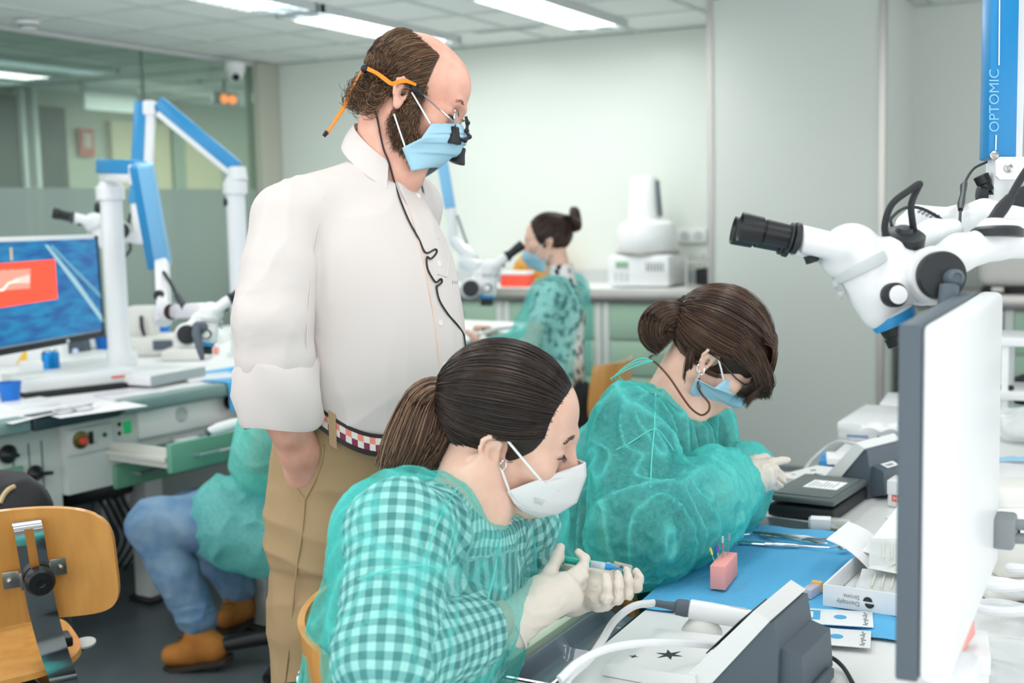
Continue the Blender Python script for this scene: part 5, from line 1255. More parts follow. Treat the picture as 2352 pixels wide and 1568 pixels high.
def gown_mat(name, c, op, tint, lo=.3, hi=.7, var=.18):
    """thin non-woven fabric: part of the light passes straight through, tinted; fibre clumps vary the density"""
    m = bpy.data.materials.new(name); m.use_nodes = True; t = m.node_tree; t.nodes.clear(); o = nd(t, 'ShaderNodeOutputMaterial')
    at = nd(t, 'ShaderNodeAttribute'); at.attribute_name = 'fold'; sx = nd(t, 'ShaderNodeSeparateXYZ'); t.links.new(at.outputs['Vector'], sx.inputs[0]); ma = nd(t, 'ShaderNodeMath', operation='MULTIPLY_ADD'); ma.inputs[1].default_value = .42; ma.use_clamp = True; t.links.new(sx.outputs[0], ma.inputs[0])
    tc = nd(t, 'ShaderNodeTexCoord'); n = nd(t, 'ShaderNodeTexNoise'); n.inputs['Scale'].default_value = 120; n.inputs['Detail'].default_value = 6; n.inputs['Roughness'].default_value = .7
    t.links.new(tc.outputs['Object'], n.inputs[0])
    mr = nd(t, 'ShaderNodeMapRange'); mr.inputs[1].default_value = lo; mr.inputs[2].default_value = hi; mr.inputs[3].default_value = op-var; mr.inputs[4].default_value = min(op+var, .98); t.links.new(n.outputs[0], mr.inputs[0])
    df = nd(t, 'ShaderNodeBsdfDiffuse'); df.inputs[0].default_value = lin(c); tl = nd(t, 'ShaderNodeBsdfTranslucent'); tl.inputs[0].default_value = lin(c)
    m1 = nd(t, 'ShaderNodeMixShader'); m1.inputs[0].default_value = .3; t.links.new(df.outputs[0], m1.inputs[1]); t.links.new(tl.outputs[0], m1.inputs[2])
    gl = nd(t, 'ShaderNodeBsdfGlossy'); gl.inputs['Roughness'].default_value = .42; gl.inputs[0].default_value = (.9, 1, 1, 1); m2 = nd(t, 'ShaderNodeMixShader'); m2.inputs[0].default_value = .05
    t.links.new(m1.outputs[0], m2.inputs[1]); t.links.new(gl.outputs[0], m2.inputs[2])
    tr = nd(t, 'ShaderNodeBsdfTransparent'); tr.inputs[0].default_value = lin(tint); m3 = nd(t, 'ShaderNodeMixShader')
    t.links.new(mr.outputs[0], ma.inputs[2]); t.links.new(ma.outputs[0], m3.inputs[0]); t.links.new(tr.outputs[0], m3.inputs[1]); t.links.new(m2.outputs[0], m3.inputs[2]); t.links.new(m3.outputs[0], o.inputs[0])
    return m
def headM(px, py, d, right, down, cam=0., roll=0., scale=1.):
    """head frame; face turned `right` (+1 = picture right, -1 = left), tilted `down` degrees, turned `cam` towards the viewer"""
    f = nrm(right*r2 - fw*cam); a = math.radians(down); f2 = f*math.cos(a)-u2*math.sin(a)
    y = nrm(np.cross(u2, f)); z = np.cross(f2, y); rr = math.radians(roll); y2 = y*math.cos(rr)+z*math.sin(rr); z2 = np.cross(f2, y2)
    o = D(px, py, d); M = np.eye(4); M[:3, 0] = f2*scale; M[:3, 1] = y2*scale; M[:3, 2] = z2*scale; M[:3, 3] = o; return M
def HP(H, p): p = np.asarray(p, float); return p@H[:3, :3].T+H[:3, 3]
def hl(H, px, py, y=0.):
    """local head point on the plane local-y = y seen at a picture point"""
    Hi = np.linalg.inv(H); o = Hi[:3, :3]@CAM+Hi[:3, 3]; d = Hi[:3, :3]@ray(px, py); return o+d*(y-o[1])/d[1]
def add_head(s, H, male=False, eyes=True):
    R = H[:3, :3]; sc = np.linalg.norm(R[:, 0]); R = R/sc; P = lambda *p: HP(H, p)
    E = lambda c, r, k=.02, op='u', Rl=None: s.ell(P(*c), np.array(r)*sc, R if Rl is None else R@np.array(Rl), k, op)
    E((-.014, 0, .030), (.096, .074, .082)); E((.045, 0, .028), (.048, .058, .056), .03); E((.038, 0, -.045), (.050, .054, .07), .03)
    for y in (-1, 1):
        s.cone(P(-.012, y*.052, -.062), P(.062, y*.014, -.108), .018*sc, .016*sc, .025)
        s.cone(P(.082, y*.036, .014), P(.092, y*.008, .012), .010*sc, .010*sc, .012)
        E((.060, y*.044, -.034), (.024, .020, .022), .02)
    E((.066, 0, -.110), (.020, .022, .017), .02); E((.068, 0, -.072), (.028, .030, .030), .02)
    for y in (-1, 1): E((.1, y*.033, -.006), (.017, .019, .012), .012, 's')
    for y in (-1, 1): E((.0765, y*.032, -.006), (.0135, .0150, .0125), .004)
    s.cone(P(.089, 0, .004), P(.109, 0, -.040), .008*sc, .0105*sc, .014)
    for y in (-1, 1): E((.098, y*.010, -.045), (.011, .008, .008), .008)
    for z, x in ((-.066, .096), (-.080, .093)): E((x, 0, z), (.009, .021, .0065), .006)
    er = (.006 if male else .0)
    for y in (-1, 1):
        c = np.array([-.012, y*.076, -.022]); tl = Matrix.Rotation(math.radians(-10), 3, 'Y')@Matrix.Rotation(math.radians(y*-14), 3, 'Z')
        Rl = np.array(tl); q = lambda a, b, z: c+Rl@np.array([a, y*b, z])*np.array([.95, 1, .90])
        E(c, (.0145, .0042, .0255), .006, 'u', Rl)
        hx = [(.012, .0, .004), (.014, .003, .016), (.008, .006, .027), (-.004, .007, .030), (-.013, .008, .024), (-.0165, .008, .010), (-.013, .006, -.006), (-.006, .004, -.019)]
        s.chain([P(*q(a, b, z)) for a, b, z in hx], [.0034*sc]*8, .003)
        s.chain([P(*q(a, b, z)) for a, b, z in ((.004, .003, .018), (-.006, .004, .012), (-.008, .004, -.002), (-.002, .004, -.012))], [.0028*sc]*4, .003)
        E(q(.004, .004, -.003), (.006, .006, .010), .004, 's', Rl)
        E(q(.0, .0025, -.026), (.0075, .0045, .010), .006, 'u', Rl)
def add_hand(s, wr, mcp, fingers, thumb, sc=1., wrad=.024):
    """wr wrist centre; mcp 4 knuckles; fingers 4 x [pip, dip, tip]; thumb [base, mcp, ip, tip]"""
    wr = np.asarray(wr, float)
    for m in mcp: s.cone(wr+(np.asarray(m)-wr)*.12, m, wrad*.8*sc, .0112*sc, .022)
    for a, b in zip(mcp[:-1], mcp[1:]): s.cone(a, b, .0108*sc, .0108*sc, .014)
    s.cone(wr, thumb[0], wrad*.8*sc, .017*sc, .022); s.cone(thumb[0], np.asarray(mcp[0])*.6+wr*.4, .015*sc, .012*sc, .022)
    for m, f in zip(mcp, fingers):
        f = [np.asarray(m)]+[np.asarray(x) for x in f]; rr = [.0102*sc, .0090*sc, .0080*sc, .0068*sc]
        s.chain(f, rr, .004)
        s.ell(f[1], [.0096*sc]*3, None, .003)
    t = [np.asarray(x) for x in thumb]; s.chain(t, [.0155*sc, .0125*sc, .0108*sc, .0085*sc], .006); s.ell(t[2], [.0112*sc]*3, None, .004)
def ribbons(paths, w, taper=.35, root=.6):
    """n x m x 3 strand paths -> triangular-section hairs (V, F)"""
    P = np.asarray(paths, float); n, m, _ = P.shape; T = np.gradient(P, axis=1); T /= np.maximum(np.linalg.norm(T, axis=2, keepdims=True), 1e-9)
    a = nrm(np.array([.3, .5, .8])); X = np.cross(T, a); X /= np.maximum(np.linalg.norm(X, axis=2, keepdims=True), 1e-9); Y = np.cross(T, X)
    t = np.linspace(0, 1, m); prof = np.minimum(root+(1-root)*t/.15, 1)*np.clip((1-t)/.35, 0, 1)**.5*(1-taper)+taper*np.minimum(root+t/.15, 1)
    W_ = (np.asarray(w)*np.ones(n))[:, None, None]*prof[None, :, None]
    ring = [P+W_*(X*math.cos(k)+Y*math.sin(k)) for k in (0, 2*PI/3, 4*PI/3)]
    V = np.stack(ring, 2).reshape(-1, 3)
    i = np.arange(n)[:, None, None]*m*3+np.arange(m-1)[None, :, None]*3; F = []
    for k in range(3):
        k2 = (k+1) % 3; F.append(np.stack([i[..., 0]+k, i[..., 0]+k2, i[..., 0]+3+k2, i[..., 0]+3+k], -1).reshape(-1, 4))
    return V, np.vstack(F)
def slerp(a, b, t):
    a = a/np.linalg.norm(a, axis=-1, keepdims=True); b = b/np.linalg.norm(b, axis=-1, keepdims=True)
    w = np.arccos(np.clip((a*b).sum(-1, keepdims=True), -.999, .999)); t = t[None, :, None]; s_ = np.sin(w)[:, None, :]
    return (np.sin((1-t)*w[:, None, :])*a[:, None, :]+np.sin(t*w[:, None, :])*b[:, None, :])/s_
SK_C = np.array([-.012, 0, .028]); SK_R = np.array([.099, .0775, .086])
def scalp_r(u, c=SK_C): return 1/np.sqrt(((u/SK_R)**2).sum(-1))
def joinm(parts):
    V = []; F = []; o = 0
    for v, f in parts:
        V.append(v); F.append(f+o); o += len(v)
    return np.vstack(V), np.vstack(F)
FOLD = {}
def loose(V, tree, a=.028, b=.06):
    """0..1 where the gown stands off the cloth below and so lies gathered and double"""
    d = np.array([tree.find_nearest(tuple(v))[3] or 0 for v in V]); return np.clip((d-a)/(b-a), 0, 1)
def wrinkle(V, N, amp, sc, st=(1, 1, 1), seed=0, sharp=True, mask=None, R=None):
    """cloth folds: ridged noise, st = stretch of the pattern along the axes"""
    Q = (V@R if R is not None else V)*np.array(st)*sc; Q = Q+.35*np.stack([noise(Q*.7, seed+11), noise(Q*.7, seed+12), noise(Q*.7, seed+13)], 1)
    d = (ridge(Q, seed) if sharp else noise(Q, seed))*amp
    if mask is not None: d = d*mask
    if sharp and sc < 25: FOLD['v'] = np.maximum(FOLD.get('v', 0) if np.shape(FOLD.get('v', 0)) == d.shape else 0, np.clip(d/max(amp, 1e-9), 0, 1)**5)
    return V+N*d[:, None]
def pleat_mask(H, edge, mid, name, m, parent, pl=3, amp=.004, nu=26, nv=36, bulge=.012, up=.004):
    """surgical mask: near edge and centre line given as head-local polylines (v from top to bottom), mirrored to the far side"""
    ed = np.array(edge, float); mi = np.array(mid, float)
    def interp(P, v):
        s_ = np.linspace(0, 1, len(P)); return np.array([np.interp(v, s_, P[:, k]) for k in range(3)])
    V = []
    for j in range(nv+1):
        v = j/nv; e = interp(ed, v); c = interp(mi, v)
        for i in range(nu+1):
            u = -1+2*i/nu; a = abs(u); e2 = e.copy(); e2[1] = e[1]*(1 if u < 0 else -1)
            p = c*(1-a**1.6)+e2*(a**1.6); p[1] = e[1]*(a)*(1 if u < 0 else -1)
            f = math.sin(v*PI)*(1-a**2)
            saw = ((v*(pl+1)) % 1.0)
            p[0] += bulge*f+amp*(saw-.5)*(1-a**4)*min(1, 8*v, 8*(1-v))
            V.append(HP(H, p))
    w = nu+1; F = np.array([[j*w+i, j*w+i+1, (j+1)*w+i+1, (j+1)*w+i] for j in range(nv) for i in range(nu)])
    return np.array(V), F
def earx(X, Y, Z): return .02*(1-np.sqrt(((X+.006)/.024)**2+((np.abs(Y)-.082)/.030)**2+((Z+.026)/.034)**2))
def cap_mesh(H, region, t=.010, vox=.0028, extra=None, disp=None):
    """close-lying hair: shell over the skull where region(x,y,z) < 0 (head-local)"""
    s = SDF((-.15, -.12, -.16), (.13, .12, .15), vox); s.ell(SK_C, SK_R+t, k=.001)
    if extra: extra(s)
    s.cut(lambda X, Y, Z: np.maximum(region(X, Y, Z), earx(X, Y, Z))); V, F = s.mesh(); V = relax(V, F, 3, .5)
    if disp is not None: V = disp(V, vnormals(V, F))
    return HP(H, V), F, V
def eye_details(H, parent, m_lash, m_brow, lids=True, sides=(-1, 1)):
    lash = []; brow = []
    for y in sides:
        for k in range(22):
            a = (k/25-.5)*2; p = np.array([.0895-.006*a*a, y*(.032+.0135*a), -.0105-.002*a*a]); q = p+np.array([.007, y*.004*a, -.005-.002*random.random()]); lash.append(np.linspace(p, (p+q)/2+np.array([.001, 0, -.001]), 2).tolist()+[q.tolist()])
        MB().tube([HP(H, (.0918-.0088*a*a, y*(.032+.0135*a), -.0118-.0014*a*a)) for a in np.linspace(-1, 1, 12)], .0009, 6).build('lash_line', m_lash, parent)
        for k in range(60):
            a = k/59; p = np.array([.0955-.012*a**1.8+random.uniform(-.001, .001), y*(.014+.038*a), .0155+.008*math.sin(a*PI*.8)-.004*a+random.uniform(-.003, .003)]); q = p+np.array([.0008, y*.006, .0018*(1-a*1.8)]); brow.append([p.tolist(), ((p+q)/2+[.001, 0, 0]).tolist(), q.tolist()])
    V, F = ribbons(np.array(lash), .00035); mesh_obj('eyelashes', HP(H, V), F, m_lash, parent)
    V, F = ribbons(np.array(brow), .0006); mesh_obj('eyebrows', HP(H, V), F, m_brow, parent)
def loopstring(pts, r, name, m, parent): return MB().tube(spline(pts, 8), r, 8).build(name, m, parent)
M_skin = skin_mat('fair_skin', '#e9bda8', '#f0cab8'); M_skin2 = skin_mat('ruddy_skin', '#dfa48f', '#e9b8a6')
M_glove = mat('latex_glove', '#e0d6cb', .42, sss=.12, bump=(90, .25, .0015), spec=.45)
M_mask = mat('pale_blue_mask', '#a9d3e6', .75, bump=(500, .1, .0004), spec=.2); M_maskw = mat('white_mask', '#e9ebec', .75, bump=(600, .08, .0003), spec=.2)
M_gown = gown_mat('teal_gown', '#66ebe4', .25, '#e4f8f7', var=.08); M_gownB = gown_mat('deep_teal_gown', '#62e6e0', .44, '#d2f3f1', var=.10); M_gownL = gown_mat('pale_teal_gown', '#92f0ec', .34, '#dcf6f4', var=.10); M_gownF = gown_mat('aqua_gown', '#8ff2e8', .62, '#d0f5f1', var=.12)
M_seam = mat('teal_seam', '#5fcfc5', .8); M_loop = mat('white_elastic', '#eef0f1', .6)
M_jean = mat('blue_denim', '#5a7fa4', .8, var=(14, '#8aa6be', .3, .75), bump=(700, .3, .0006), spec=.2)
# ================================================================== the standing man
def waist(f):
    t = np.clip((np.asarray(f)-.02)/.18, 0, 1); return 1.107-.100*t*t*(3-2*t)
def man():
    T = thing('person', 'standing man in a white shirt and khaki trousers wearing magnifying loupes and blue mask', 'person', (0, 0, 0))
    o = D(770, 1000, 2.42); o[2] = 0; T.location = Vector([float(c) for c in o])
    F = nrm([1, -.03, 0]); L = np.array([-F[1], F[0], 0]); M = np.eye(4); M[:3, 0] = F; M[:3, 1] = L; M[:3, 3] = o
    W_ = lambda x, y, z: o+F*x+L*y+np.array([0, 0, z])
    H = headM(957, 214, 2.31, 1, 28, .04, scale=.95)
    lo, hi = o+np.array([-.55, -.55, -.01]), o+np.array([.6, .5, 1.85])
    sh_n, el_n, wr_n = D(664, 502, 2.21), D(624, 735, 2.16), D(642, 940, 2.18)
    sh_f = W_(.07, .18, 1.43); el_f, wr_f = W_(-.02, .22, 1.17), W_(.04, .19, .96)
    nb = D(884, 362, 2.32)
    tors = [(.84, .0, 0, .13, .13, .175), (.95, .02, 0, .15, .13, .185), (1.02, .045, 0, .170, .125, .180), (1.12, .080, 0, .192, .135, .182), (1.20, .085, 0, .19, .135, .182), (1.30, .085, 0, .168, .13, .185), (1.37, .085, 0, .145, .125, .178), (1.42, .085, 0, .125, .115, .145), (1.47, .09, 0, .09, .09, .10)]
    # body
    s = SDF(lo, hi, .0032)
    s.loft(M, [(z, cx, cy, a-.012, b-.012, c-(.012 if z > 1.1 else .05)) for z, cx, cy, a, b, c in tors], .03)
    add_head(s, H, True); s.cone(HP(H, (-.036, 0, -.045)), nb, .054, .058, .02); s.cone(HP(H, (.005, 0, -.085)), nb+F*.035+np.array([0, 0, -.03]), .040, .045, .02)
    for a, e, w in ((sh_n, el_n, wr_n), (sh_f, el_f, wr_f)): s.chain([a, e, w], [.055, .044, .032], .03)
    hk = D(702, 1080, 2.28)
    s.chain([wr_n, D(668, 985, 2.20), D(688, 1030, 2.235)], [.034, .033, .034], .02); s.cone(D(688, 1030, 2.235), hk, .036, .040, .02)
    for k, (dx, dy) in enumerate(((-18, 60), (-4, 72), (10, 68), (20, 52))): s.chain([hk+r2*.012*(k-1.5), D(700+dx, 1100+dy*.6, 2.29), D(702+dx, 1100+dy, 2.31)], [.0115, .010, .008], .006)
    s.chain([D(718, 1040, 2.24), D(730, 1072, 2.27), D(726, 1105, 2.30)], [.014, .012, .009], .008)
    s.chain([wr_f, W_(.05, .19, .9)], [.03, .03], .02)
    for y in (-.095, .095): s.chain([W_(.02, y*.7, .86), W_(-.01, y*.9, .46), W_(-.04, y, .09)], [.068, .050, .038], .03)
    V, Fq = s.mesh(); V0, F0 = V, Fq; body = mesh_obj('body', V, Fq, M_skin2, T)
    # shirt
    s = SDF(lo, hi, .0042)
    s.loft(M, tors[1:], .03)
    def sleeve(a, e, w, near):
        s.cone(nb*.92+a*.08+np.array([0, 0, -.035]), a, .050, .064, .03); s.chain([a, a*.5+e*.5, e, e*.55+w*.45, w*.62+e*.38], [.064, .066, .066, .064, .058], .008)
    sleeve(sh_n, el_n, wr_n, True); sleeve(sh_f, el_f, wr_f, False)
    axn = nrm(HP(H, (-.036, 0, -.045))-nb)
    s.cone(nb-axn*.02, nb+axn*.2, .062, .068, .012, 's')
    V, Fq = s.mesh(); V = relax(V, Fq, 1); N = vnormals(V, Fq)
    da, ta = seg_dist(V, sh_n, el_n); db, tb = seg_dist(V, el_n, wr_n); arm = np.clip(1-(np.minimum(da, db)-.08)/.03, 0, 1)
    V = wrinkle(V, N, .0030, 11, (1, 1, .25), 3, True, 1-arm*.3); V = wrinkle(V, N, .0035, 17, (1, 1, .2), 5, True, arm); V = wrinkle(V, N, .0022, 26, (.7, .7, 1.2), 6, True, arm*np.clip(1-np.linalg.norm(V-el_n, axis=1)/.14, 0, 1))
    low = np.clip((1.12-V[:, 2])/.1, 0, 1); V = wrinkle(V, N, .006, 8, (.5, .5, 1.6), 8, True, low)
    # blousing over the belt and a lower hem at the front
    M_shirt = mat('white_shirt_cotton', '#dad2cf', .8, bump=(900, .12, .0004), spec=.2)
    fx = (V-o)@F; zc = waist(fx)+.012
    keepm = (V[:, 2] > zc-.03) | ((np.minimum(da, db) < .076) & (db < .08) & (V[:, 2] > .99))
    Vs, Fs = keep(V, Fq, keepm); shirt = mesh_obj('shirt', Vs, Fs, M_shirt, T); tr = bvh(Vs, Fs)
    # rolled cuff
    ax = nrm(wr_n-el_n); pr = []
    c0 = wr_n-ax*.012
    x = nrm(np.cross(ax, fw)); y = np.cross(ax, x); Vc = []; Fc = []
    prof = [(-.070, .062), (-.074, .070), (-.064, .075), (-.02, .077), (.030, .073), (.040, .069), (.034, .062), (-.02, .056)]
    ns = 48
    for (l, r) in prof:
        for k in range(ns):
            t = 2*PI*k/ns; rr = r*(1+.05*math.sin(3*t+l*40)+.03*math.sin(7*t+1+l*60)); Vc.append(c0+ax*(l+.008*math.sin(2*t+.5))+(x*math.cos(t)+y*math.sin(t)*.92)*rr)
    for i in range(len(prof)-1):
        for k in range(ns): p = i*ns+k; q = i*ns+(k+1) % ns; Fc.append([p, q, q+ns, p+ns])
    b = MB(); b.raw(Vc, Fc); b.build('rolled_cuff', M_shirt, shirt, sharp=60)
    # collar
    zx = axn; cf = nrm(F-zx*(F@zx)); cl = np.cross(zx, cf); b = MB(); ring = []
    def colf(u, v):
        th = math.radians(50)+u*math.radians(260); fr = (1+math.cos(th))/2
        r0 = .0625; top = nb+zx*(.060-.085*fr)+ (cf*math.cos(th)*r0*1.0+cl*math.sin(th)*r0*.95)
        r1 = .080+.006*fr; drop = .040+.014*fr**1.5
        bot = nb+zx*(.060-.085*fr-drop)+(cf*math.cos(th)*r1+cl*math.sin(th)*r1)
        mid = (top+bot)/2+nrm(bot-nb)*.006; return top*(1-v)**2+2*v*(1-v)*mid+bot*v*v
    b.sheet(colf, 60, 10, .0018); co = b.build('collar', M_shirt, shirt, sharp=60); cm_ = ([tuple(v.co) for v in co.data.vertices], [list(p.vertices) for p in co.data.polygons])
    b = MB(); b.sheet(lambda u, v: nb+zx*(-.015+.070*v-.085*(1+math.cos(math.radians(30)+u*math.radians(300)))/2)+(cf*math.cos(math.radians(30)+u*math.radians(300))+cl*math.sin(math.radians(30)+u*math.radians(300)))*(.0615-.001*v), 50, 4, .0015); b.build('collar_stand', M_shirt, shirt, sharp=60)
    # placket edge, buttons, pocket, seam, belt, cable
    M_pip = mat('peach_stitch', '#f0cdb8', .8)
    P = hits(tr, [(938, 470), (958, 540), (978, 620), (996, 720), (1008, 820), (1012, 905)], .0012); MB().tube(spline(P, 6), .0011, 6).build('placket_edge', M_pip, shirt)
    P = hits(tr, [(900, 385), (915, 420), (936, 468)], .002); MB().tube(spline(P, 6), .0018, 6).build('placket_edge', M_shirt, shirt)
    M_btn = mat('pearl_button', '#e9e2d8', .25)
    for px, py in ((960, 450), (1009, 606), (1012, 742), (1022, 838)):
        h = hits(tr, [(px, py)], .0); 
        if len(h): MB().lathe(h[0], nrm(F*.8-fw*.6), [(-.001, .0055), (.0012, .0055), (.002, .0045), (.0016, .003), (.0016, 0)], 16).build('button', M_btn, shirt)
    pk_ = hits(tr, [(1004, 548), (1024, 549), (1030, 600), (1026, 636), (1006, 630), (1004, 548)], .0016); MB().tube(pk_, .0013, 6).build('chest_pocket', M_shirt, shirt)
    for pts in ([(752, 380), (745, 450), (735, 520), (722, 580)], [(716, 640), (708, 720), (704, 800), (700, 900)]):
        P = hits(tr, pts, .0008); MB().tube(spline(P, 6), .0011, 6).build('seam', M_shirt, shirt)
    b = MB()
    for k in range(3): P = hits(tr, [(1040+k*5, 645), (1040+k*5, 652)], .001); b.tube(P, .0006, 5)
    b.build('monogram', M_ink, shirt)
    # trousers
    s = SDF(lo, hi, .0045)
    s.loft(M, [(.78, .01, 0, .125, .125, .160), (.84, .015, 0, .135, .125, .165), (.95, .03, 0, .15, .125, .172), (1.02, .05, 0, .168, .126, .178), (1.12, .06, 0, .172, .130, .180)], .03)
    for y, yy in ((-.095, -1), (.095, 1)): s.chain([W_(.02, y*.78, .84), W_(.01, y*.86, .66), W_(-.01, y*.95, .46), W_(-.04, y*1.05, .09)], [.097, .090, .080, .072], .03)
    s.cut(lambda X, Y, Z: .075-Z+0*X+0*Y)
    s.cut(lambda X, Y, Z: Z-waist((X-o[0])*F[0]+(Y-o[1])*F[1]))
    pk = [D(740, 985, 2.2), D(738, 1030, 2.2), D(700, 1142, 2.22)]
    s.cone(D(680, 985, 2.18), D(697, 1125, 2.225), .034, .012, .010, 's'); s.cone(D(708, 985, 2.19), D(700, 1125, 2.225), .034, .012, .010, 's')
    V, Fq = s.mesh(); V = relax(V, Fq, 1); N = vnormals(V, Fq)
    V = wrinkle(V, N, .006, 7, (1, 1, .35), 21); dz = np.clip(1-np.abs(V[:, 2]-.80)/.22, 0, 1); V = wrinkle(V, N, .007, 9, (.6, .6, 1.5), 23, True, dz)
    M_kh = mat('khaki_twill', '#a98f6c', .8, bump=(800, .2, .0005), spec=.2, var=(5, '#b29975', .35, .7))
    tro = mesh_obj('trousers', V, Fq, M_kh, T); tt = bvh(V, Fq)
    P = hits(tt, [(700, 1145), (694, 1220), (682, 1300), (672, 1400), (662, 1500), (655, 1566)], .001); MB().tube(spline(P, 8), .0016, 6).build('side_seam', M_kh, tro)
    P = hits(tt, [(744, 1020), (738, 1060), (722, 1105), (701, 1146)], .001); MB().tube(spline(P, 8), .0022, 6).build('pocket_edge', M_kh, tro)
    P = hits(tt, [(632, 1040), (655, 1080), (680, 1120), (700, 1146)], .001); MB().tube(spline(P, 8), .002, 6).build('pocket_edge', M_kh, tro)
    # belt: woven band around the waist
    M_belt = mat('dark_brown_belt', '#2b1f22', .5); cols = [mat('belt_white', '#d9d6cf', .7), mat('belt_coral', '#e2897a', .7), mat('belt_maroon', '#7d2d49', .7)]
    def wb(th, dz, rr=.004):
        c, sn = math.cos(th), math.sin(th); f_ = .053+(.172 if c > 0 else .130)*c; z = float(waist(f_))
        zl = z+dz; a = (.172 if c > 0 else .130)+rr; return W_(.053+a*c, (.183+rr)*sn, zl)
    n = 160; b = MB(); V_ = []; F_ = []
    for i in range(n):
        th = 2*PI*i/n
        for dz, rr in ((-.024, .003), (-.024, .007), (.017, .007), (.017, .003)): V_.append(wb(th, dz, rr))
    for i in range(n):
        for k in range(4): F_.append([i*4+k, i*4+(k+1) % 4, ((i+1) % n)*4+(k+1) % 4, ((i+1) % n)*4+k])
    b.raw(V_, F_); belt = b.build('belt', M_belt, T, sharp=50)
    wv = MB(); nn = 110
    for i in range(nn):
        for j in range(2):
            t0, t1 = 2*PI*i/nn, 2*PI*(i+1)/nn; z0, z1 = -.014+j*.012, -.002+j*.012; wv.cur = (2 if j == 0 and i % 2 else (0 if (i//1) % 2 == j else 1))
            wv.raw([wb(t0, z0, .0078), wb(t1, z0, .0078), wb(t1, z1, .0078), wb(t0, z1, .0078)], [[0, 1, 2, 3]])
    wv.build('woven_pattern', cols, belt, sharp=None)
    for th in (-66, -20, 60, 150): 
        t0 = math.radians(th); b = MB(); b.sheet(lambda u, v: wb(t0-.035+.07*u, -.038+.062*v, .0095+.002*math.sin(v*PI)), 3, 8, .002); b.build('belt_loop', M_kh, tro)
    # shoes (below the frame)
    for y in (-.11, .11):
        s = SDF(W_(-.22, y-.1, -.01), W_(.25, y+.1, .14), .005); s.cone(W_(-.07, y, .045), W_(.13, y*1.15, .035), .042, .036, .03); s.cone(W_(-.05, y, .05), W_(-.05, y, .10), .042, .042, .02); s.cut(lambda X, Y, Z: .004-Z+0*X+0*Y)
        sdf_obj(s, 'shoe', mat('brown_shoe', '#4a3226', .4), T)
    # hair: fringe around a bald crown, curls at the nape, beard
    M_hair = hair_mat('brown_hair', '#3a281c', '#5e432e', '#94714f', .42); M_cap = mat('brown_hair_base', '#4a3424', .6, bump=(300, .5, .002, (1, 1, .2)))
    def reg(X, Y, Z):
        front = X-(.020+.10*np.clip(.055-Z, -.05, .04)+.25*np.clip(-.01-Z, 0, .05)*-1); dome = np.minimum(np.minimum(X+.062, Z-(.082-.25*(X-.0))), .075-np.abs(Y)*1.05)
        return np.maximum(np.maximum(front, dome), -.062-Z-.4*(X+.06))
    Vc, Fc, Vl = cap_mesh(H, reg, .0035)
    hp_ = [ (Vc, Fc) ]
    st = []; tries = 0
    U = RNG.normal(size=(60000, 3)); U /= np.linalg.norm(U, axis=1, keepdims=True); Pp = SK_C+U*scalp_r(U)[:, None]
    ok = (reg(Pp[:, 0], Pp[:, 1], Pp[:, 2]) < .001) & (Pp[:, 2] > -.055); U = U[ok][:7000]
    tgt = np.stack([U[:, 0]*.55-.42-.25*(U[:, 2] > .4), U[:, 1]*1.1, U[:, 2]*.35-.55], 1); t = np.linspace(0, 1, 9)
    frac = .55+.25*RNG.random(len(U)); G = slerp(U, U+ (tgt-U)*frac[:, None]*.8, t)
    rad = scalp_r(G)+.003+.006*np.sin(t*PI*.9)[None, :]*(.4+RNG.random((len(U), 1)))*1.0
    Pa = SK_C+G*rad[..., None]; Pa += .002*np.stack([noise(Pa.reshape(-1, 3)*60, k).reshape(Pa.shape[:2]) for k in (1, 2, 3)], -1)
    hp_.append(ribbons(HP(H, Pa.reshape(-1, 3)).reshape(Pa.shape), .00055))
    # nape curls
    cu = []
    for k in range(1000):
        y0 = random.uniform(-.072, .072); a0 = random.uniform(-.2, 1.0); c = np.array([-.088-.012*math.cos(y0*18)+random.uniform(-.012, .004)+abs(y0)*.5, y0, -.035-.04*a0+random.uniform(-.01, .012)])
        if abs(y0) > .05: c[0] += .015
        ph = random.uniform(0, 6.28); rr = random.uniform(.006, .014); tt_ = np.linspace(0, random.uniform(3, 6.5), 14); dr = np.array([-.006, random.uniform(-.004, .004), -.005])
        cu.append(np.stack([c[0]-rr*np.cos(tt_+ph)+dr[0]*tt_*.4, c[1]+rr*.7*np.sin(tt_*.9+ph*2)+dr[1]*tt_, c[2]+rr*np.sin(tt_+ph)+dr[2]*tt_*.35], 1))
    cu = np.array(cu); hp_.append(ribbons(HP(H, cu.reshape(-1, 3)).reshape(cu.shape), .0005))
    nC = len(Fc); Vh, Fh = joinm(hp_); mi = np.zeros(len(Fh), int); mi[:nC] = 1
    mesh_obj('hair', Vh, Fh, [M_hair, M_cap], T, mi=mi)
    bd = []
    def jaw(u, side):   # sideburn -> jaw -> chin
        K = np.array([[.020, .070, .0], [.016, .069, -.035], [.018, .064, -.062], [.038, .054, -.088], [.060, .034, -.108], [.074, .010, -.116]]); s_ = np.linspace(0, 1, 6); p = np.array([np.interp(u, s_, K[:, k]) for k in range(3)]); p[1] *= side; return p
    for k in range(5200):
        sd = -1 if random.random() < .75 else 1; u = random.random()**.8*.74; p = jaw(u, sd); p = p+np.array([random.uniform(-.030 if u > .3 else -.012, .022)*(1 if u > .2 else .55), 0, random.uniform(-.020 if u > .3 else -.012, .016)])
        p[1] += sd*.002; dr = nrm([.25+random.uniform(-.5, .5), sd*.25+random.uniform(-.3, .3), -1]); ln = random.uniform(.010, .022)*(1.0 if u > .25 else .6)
        q = p+dr*ln*.5+np.array([random.uniform(-.003, .003), sd*.004, 0]); bd.append([p, q, p+dr*ln+np.array([random.uniform(-.005, .005), 0, random.uniform(-.004, .004)])])
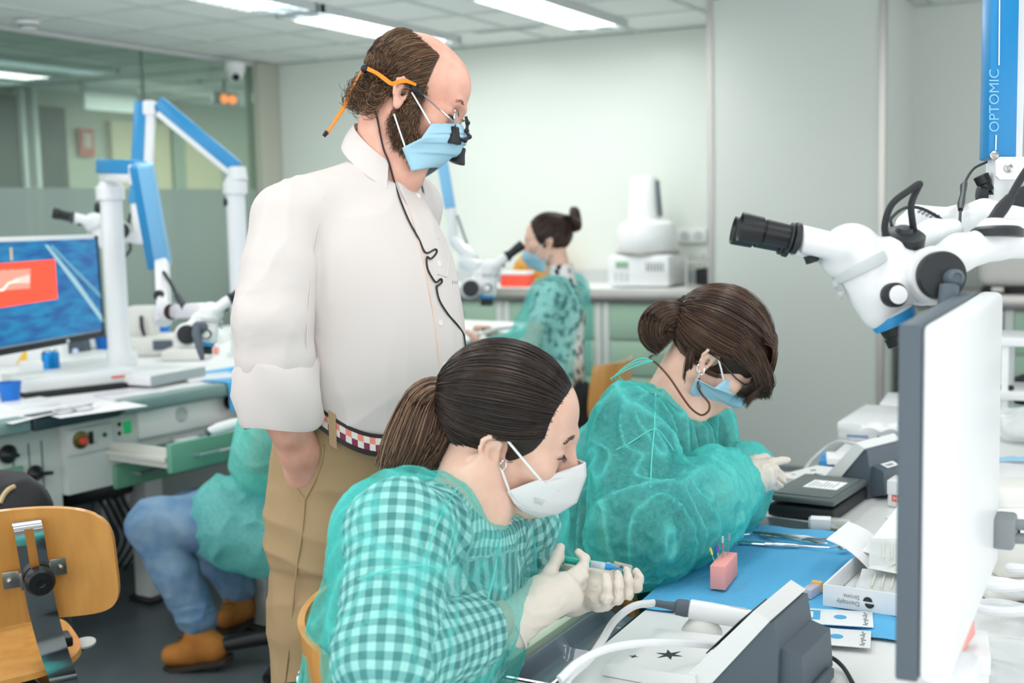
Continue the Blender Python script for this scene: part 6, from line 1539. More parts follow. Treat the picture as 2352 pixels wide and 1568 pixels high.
    bd = np.array(bd); Vb, Fb = ribbons(HP(H, bd.reshape(-1, 3)).reshape(bd.shape), .00055); mesh_obj('beard', Vb, Fb, M_hair, T)
    eye_details(H, T, M_ink, hair_mat('brown_brow', '#5a4030', '#7a5a44', '#93705a'))
    # mask
    ne = [hl(H, x, y, yy) for x, y, yy in ((991, 284, -.070), (968, 318, -.077), (924, 340, -.080), (946, 393, -.068))]; mi_ = [hl(H, x, y, 0) for x, y in ((1063, 287), (1066, 312), (1048, 346), (1006, 386))]
    Vm, Fm = pleat_mask(H, ne, mi_, 'mask', M_mask, T, 3, .005, bulge=.010); mk = mesh_obj('face_mask', Vm, Fm, M_mask, T)
    md = mk.modifiers.new('thickness', 'SOLIDIFY'); md.thickness = .0014; md.offset = 1
    for a, b_ in (((946, 212), (988, 284)), ((905, 262), (930, 336))):
        p0, p1 = HP(H, hl(H, *a, -.079)), HP(H, hl(H, *b_, -.074)); MB().tube([p0, (p0+p1)/2-fw*.004, p1], .0016, 8).build('ear_loop', M_loop, mk)
    # loupes
    lp = thing_part('magnifying_loupes', T)
    q = lambda x, y, yy: HP(H, hl(H, x, y, yy))
    frm = MB()
    for sd, yy in ((1, -.079), (-1, .074)):
        A = [hl(H, 962, 208, -.079), hl(H, 1000, 243, -.077), hl(H, 1042, 280, -.066)]; A = [np.array([p[0], -sd*abs(p[1]) if sd > 0 else abs(p[1]), p[2]]) for p in A]; frm.tube([HP(H, p) for p in A], .0017, 8)
    c = hl(H, 1048, 278, 0)
    for sd in (-1, 1):
        cc = np.array([c[0]+.004, sd*.033, c[2]]); nn_ = nrm([.45, sd*.12, -.9]); nn_ = np.array([.87, sd*.1, .48]); x_ = np.cross(nn_, [0, 0, 1.]); x_ = nrm(x_); y_ = np.cross(x_, nn_)
        rim = [cc+x_*.026*math.cos(a)+y_*.019*math.sin(a) for a in np.linspace(0, 2*PI, 30)]; frm.tube([HP(H, p) for p in rim], .0014, 8, False)
    frm.tube([HP(H, (c[0]+.010, -.010, c[2]+.006)), HP(H, (c[0]+.014, 0, c[2]+.008)), HP(H, (c[0]+.010, .010, c[2]+.006))], .0018, 8)
    fo = frm.build('frame', M_chrome, T); bpy.data.objects.remove(lp); fo.name = 'magnifying_loupes'; lp = fo
    for sd in (-1, 1):
        cc = np.array([c[0]+.004, sd*.033, c[2]]); nn_ = np.array([.87, sd*.1, .48]); x_ = nrm(np.cross(nn_, [0, 0, 1.])); y_ = np.cross(x_, nn_)
        b = MB(); b.raw([HP(H, cc+x_*.025*math.cos(a)+y_*.018*math.sin(a)) for a in np.linspace(0, 2*PI, 28, endpoint=False)], [list(range(28))]); b.build('lens', M_clear, lp)
    for sd in (-1, 1):
        p0 = hl(H, 1046, 300, 0); p1 = hl(H, 1044, 334, 0); 
        if sd > 0: p0 = hl(H, 1056, 335, 0); p1 = hl(H, 1048, 364, 0)
        a = HP(H, (p0[0], sd*.030, p0[2])); b_ = HP(H, (p1[0], sd*.030, p1[2])); 
        MB().lathe(a, b_-a, [(-.002, .008), (0, .0095), (.010, .0105), (.026, .0150), (.029, .0152), (.030, .012), (.029, 0)], 24).build('barrel', M_black, lp)
    ch = MB(); K = [hl(H, 1070, 268, -.01), hl(H, 1074, 282, -.012), hl(H, 1072, 300, -.012), hl(H, 1078, 314, -.014), hl(H, 1068, 322, -.02), hl(H, 1052, 318, -.026)]
    ch.tube([HP(H, k) for k in K], [.003, .0035, .0028, .0045, .004, .003], 8)
    for k in K[1:5]: ch.ball(HP(H, k), .005, 10, 8)
    ch.build('hinge_linkage', M_black, lp)
    ori = mat('orange_strap', '#f08a1d', .55)
    def strap(pts, w, nm_):
        P = spline([q(*p) for p in pts], 8); V_ = []; n = len(P)
        for i, p in enumerate(P):
            tw = .8+.9*math.sin(i/n*9); up_ = u2*math.cos(tw*.5)+fw*math.sin(tw*.5)*.6; tg = nrm(P[min(i+1, n-1)]-P[max(i-1, 0)]); s_ = nrm(up_-tg*(up_@tg)); e = np.cross(tg, s_)
            V_ += [p+s_*w/2-e*.0008, p-s_*w/2-e*.0008, p-s_*w/2+e*.0008, p+s_*w/2+e*.0008]
        F_ = [[i*4+k, i*4+(k+1) % 4, i*4+4+(k+1) % 4, i*4+4+k] for i in range(n-1) for k in range(4)]; b = MB(); b.raw(V_, F_); return b.build(nm_, ori, lp, sharp=50)
    strap([(842, 157, -.064), (865, 168, -.075), (882, 180, -.084), (900, 192, -.090), (915, 188, -.090), (935, 187, -.088), (956, 195, -.084)], .0075, 'strap')
    strap([(835, 162, -.052), (826, 172, -.045), (816, 190, -.03), (808, 208, -.02), (790, 245, -.015), (765, 285, -.015), (751, 305, -.015)], .0085, 'strap')
    b = MB(); b.ball(q(838, 158, -.06), .008, 12, 8); b.tube([q(752, 302, -.015), q(743, 313, -.015)], [.005, .0035], 8); b.build('strap_clip', M_black, lp)
    b = MB(); b.tube([q(948, 200, -.083), q(960, 208, -.083), q(970, 222, -.080)], [.005, .0075, .004], 10); b.tube([q(940, 198, -.082), q(958, 196, -.082)], .003, 8); b.build('temple_tip', M_black, lp)
    # cable from the loupes across the shirt
    top = [q(852, 225, -.070)]
    path = [(893, 372), (905, 415), (920, 460), (940, 508), (962, 548), (978, 580), (1000, 572), (1003, 580), (990, 594), (981, 590), (982, 615), (992, 636), (1002, 648), (1013, 640), (1015, 648), (1006, 656), (1003, 660), (1010, 690), (1030, 722), (1050, 745), (1064, 765)]
    nV = len(Vs); bV = len(V0); tr2 = BVHTree.FromPolygons([tuple(v) for v in Vs]+[tuple(v) for v in V0]+cm_[0], [tuple(map(int, f)) for f in Fs]+[tuple(map(int, f+nV)) for f in F0]+[tuple(i+nV+bV for i in f) for f in cm_[1]]); P = hits(tr2, [(864, 262), (870, 290), (874, 312), (882, 345)]+path, .0035); P2 = np.array([P[-1]+F*.003+np.array([0, 0, -.012]), P[-1]+F*.004+np.array([0, 0, -.035])]); allp = np.vstack([np.array(top), P, P2])
    MB().tube(spline(allp, 6), .0017, 8).build('cable', M_black, lp)
    return T
def thing_part(nm_, par): o = bpy.data.objects.new(nm_, None); COL.objects.link(o); return o
MAN = man()
# ================================================================== seated women: shared pieces
def limb_uv(V, bones, torso):
    """cloth coordinates for checks: (around, along) from the nearest bone, else torso frame"""
    o, ax, fx = torso; side = np.cross(ax, fx); q = V-o; uv = np.stack([np.arctan2(q@side, q@fx)*.17, q@ax, np.zeros(len(V))], 1); best = np.full(len(V), .0)+.115
    for a, b, r, off in bones:
        d, t = seg_dist(V, a, b); ab = nrm(b-a); x = nrm(np.cross(ab, [.2, .9, .3])); y = np.cross(ab, x); q = V-a
        m = d < np.minimum(best, r*1.7); uv[m] = np.stack([np.arctan2(q@y, q@x)*r, q@ab+off, np.zeros(len(V))], 1)[m]; best = np.where(m, d, best)
    return uv
def gingham_mat(name, light, mid, dark, pitch=.017):
    m = bpy.data.materials.new(name); m.use_nodes = True; t = m.node_tree; b = t.nodes['Principled BSDF']; b.inputs['Roughness'].default_value = .85
    at = nd(t, 'ShaderNodeAttribute'); at.attribute_name = 'cloth'; sp = nd(t, 'ShaderNodeSeparateXYZ'); t.links.new(at.outputs['Vector'], sp.inputs[0]); st = []
    for k in (0, 1):
        mu = nd(t, 'ShaderNodeMath', operation='MULTIPLY'); mu.inputs[1].default_value = 1/pitch; t.links.new(sp.outputs[k], mu.inputs[0])
        fr = nd(t, 'ShaderNodeMath', operation='FRACT'); t.links.new(mu.outputs[0], fr.inputs[0])
        gt = nd(t, 'ShaderNodeMath', operation='GREATER_THAN'); gt.inputs[1].default_value = .5; t.links.new(fr.outputs[0], gt.inputs[0]); st.append(gt)
    ad = nd(t, 'ShaderNodeMath', operation='ADD'); t.links.new(st[0].outputs[0], ad.inputs[0]); t.links.new(st[1].outputs[0], ad.inputs[1])
    hf = nd(t, 'ShaderNodeMath', operation='MULTIPLY'); hf.inputs[1].default_value = .5; t.links.new(ad.outputs[0], hf.inputs[0])
    cr = nd(t, 'ShaderNodeValToRGB'); e = cr.color_ramp.elements; e[0].color = lin(light); e[1].color = lin(dark); e[1].position = .9; x = e.new(.5); x.color = lin(mid); cr.color_ramp.interpolation = 'CONSTANT'; e[1].position = .4 if False else e[1].position
    cr.color_ramp.elements[0].position = 0; cr.color_ramp.elements[1].position = .25; cr.color_ramp.elements[2].position = .75
    cr.color_ramp.elements[1].color = lin(mid); cr.color_ramp.elements[2].color = lin(dark)
    t.links.new(hf.outputs[0], cr.inputs[0]); t.links.new(cr.outputs[0], b.inputs['Base Color']); return m
def pulled_hair(H, tie, n, seed, hairline, lift=.010, w=.0005, m=14, gap=None):
    """strands running over the skull from all over the scalp to the tie point (head-local)"""
    rg = np.random.default_rng(seed); U = rg.normal(size=(n*8, 3)); U /= np.linalg.norm(U, axis=1, keepdims=True); P = SK_C+U*scalp_r(U)[:, None]
    ok = (hairline(P[:, 0], P[:, 1], P[:, 2]) < 0) & (earx(P[:, 0], P[:, 1], P[:, 2]) < .002); U = U[ok][:n]
    tu = nrm(np.array(tie)-SK_C); tr_ = np.linalg.norm(np.array(tie)-SK_C); t = np.linspace(0, 1, m)**.9
    G = slerp(U, np.repeat(tu[None], len(U), 0), t); r = scalp_r(G); lay = rg.random((len(U), 1))*lift
    clump = .0022*noise(np.concatenate([U*9], 1), seed)[:, None]
    k = np.clip((t-.62)/.38, 0, 1)[None, :]**1.6
    rad = (r+.003+lay*np.sin(np.clip(t, .05, .95)*PI)[None, :]**.5+clump*np.sin(t*PI)[None])*(1-k)+k*(tr_+(rg.random((len(U), 1))-.5)*.016)
    Pa = SK_C+G*rad[..., None]; jit = rg.normal(size=(len(U), 1, 3))*.0075*k[..., None]; Pa = Pa+jit; return Pa[earx(Pa[..., 0], Pa[..., 1], Pa[..., 2]).max(1) < .004]
def tail(H, pts, n, seed, spread, w, m=16, root=.012, wav=.004):
    """a bunch of strands along world points pts; spread(t) radius"""
    rg = np.random.default_rng(seed); C = spline(pts, 8); s_ = np.linspace(0, 1, len(C)); t = np.linspace(0, 1, m); out = []
    Tg = np.gradient(C, axis=0); ln = .72+.28*rg.random(n)**.6; a = rg.normal(size=(n, 2)); a /= np.maximum(np.linalg.norm(a, axis=1, keepdims=True), 1e-6); a *= rg.random((n, 1))**.5
    for i in range(n):
        ss = t*ln[i]; P = np.stack([np.interp(ss, s_, C[:, k]) for k in range(3)], 1); Td = np.stack([np.interp(ss, s_, Tg[:, k]) for k in range(3)], 1); Td /= np.linalg.norm(Td, axis=1, keepdims=True)
        x = np.cross(Td, fw); x /= np.linalg.norm(x, axis=1, keepdims=True); y = np.cross(Td, x); R_ = spread(ss)[:, None]
        ph = rg.random()*6; out.append(P+(x*a[i, 0]+y*a[i, 1]*.8)*R_+x*(wav*np.sin(ss*5+ph)*ss)[:, None]+y*(wav*np.cos(ss*4+ph*2)*ss)[:, None])
    return np.array(out)
def legs_seated(s, hips, knees, ankles, r=(.085, .062, .045)):
    for h, k, a in zip(hips, knees, ankles): s.chain([h, k, a], list(r), .03)
def wood_chair(o, ang, label, hb=.80):
    """plywood work chair: seat, curved back on a steel bar, five-star base"""
    T = thing('work_chair', label, 'chair', o, 'plywood work chairs'); M = Rz(ang, o)
    MB(M).sheet(lambda u, v: (-.19+u*.38, (-.20+v*.40)*(1-.25*max(0, .3-u)), .455+.012*math.sin(u*PI)-.02*max(0, u-.8)*4), 12, 12, .012).build('seat', M_wood, T)
    MB(M).sheet(lambda u, v: (-.245+.05*(2*u-1)**2-.03*(v-.5), (-.195+.39*u)*(1-.10*abs(2*v-1)**3), hb-.11+.22*v), 20, 10, .010).build('backrest', M_wood, T)
    b = MB(M); pts = [(.0, 0, .43), (-.2, 0, .425), (-.285, 0, .46), (-.285, 0, .58), (-.272, 0, hb+.02)]; P = spline(pts, 6)
    for i in range(len(P)-1): beam(b, P[i], P[i+1], .04, .006, (1, 0, .2), .001, .004)
    b.build('back_bar', M_chrome, T)
    MB(M).cyl((-.276, 0, hb-.02), (-.31, 0, hb-.02), .026, .024).build('knob', M_black, T)
    b = MB(M); b.cyl((0, 0, .10), (0, 0, .44), .028); b.build('gas_column', M_black, T)
    base = MB(M)
    for k in range(5):
        a = 2*PI*k/5+.3; base.tube([(0, 0, .11), (.15*math.cos(a), .15*math.sin(a), .105), (.29*math.cos(a), .29*math.sin(a), .075)], [.028, .024, .018], 12)
    bo = base.build('base', M_black, T)
    for k in range(5):
        a = 2*PI*k/5+.3; c = np.array([.29*math.cos(a), .29*math.sin(a), .03]); b = MB(M); tg = np.array([-math.sin(a), math.cos(a), 0])
        for sg in (-1, 1): b.cyl(c+tg*sg*.004, c+tg*sg*.022, .028, .026, 18)
        b.cyl(c, c+np.array([0, 0, .045]), .010); b.build('castor', M_black, bo)
    return T

# ================================================================== near woman in gingham under a teal gown
def near_woman():
    T = thing('person', 'seated woman with dark ponytail, white mask and gingham shirt under teal gown, holding a syringe', 'person', D(980, 1480, 1.8)*np.array([1, 1, 0]))
    H = headM(1170, 973, 1.75, 1, 17, .05, 16, .955)
    nb = D(1082, 1125, 1.72); hip = np.array([-1.05, 1.42, .52])
    shn, eln, wrn = D(915, 1220, 1.58), D(890, 1515, 1.48), D(1165, 1422, 1.70)
    shf, elf, wrf = D(1180, 1205, 1.88), D(1150, 1345, 1.95), D(1322, 1352, 1.83)
    up = nrm(nb-hip); F = nrm(np.array([1, 0, 0])-up*up[0]); L = np.cross(up, F); M = np.eye(4); M[:3, 0], M[:3, 1], M[:3, 2], M[:3, 3] = F, L, up, hip; hgt = np.linalg.norm(nb-hip)
    lo, hi = np.array([-1.5, .9, .0]), np.array([-.42, 2.0, 1.32])
    tors = [(-.04, .02, 0, .12, .13, .16), (.10, .02, 0, .11, .12, .145), (.25, .025, 0, .11, .11, .145), (.36, .02, 0, .12, .11, .155), (hgt-.10, .01, 0, .10, .095, .15), (hgt-.03, 0, 0, .07, .07, .10)]
    s = SDF(lo, hi, .0032); add_head(s, H); s.loft(M, [(h, x, y, a-.012, b-.012, c-.012) for h, x, y, a, b, c in tors], .03)
    s.cone(HP(H, (-.035, 0, -.055)), nb, .046, .052, .025); s.cone(HP(H, (.0, 0, -.085)), nb+F*.03-up*.02, .034, .036, .02)
    for a, e, w in ((shn, eln, wrn), (shf, elf, wrf)): s.chain([a, e, w], [.045, .035, .024], .03); s.cone(nb-up*.05, a, .045, .045, .03)
    kn = [np.array([-.64, 1.34, .50]), np.array([-.62, 1.58, .50])]; an = [np.array([-.72, 1.34, .09]), np.array([-.70, 1.58, .09])]
    legs_seated(s, [hip+L*-.09, hip+L*.09], kn, an)
    V, Q = s.mesh(); mesh_obj('body', V, Q, M_skin, T)
    # jeans + shoes under the bench
    s = SDF((-1.35, 1.1, 0), (-.45, 1.85, .75), .006); s.ell(hip, (.16, .18, .13), k=.02); legs_seated(s, [hip+L*-.09, hip+L*.09], kn, an, (.098, .075, .058)); V, Q = s.mesh(); mesh_obj('trousers', V, Q, mat('dark_trousers', '#2d3238', .8), T)
    for k in (0, 1):
        s = SDF(an[k]-.2, an[k]+np.array([.25, .2, .1]), .006); s.cone(an[k]+np.array([-.03, 0, -.045]), an[k]+np.array([.13, 0, -.055]), .04, .034, .02); s.cone(an[k]-[.02, 0, .04], an[k]-[.02, 0, 0], .04, .042, .02); s.cut(lambda X, Y, Z: .004-Z+0*X+0*Y); sdf_obj(s, 'shoe', M_white, T)
    # gingham shirt
    s = SDF(lo, hi, .004); s.loft(M, tors, .03)
    for a, e, w in ((shn, eln, wrn), (shf, elf, wrf)):
        s.cone(nb-up*.055, a, .052, .062, .03); s.chain([a, e, e*.35+w*.65], [.062, .060, .047], .02)
    s.cone(nb-up*.01, nb+up*.12, .056, .062, .01, 's')
    V, Q = s.mesh(); V = relax(V, Q, 1); N = vnormals(V, Q); V = wrinkle(V, N, .0035, 14, (1, 1, .5), 31); V = wrinkle(V, N, .003, 22, (.6, 1, 1.2), 32)
    uv = limb_uv(V, [(shn, eln, .062, 0), (eln, wrn, .055, .03), (shf, elf, .062, 0), (elf, wrf, .055, .03)], (hip, up, F))
    mesh_obj('gingham_shirt', V, Q, gingham_mat('gingham_cloth', '#f4f4f2', '#a9b0b2', '#59646a', .0195), T, attrs={'cloth': uv})
    t_sh = bvh(V, Q)
    # gown: looser shell with deep creases
    s = SDF(lo, hi, .004)
    g = [(h, x, y, a+.025, b+.006, c+.02) for h, x, y, a, b, c in tors]; g[0] = (-.06, .02, 0, .14, .14, .18); g[1] = (.10, .02, 0, .125, .125, .16); s.loft(M, g, .04)
    for a, e, w, near in ((shn, eln, wrn, 1), (shf, elf, wrf, 0)):
        s.cone(nb-up*.055, a, .058, .075, .03); rr = np.array([.072, .072, .074, .068, .047, .023])*(1 if near else .72); s.chain([a, a*.4+e*.6, e, e*.6+w*.4, e*.28+w*.72, e*.17+w*.83], rr, .02)
    s.ell(D(835, 1180, 1.70), (.03, .04, .04), k=.05); s.ell(D(838, 1330, 1.70), (.03, .05, .08), k=.05); s.ell(D(815, 1470, 1.70), (.03, .05, .05), k=.05); s.ell(D(1205, 1235, 1.86), (.04, .05, .075), k=.05); s.ell(D(1010, 1500, 1.55), (.05, .04, .03), k=.04)
    s.cone(nb-up*.01+F*.01, nb+up*.14, .060, .066, .008, 's')
    s.chain([hip+L*-.1+up*.02, kn[0]*.7+hip*.3+L*-.02], [.13, .11], .03); s.chain([hip+L*.1+up*.02, kn[1]*.7+hip*.3], [.13, .11], .03)
    FOLD.clear(); V, Q = s.mesh(); V = relax(V, Q, 2); N = vnormals(V, Q)
    dn, tn = seg_dist(V, eln, wrn); d2, _ = seg_dist(V, elf, wrf); fore = np.clip(1-(np.minimum(dn, d2)-.07)/.04, 0, 1)
    V = wrinkle(V, N, .010, 6, (1, 1, .4), 41, True, 1-fore*.5); V = wrinkle(V, N, .0055, 13, (1.2, 1.2, .4), 43); V = wrinkle(V, N, .0016, 38, (1, 1, .8), 45)
    gown = mesh_obj('gown', V, Q, M_gown, T, attrs={'fold': np.repeat(np.maximum(FOLD.pop('v')*.8, loose(V, t_sh))[:, None], 3, 1)}); tg_ = bvh(V, Q)
    b = MB(); ring = []
    cn = nb-up*.01; b.tube([cn+(F*math.cos(a)*.066+L*math.sin(a)*.064)-up*(.012+.035*(1+math.cos(a))/2) for a in np.linspace(.25, 2*PI-.25, 40)], .0042, 8); b.build('neck_binding', M_seam, gown)
    for pts in ([(1080, 1075), (1050, 1120), (1010, 1190), (985, 1260), (975, 1330)], [(822, 1330), (880, 1312), (960, 1298), (1010, 1305)], [(1152, 1200), (1140, 1290), (1120, 1380)]):
        P = hits(tg_, pts, .001); 
        if len(P) > 2: MB().tube(spline(P, 6), .0011, 6).build('seam', M_seam, gown)
    # gloves
    q = lambda zx, zy, d: D(1100+zx/4.2, 1200+zy/4.2, d)
    s = SDF(q(600, 700, 1.75)-.16, q(600, 700, 1.75)+.16, .0018)
    add_hand(s, q(520, 830, 1.715), [q(810, 560, 1.745), q(860, 640, 1.735), q(900, 715, 1.74), q(905, 770, 1.755)],
             [[q(1005, 425, 1.775), q(1025, 345, 1.79), q(960, 285, 1.785)], [q(1000, 505, 1.765), q(985, 585, 1.79), q(925, 575, 1.80)], [q(985, 600, 1.775), q(950, 660, 1.80), q(900, 640, 1.81)], [q(965, 690, 1.785), q(930, 730, 1.81), q(890, 700, 1.82)]],
             [q(590, 640, 1.735), q(690, 480, 1.76), q(755, 340, 1.79), q(785, 240, 1.80)], .82, .026)
    s.chain([q(520, 830, 1.715), q(400, 905, 1.71), q(305, 970, 1.705)], [.026, .029, .036], .012)
    V, Q = s.mesh(); V = relax(V, Q, 2, .5); N = vnormals(V, Q); wm = np.clip(1-np.linalg.norm(V-q(430, 890, 1.71), axis=1)/.07, 0, 1); V = wrinkle(V, N, .0022, 60, (.5, .5, 1), 51, True, wm+.15)
    g1 = mesh_obj('glove', V, Q, M_glove, T)
    ax = nrm(q(290, 980, 1.705)-q(400, 905, 1.71)); x = nrm(np.cross(ax, fw)); y = np.cross(ax, x); c = q(300, 973, 1.705)
    MB().tube([c+x*.0385*math.cos(a)+y*.036*math.sin(a) for a in np.linspace(0, 2*PI, 40)], .0022, 8, False).build('rolled_rim', M_glove, g1)
    s = SDF(q(1250, 600, 1.8)-.16, q(1250, 600, 1.8)+.16, .0018)
    add_hand(s, q(1010, 640, 1.825), [q(1335, 600, 1.845), q(1280, 660, 1.835), q(1215, 715, 1.815), q(1160, 745, 1.795)],
             [[q(1520, 615, 1.82), q(1545, 535, 1.825), q(1515, 475, 1.835)], [q(1435, 690, 1.795), q(1440, 560, 1.795), q(1425, 460, 1.805)], [q(1340, 730, 1.775), q(1345, 600, 1.775), q(1345, 495, 1.785)], [q(1235, 730, 1.76), q(1235, 620, 1.76), q(1226, 520, 1.77)]],
             [q(1070, 590, 1.83), q(1130, 500, 1.85), q(1230, 455, 1.855), q(1330, 465, 1.85)], .80, .026)
    s.cone(q(1090, 640, 1.815), q(1180, 700, 1.80), .022, .02, .015); s.cone(q(1010, 640, 1.825), q(900, 690, 1.83), .027, .032, .01)
    s.chain([q(1060, 560, 1.84), q(900, 440, 1.845), q(800, 420, 1.85)], [.012, .0095, .008], .01)
    V, Q = s.mesh(); V = relax(V, Q, 2, .5); N = vnormals(V, Q); V = wrinkle(V, N, .0016, 70, (1, 1, 1), 53, True); mesh_obj('glove', V, Q, M_glove, T)
    # hair
    M_h = hair_mat('near_black_hair', '#1a1412', '#2b211d', '#4a372c', .30); M_hb = mat('near_black_hair_base', '#1e1815', .5, bump=(260, .5, .0015, (.2, 1, 1))); M_ht = hair_mat('brown_tipped_hair', '#2a1f19', '#5b4130', '#a07c5e', .38)
    hl_ = lambda X, Y, Z: np.maximum(X-(.073+.42*(Z-.055)*(Z < .055)-.25*np.abs(Y)*0-.9*np.maximum(Z-.085, 0)), -.052-Z-.75*(X+.05))
    Vc, Fc, _ = cap_mesh(H, hl_, .0055)
    tie = hl(H, 1042, 906, .0); tie_w = HP(H, tie)
    Pa = pulled_hair(H, tie, 9000, 61, hl_, .008); Pw = HP(H, Pa.reshape(-1, 3)).reshape(Pa.shape)
    parts = [(Vc, Fc), ribbons(Pw, .00055)]; nC = len(Fc)
    Vh, Fh = joinm(parts); mi = np.zeros(len(Fh), int); mi[:nC] = 1; hair = mesh_obj('hair', Vh, Fh, [M_h, M_hb], T, mi=mi)
    tp = [tie_w+r2*.004, D(1003, 895, 1.74), D(968, 922, 1.735), D(942, 985, 1.73), D(920, 1045, 1.73), D(903, 1088, 1.73)]
    A = tail(H, tp, 3600, 63, lambda t: .010+.019*np.sin(np.clip(t*1.15, 0, 1)*PI*.62), .0006, wav=.005)
    tp2 = [tie_w, D(1014, 935, 1.745), D(1002, 985, 1.745), D(975, 1030, 1.74), D(955, 1060, 1.74)]
    B = tail(H, tp2, 1200, 64, lambda t: .012+.018*np.sin(np.clip(t*1.2, 0, 1)*PI*.6), .0006, wav=.005)
    V1, F1 = joinm([ribbons(A, .0006), ribbons(B, .0006)]); pt = mesh_obj('ponytail', V1, F1, M_ht, hair)
    b = MB(); ax = nrm(D(1003, 895, 1.74)-tie_w); x = nrm(np.cross(ax, fw)); y = np.cross(ax, x)
    for k in range(3): b.tube([tie_w+r2*-.004+ax*(k*.008+.004*math.sin(a*7))+x*(.020+.0022*math.cos(a*9))*math.cos(a)+y*.018*math.sin(a) for a in np.linspace(0, 2*PI, 80)], .0017, 8, False)
    b.build('spiral_hair_tie', mat('copper_tie', '#b5643a', .2, .5), hair)
    eye_details(H, T, M_ink, hair_mat('dark_brow', '#2a1f1b', '#3a2c26', '#4a3a32'))
    # KN95 mask: two side panels meeting in a front fold
    E_ = [hl(H, 1250, 1096, -.056), hl(H, 1205, 1112, -.070), hl(H, 1164, 1128, -.080), hl(H, 1178, 1152, -.074), hl(H, 1198, 1172, -.058)]
    R_ = [hl(H, 1344, 1062, 0), hl(H, 1346, 1092, 0), hl(H, 1324, 1153, 0), hl(H, 1284, 1178, 0), hl(H, 1234, 1190, 0)]
    vi = lambda P, v: np.array([np.interp(v, np.linspace(0, 1, len(P)), np.array(P)[:, k]) for k in range(3)])
    V = []; nu, nv = 16, 24
    for sd in (1, -1):
        for j in range(nv+1):
            for i in range(nu+1):
                u, v = i/nu, j/nv; p = vi(E_, v)*(1-u)+vi(R_, v)*u; p = p+np.array([.003, -.014, 0])*math.sin(u*PI)*math.sin(v*PI)**.7*np.array([1, 1, 1]); p[1] *= sd; V.append(HP(H, p))
    w = nu+1; n1 = (nu+1)*(nv+1); F1 = [[j*w+i, j*w+i+1, (j+1)*w+i+1, (j+1)*w+i] for j in range(nv) for i in range(nu)]; F_ = F1+[[n1+a for a in f[::-1]] for f in F1]
    mk = mesh_obj('face_mask', np.array(V), np.array(F_), M_maskw, T); md = mk.modifiers.new('thickness', 'SOLIDIFY'); md.thickness = .0012; tm = bvh(V, F_)
    for pts in ([(1250, 1108), (1285, 1098), (1322, 1095)], [(1255, 1110), (1280, 1125), (1305, 1143)], [(1172, 1131), (1190, 1152), (1215, 1164), (1240, 1169)]):
        P = hits(tm, pts, .0008); 
        if len(P) > 1: MB().tube(spline(P, 5), .0009, 6).build('weld_line', M_lgrey, mk)
    h0 = hits(tm, [(1232, 1142)], .0008); h1 = hits(tm, [(1262, 1150)], .0008)
    if len(h0) and len(h1):
        ex = nrm(h1[0]-h0[0]); ez = nrm(-fw-ex*(-fw@ex)); ey = np.cross(ez, ex); Mt = Matrix(((ex[0], ey[0], ez[0], h0[0][0]), (ex[1], ey[1], ez[1], h0[0][1]), (ex[2], ey[2], ez[2], h0[0][2]), (0, 0, 0, 1)))
        lettering('CE', .0095, Mt@Matrix.Translation((.002, .004, .001)), M_grey, mk, 'printed_mark')
        b = MB(Mt)
        for k in range(3): b.box((.006, -.001-.0035*k, .001), (.022-.003*k, .0014, .0003))
        b.build('small_print', M_lgrey, mk)
    for a, b_ in (((1166, 1012), (1243, 1104)), ((1150, 1072), (1170, 1128))):
        p0, p1 = HP(H, hl(H, *a, -.080)), HP(H, hl(H, *b_, -.080)); MB().tube([p0, (p0+p1)/2-fw*.005, p1], .0018, 8).build('ear_loop', M_loop, mk)
    c = HP(H, hl(H, 1156, 1068, -.080)); MB().tube([c+u2*.006*math.cos(a)+r2*.0035*math.sin(a) for a in np.linspace(0, 2*PI, 20)], .0011, 8, False).build('hoop_earring', mat('silver', '#d5d5d8', .15, 1), T)
    # syringe and block in hands
    ts = thing('syringe', 'small syringe with teal liquid and blue tip held by the near woman', 'syringe', q(1000, 390, 1.80))
    a, c = q(815, 352, 1.81), q(1245, 424, 1.80); dv = nrm(c-a); Ls = np.linalg.norm(c-a)
    MB().lathe(a, dv, [(0, .004), (0, .0075), (.002, .0075), (.003, .0055), (Ls*.62, .0055), (Ls*.63, 0)], 20).build('liquid_barrel', mat('teal_liquid', '#19b8a4', .2), ts)
    MB().lathe(a+dv*Ls*.62, dv, [(0, .0054), (Ls*.30, .0054), (Ls*.34, .0042), (Ls*.36, .003)], 20).build('clear_barrel', mat('clear_barrel', '#cfe6ee', .1, alpha=.6), ts)
    MB().lathe(a+dv*Ls*.62, dv, [(0, .0035), (Ls*.2, .0035), (Ls*.22, 0)], 12).build('plunger', M_grey, ts)
    MB().lathe(c, dv, [(-.004, .0052), (.004, .0050), (.010, .0018), (.016, .0012), (.022, .0008)], 16).build('blue_tip', mat('blue_tip', '#1a93d6', .3), ts)
    tb = thing('training_block', 'small clear-grey block pinched in the left glove of the near woman', 'block', q(1400, 430, 1.84))
    MB(frame(q(1385, 428, 1.838), q(1470, 455, 1.84)-q(1345, 425, 1.84), u2)).box((0, 0, 0), (.028, .010, .011), .001).build('body', mat('grey_resin', '#b9b9a9', .2), tb); MB().ball(q(1375, 430, 1.830), .0028, 10, 8).build('hole', M_dgrey, tb)
    return T
NEAR = near_woman()
cb = D(737, 1490, 1.78)+r2*.243; wood_chair((cb[0], cb[1], 0), math.radians(29), 'plywood work chair under the woman in the gingham shirt', D(735, 1410, 1.75)[2]-.11)
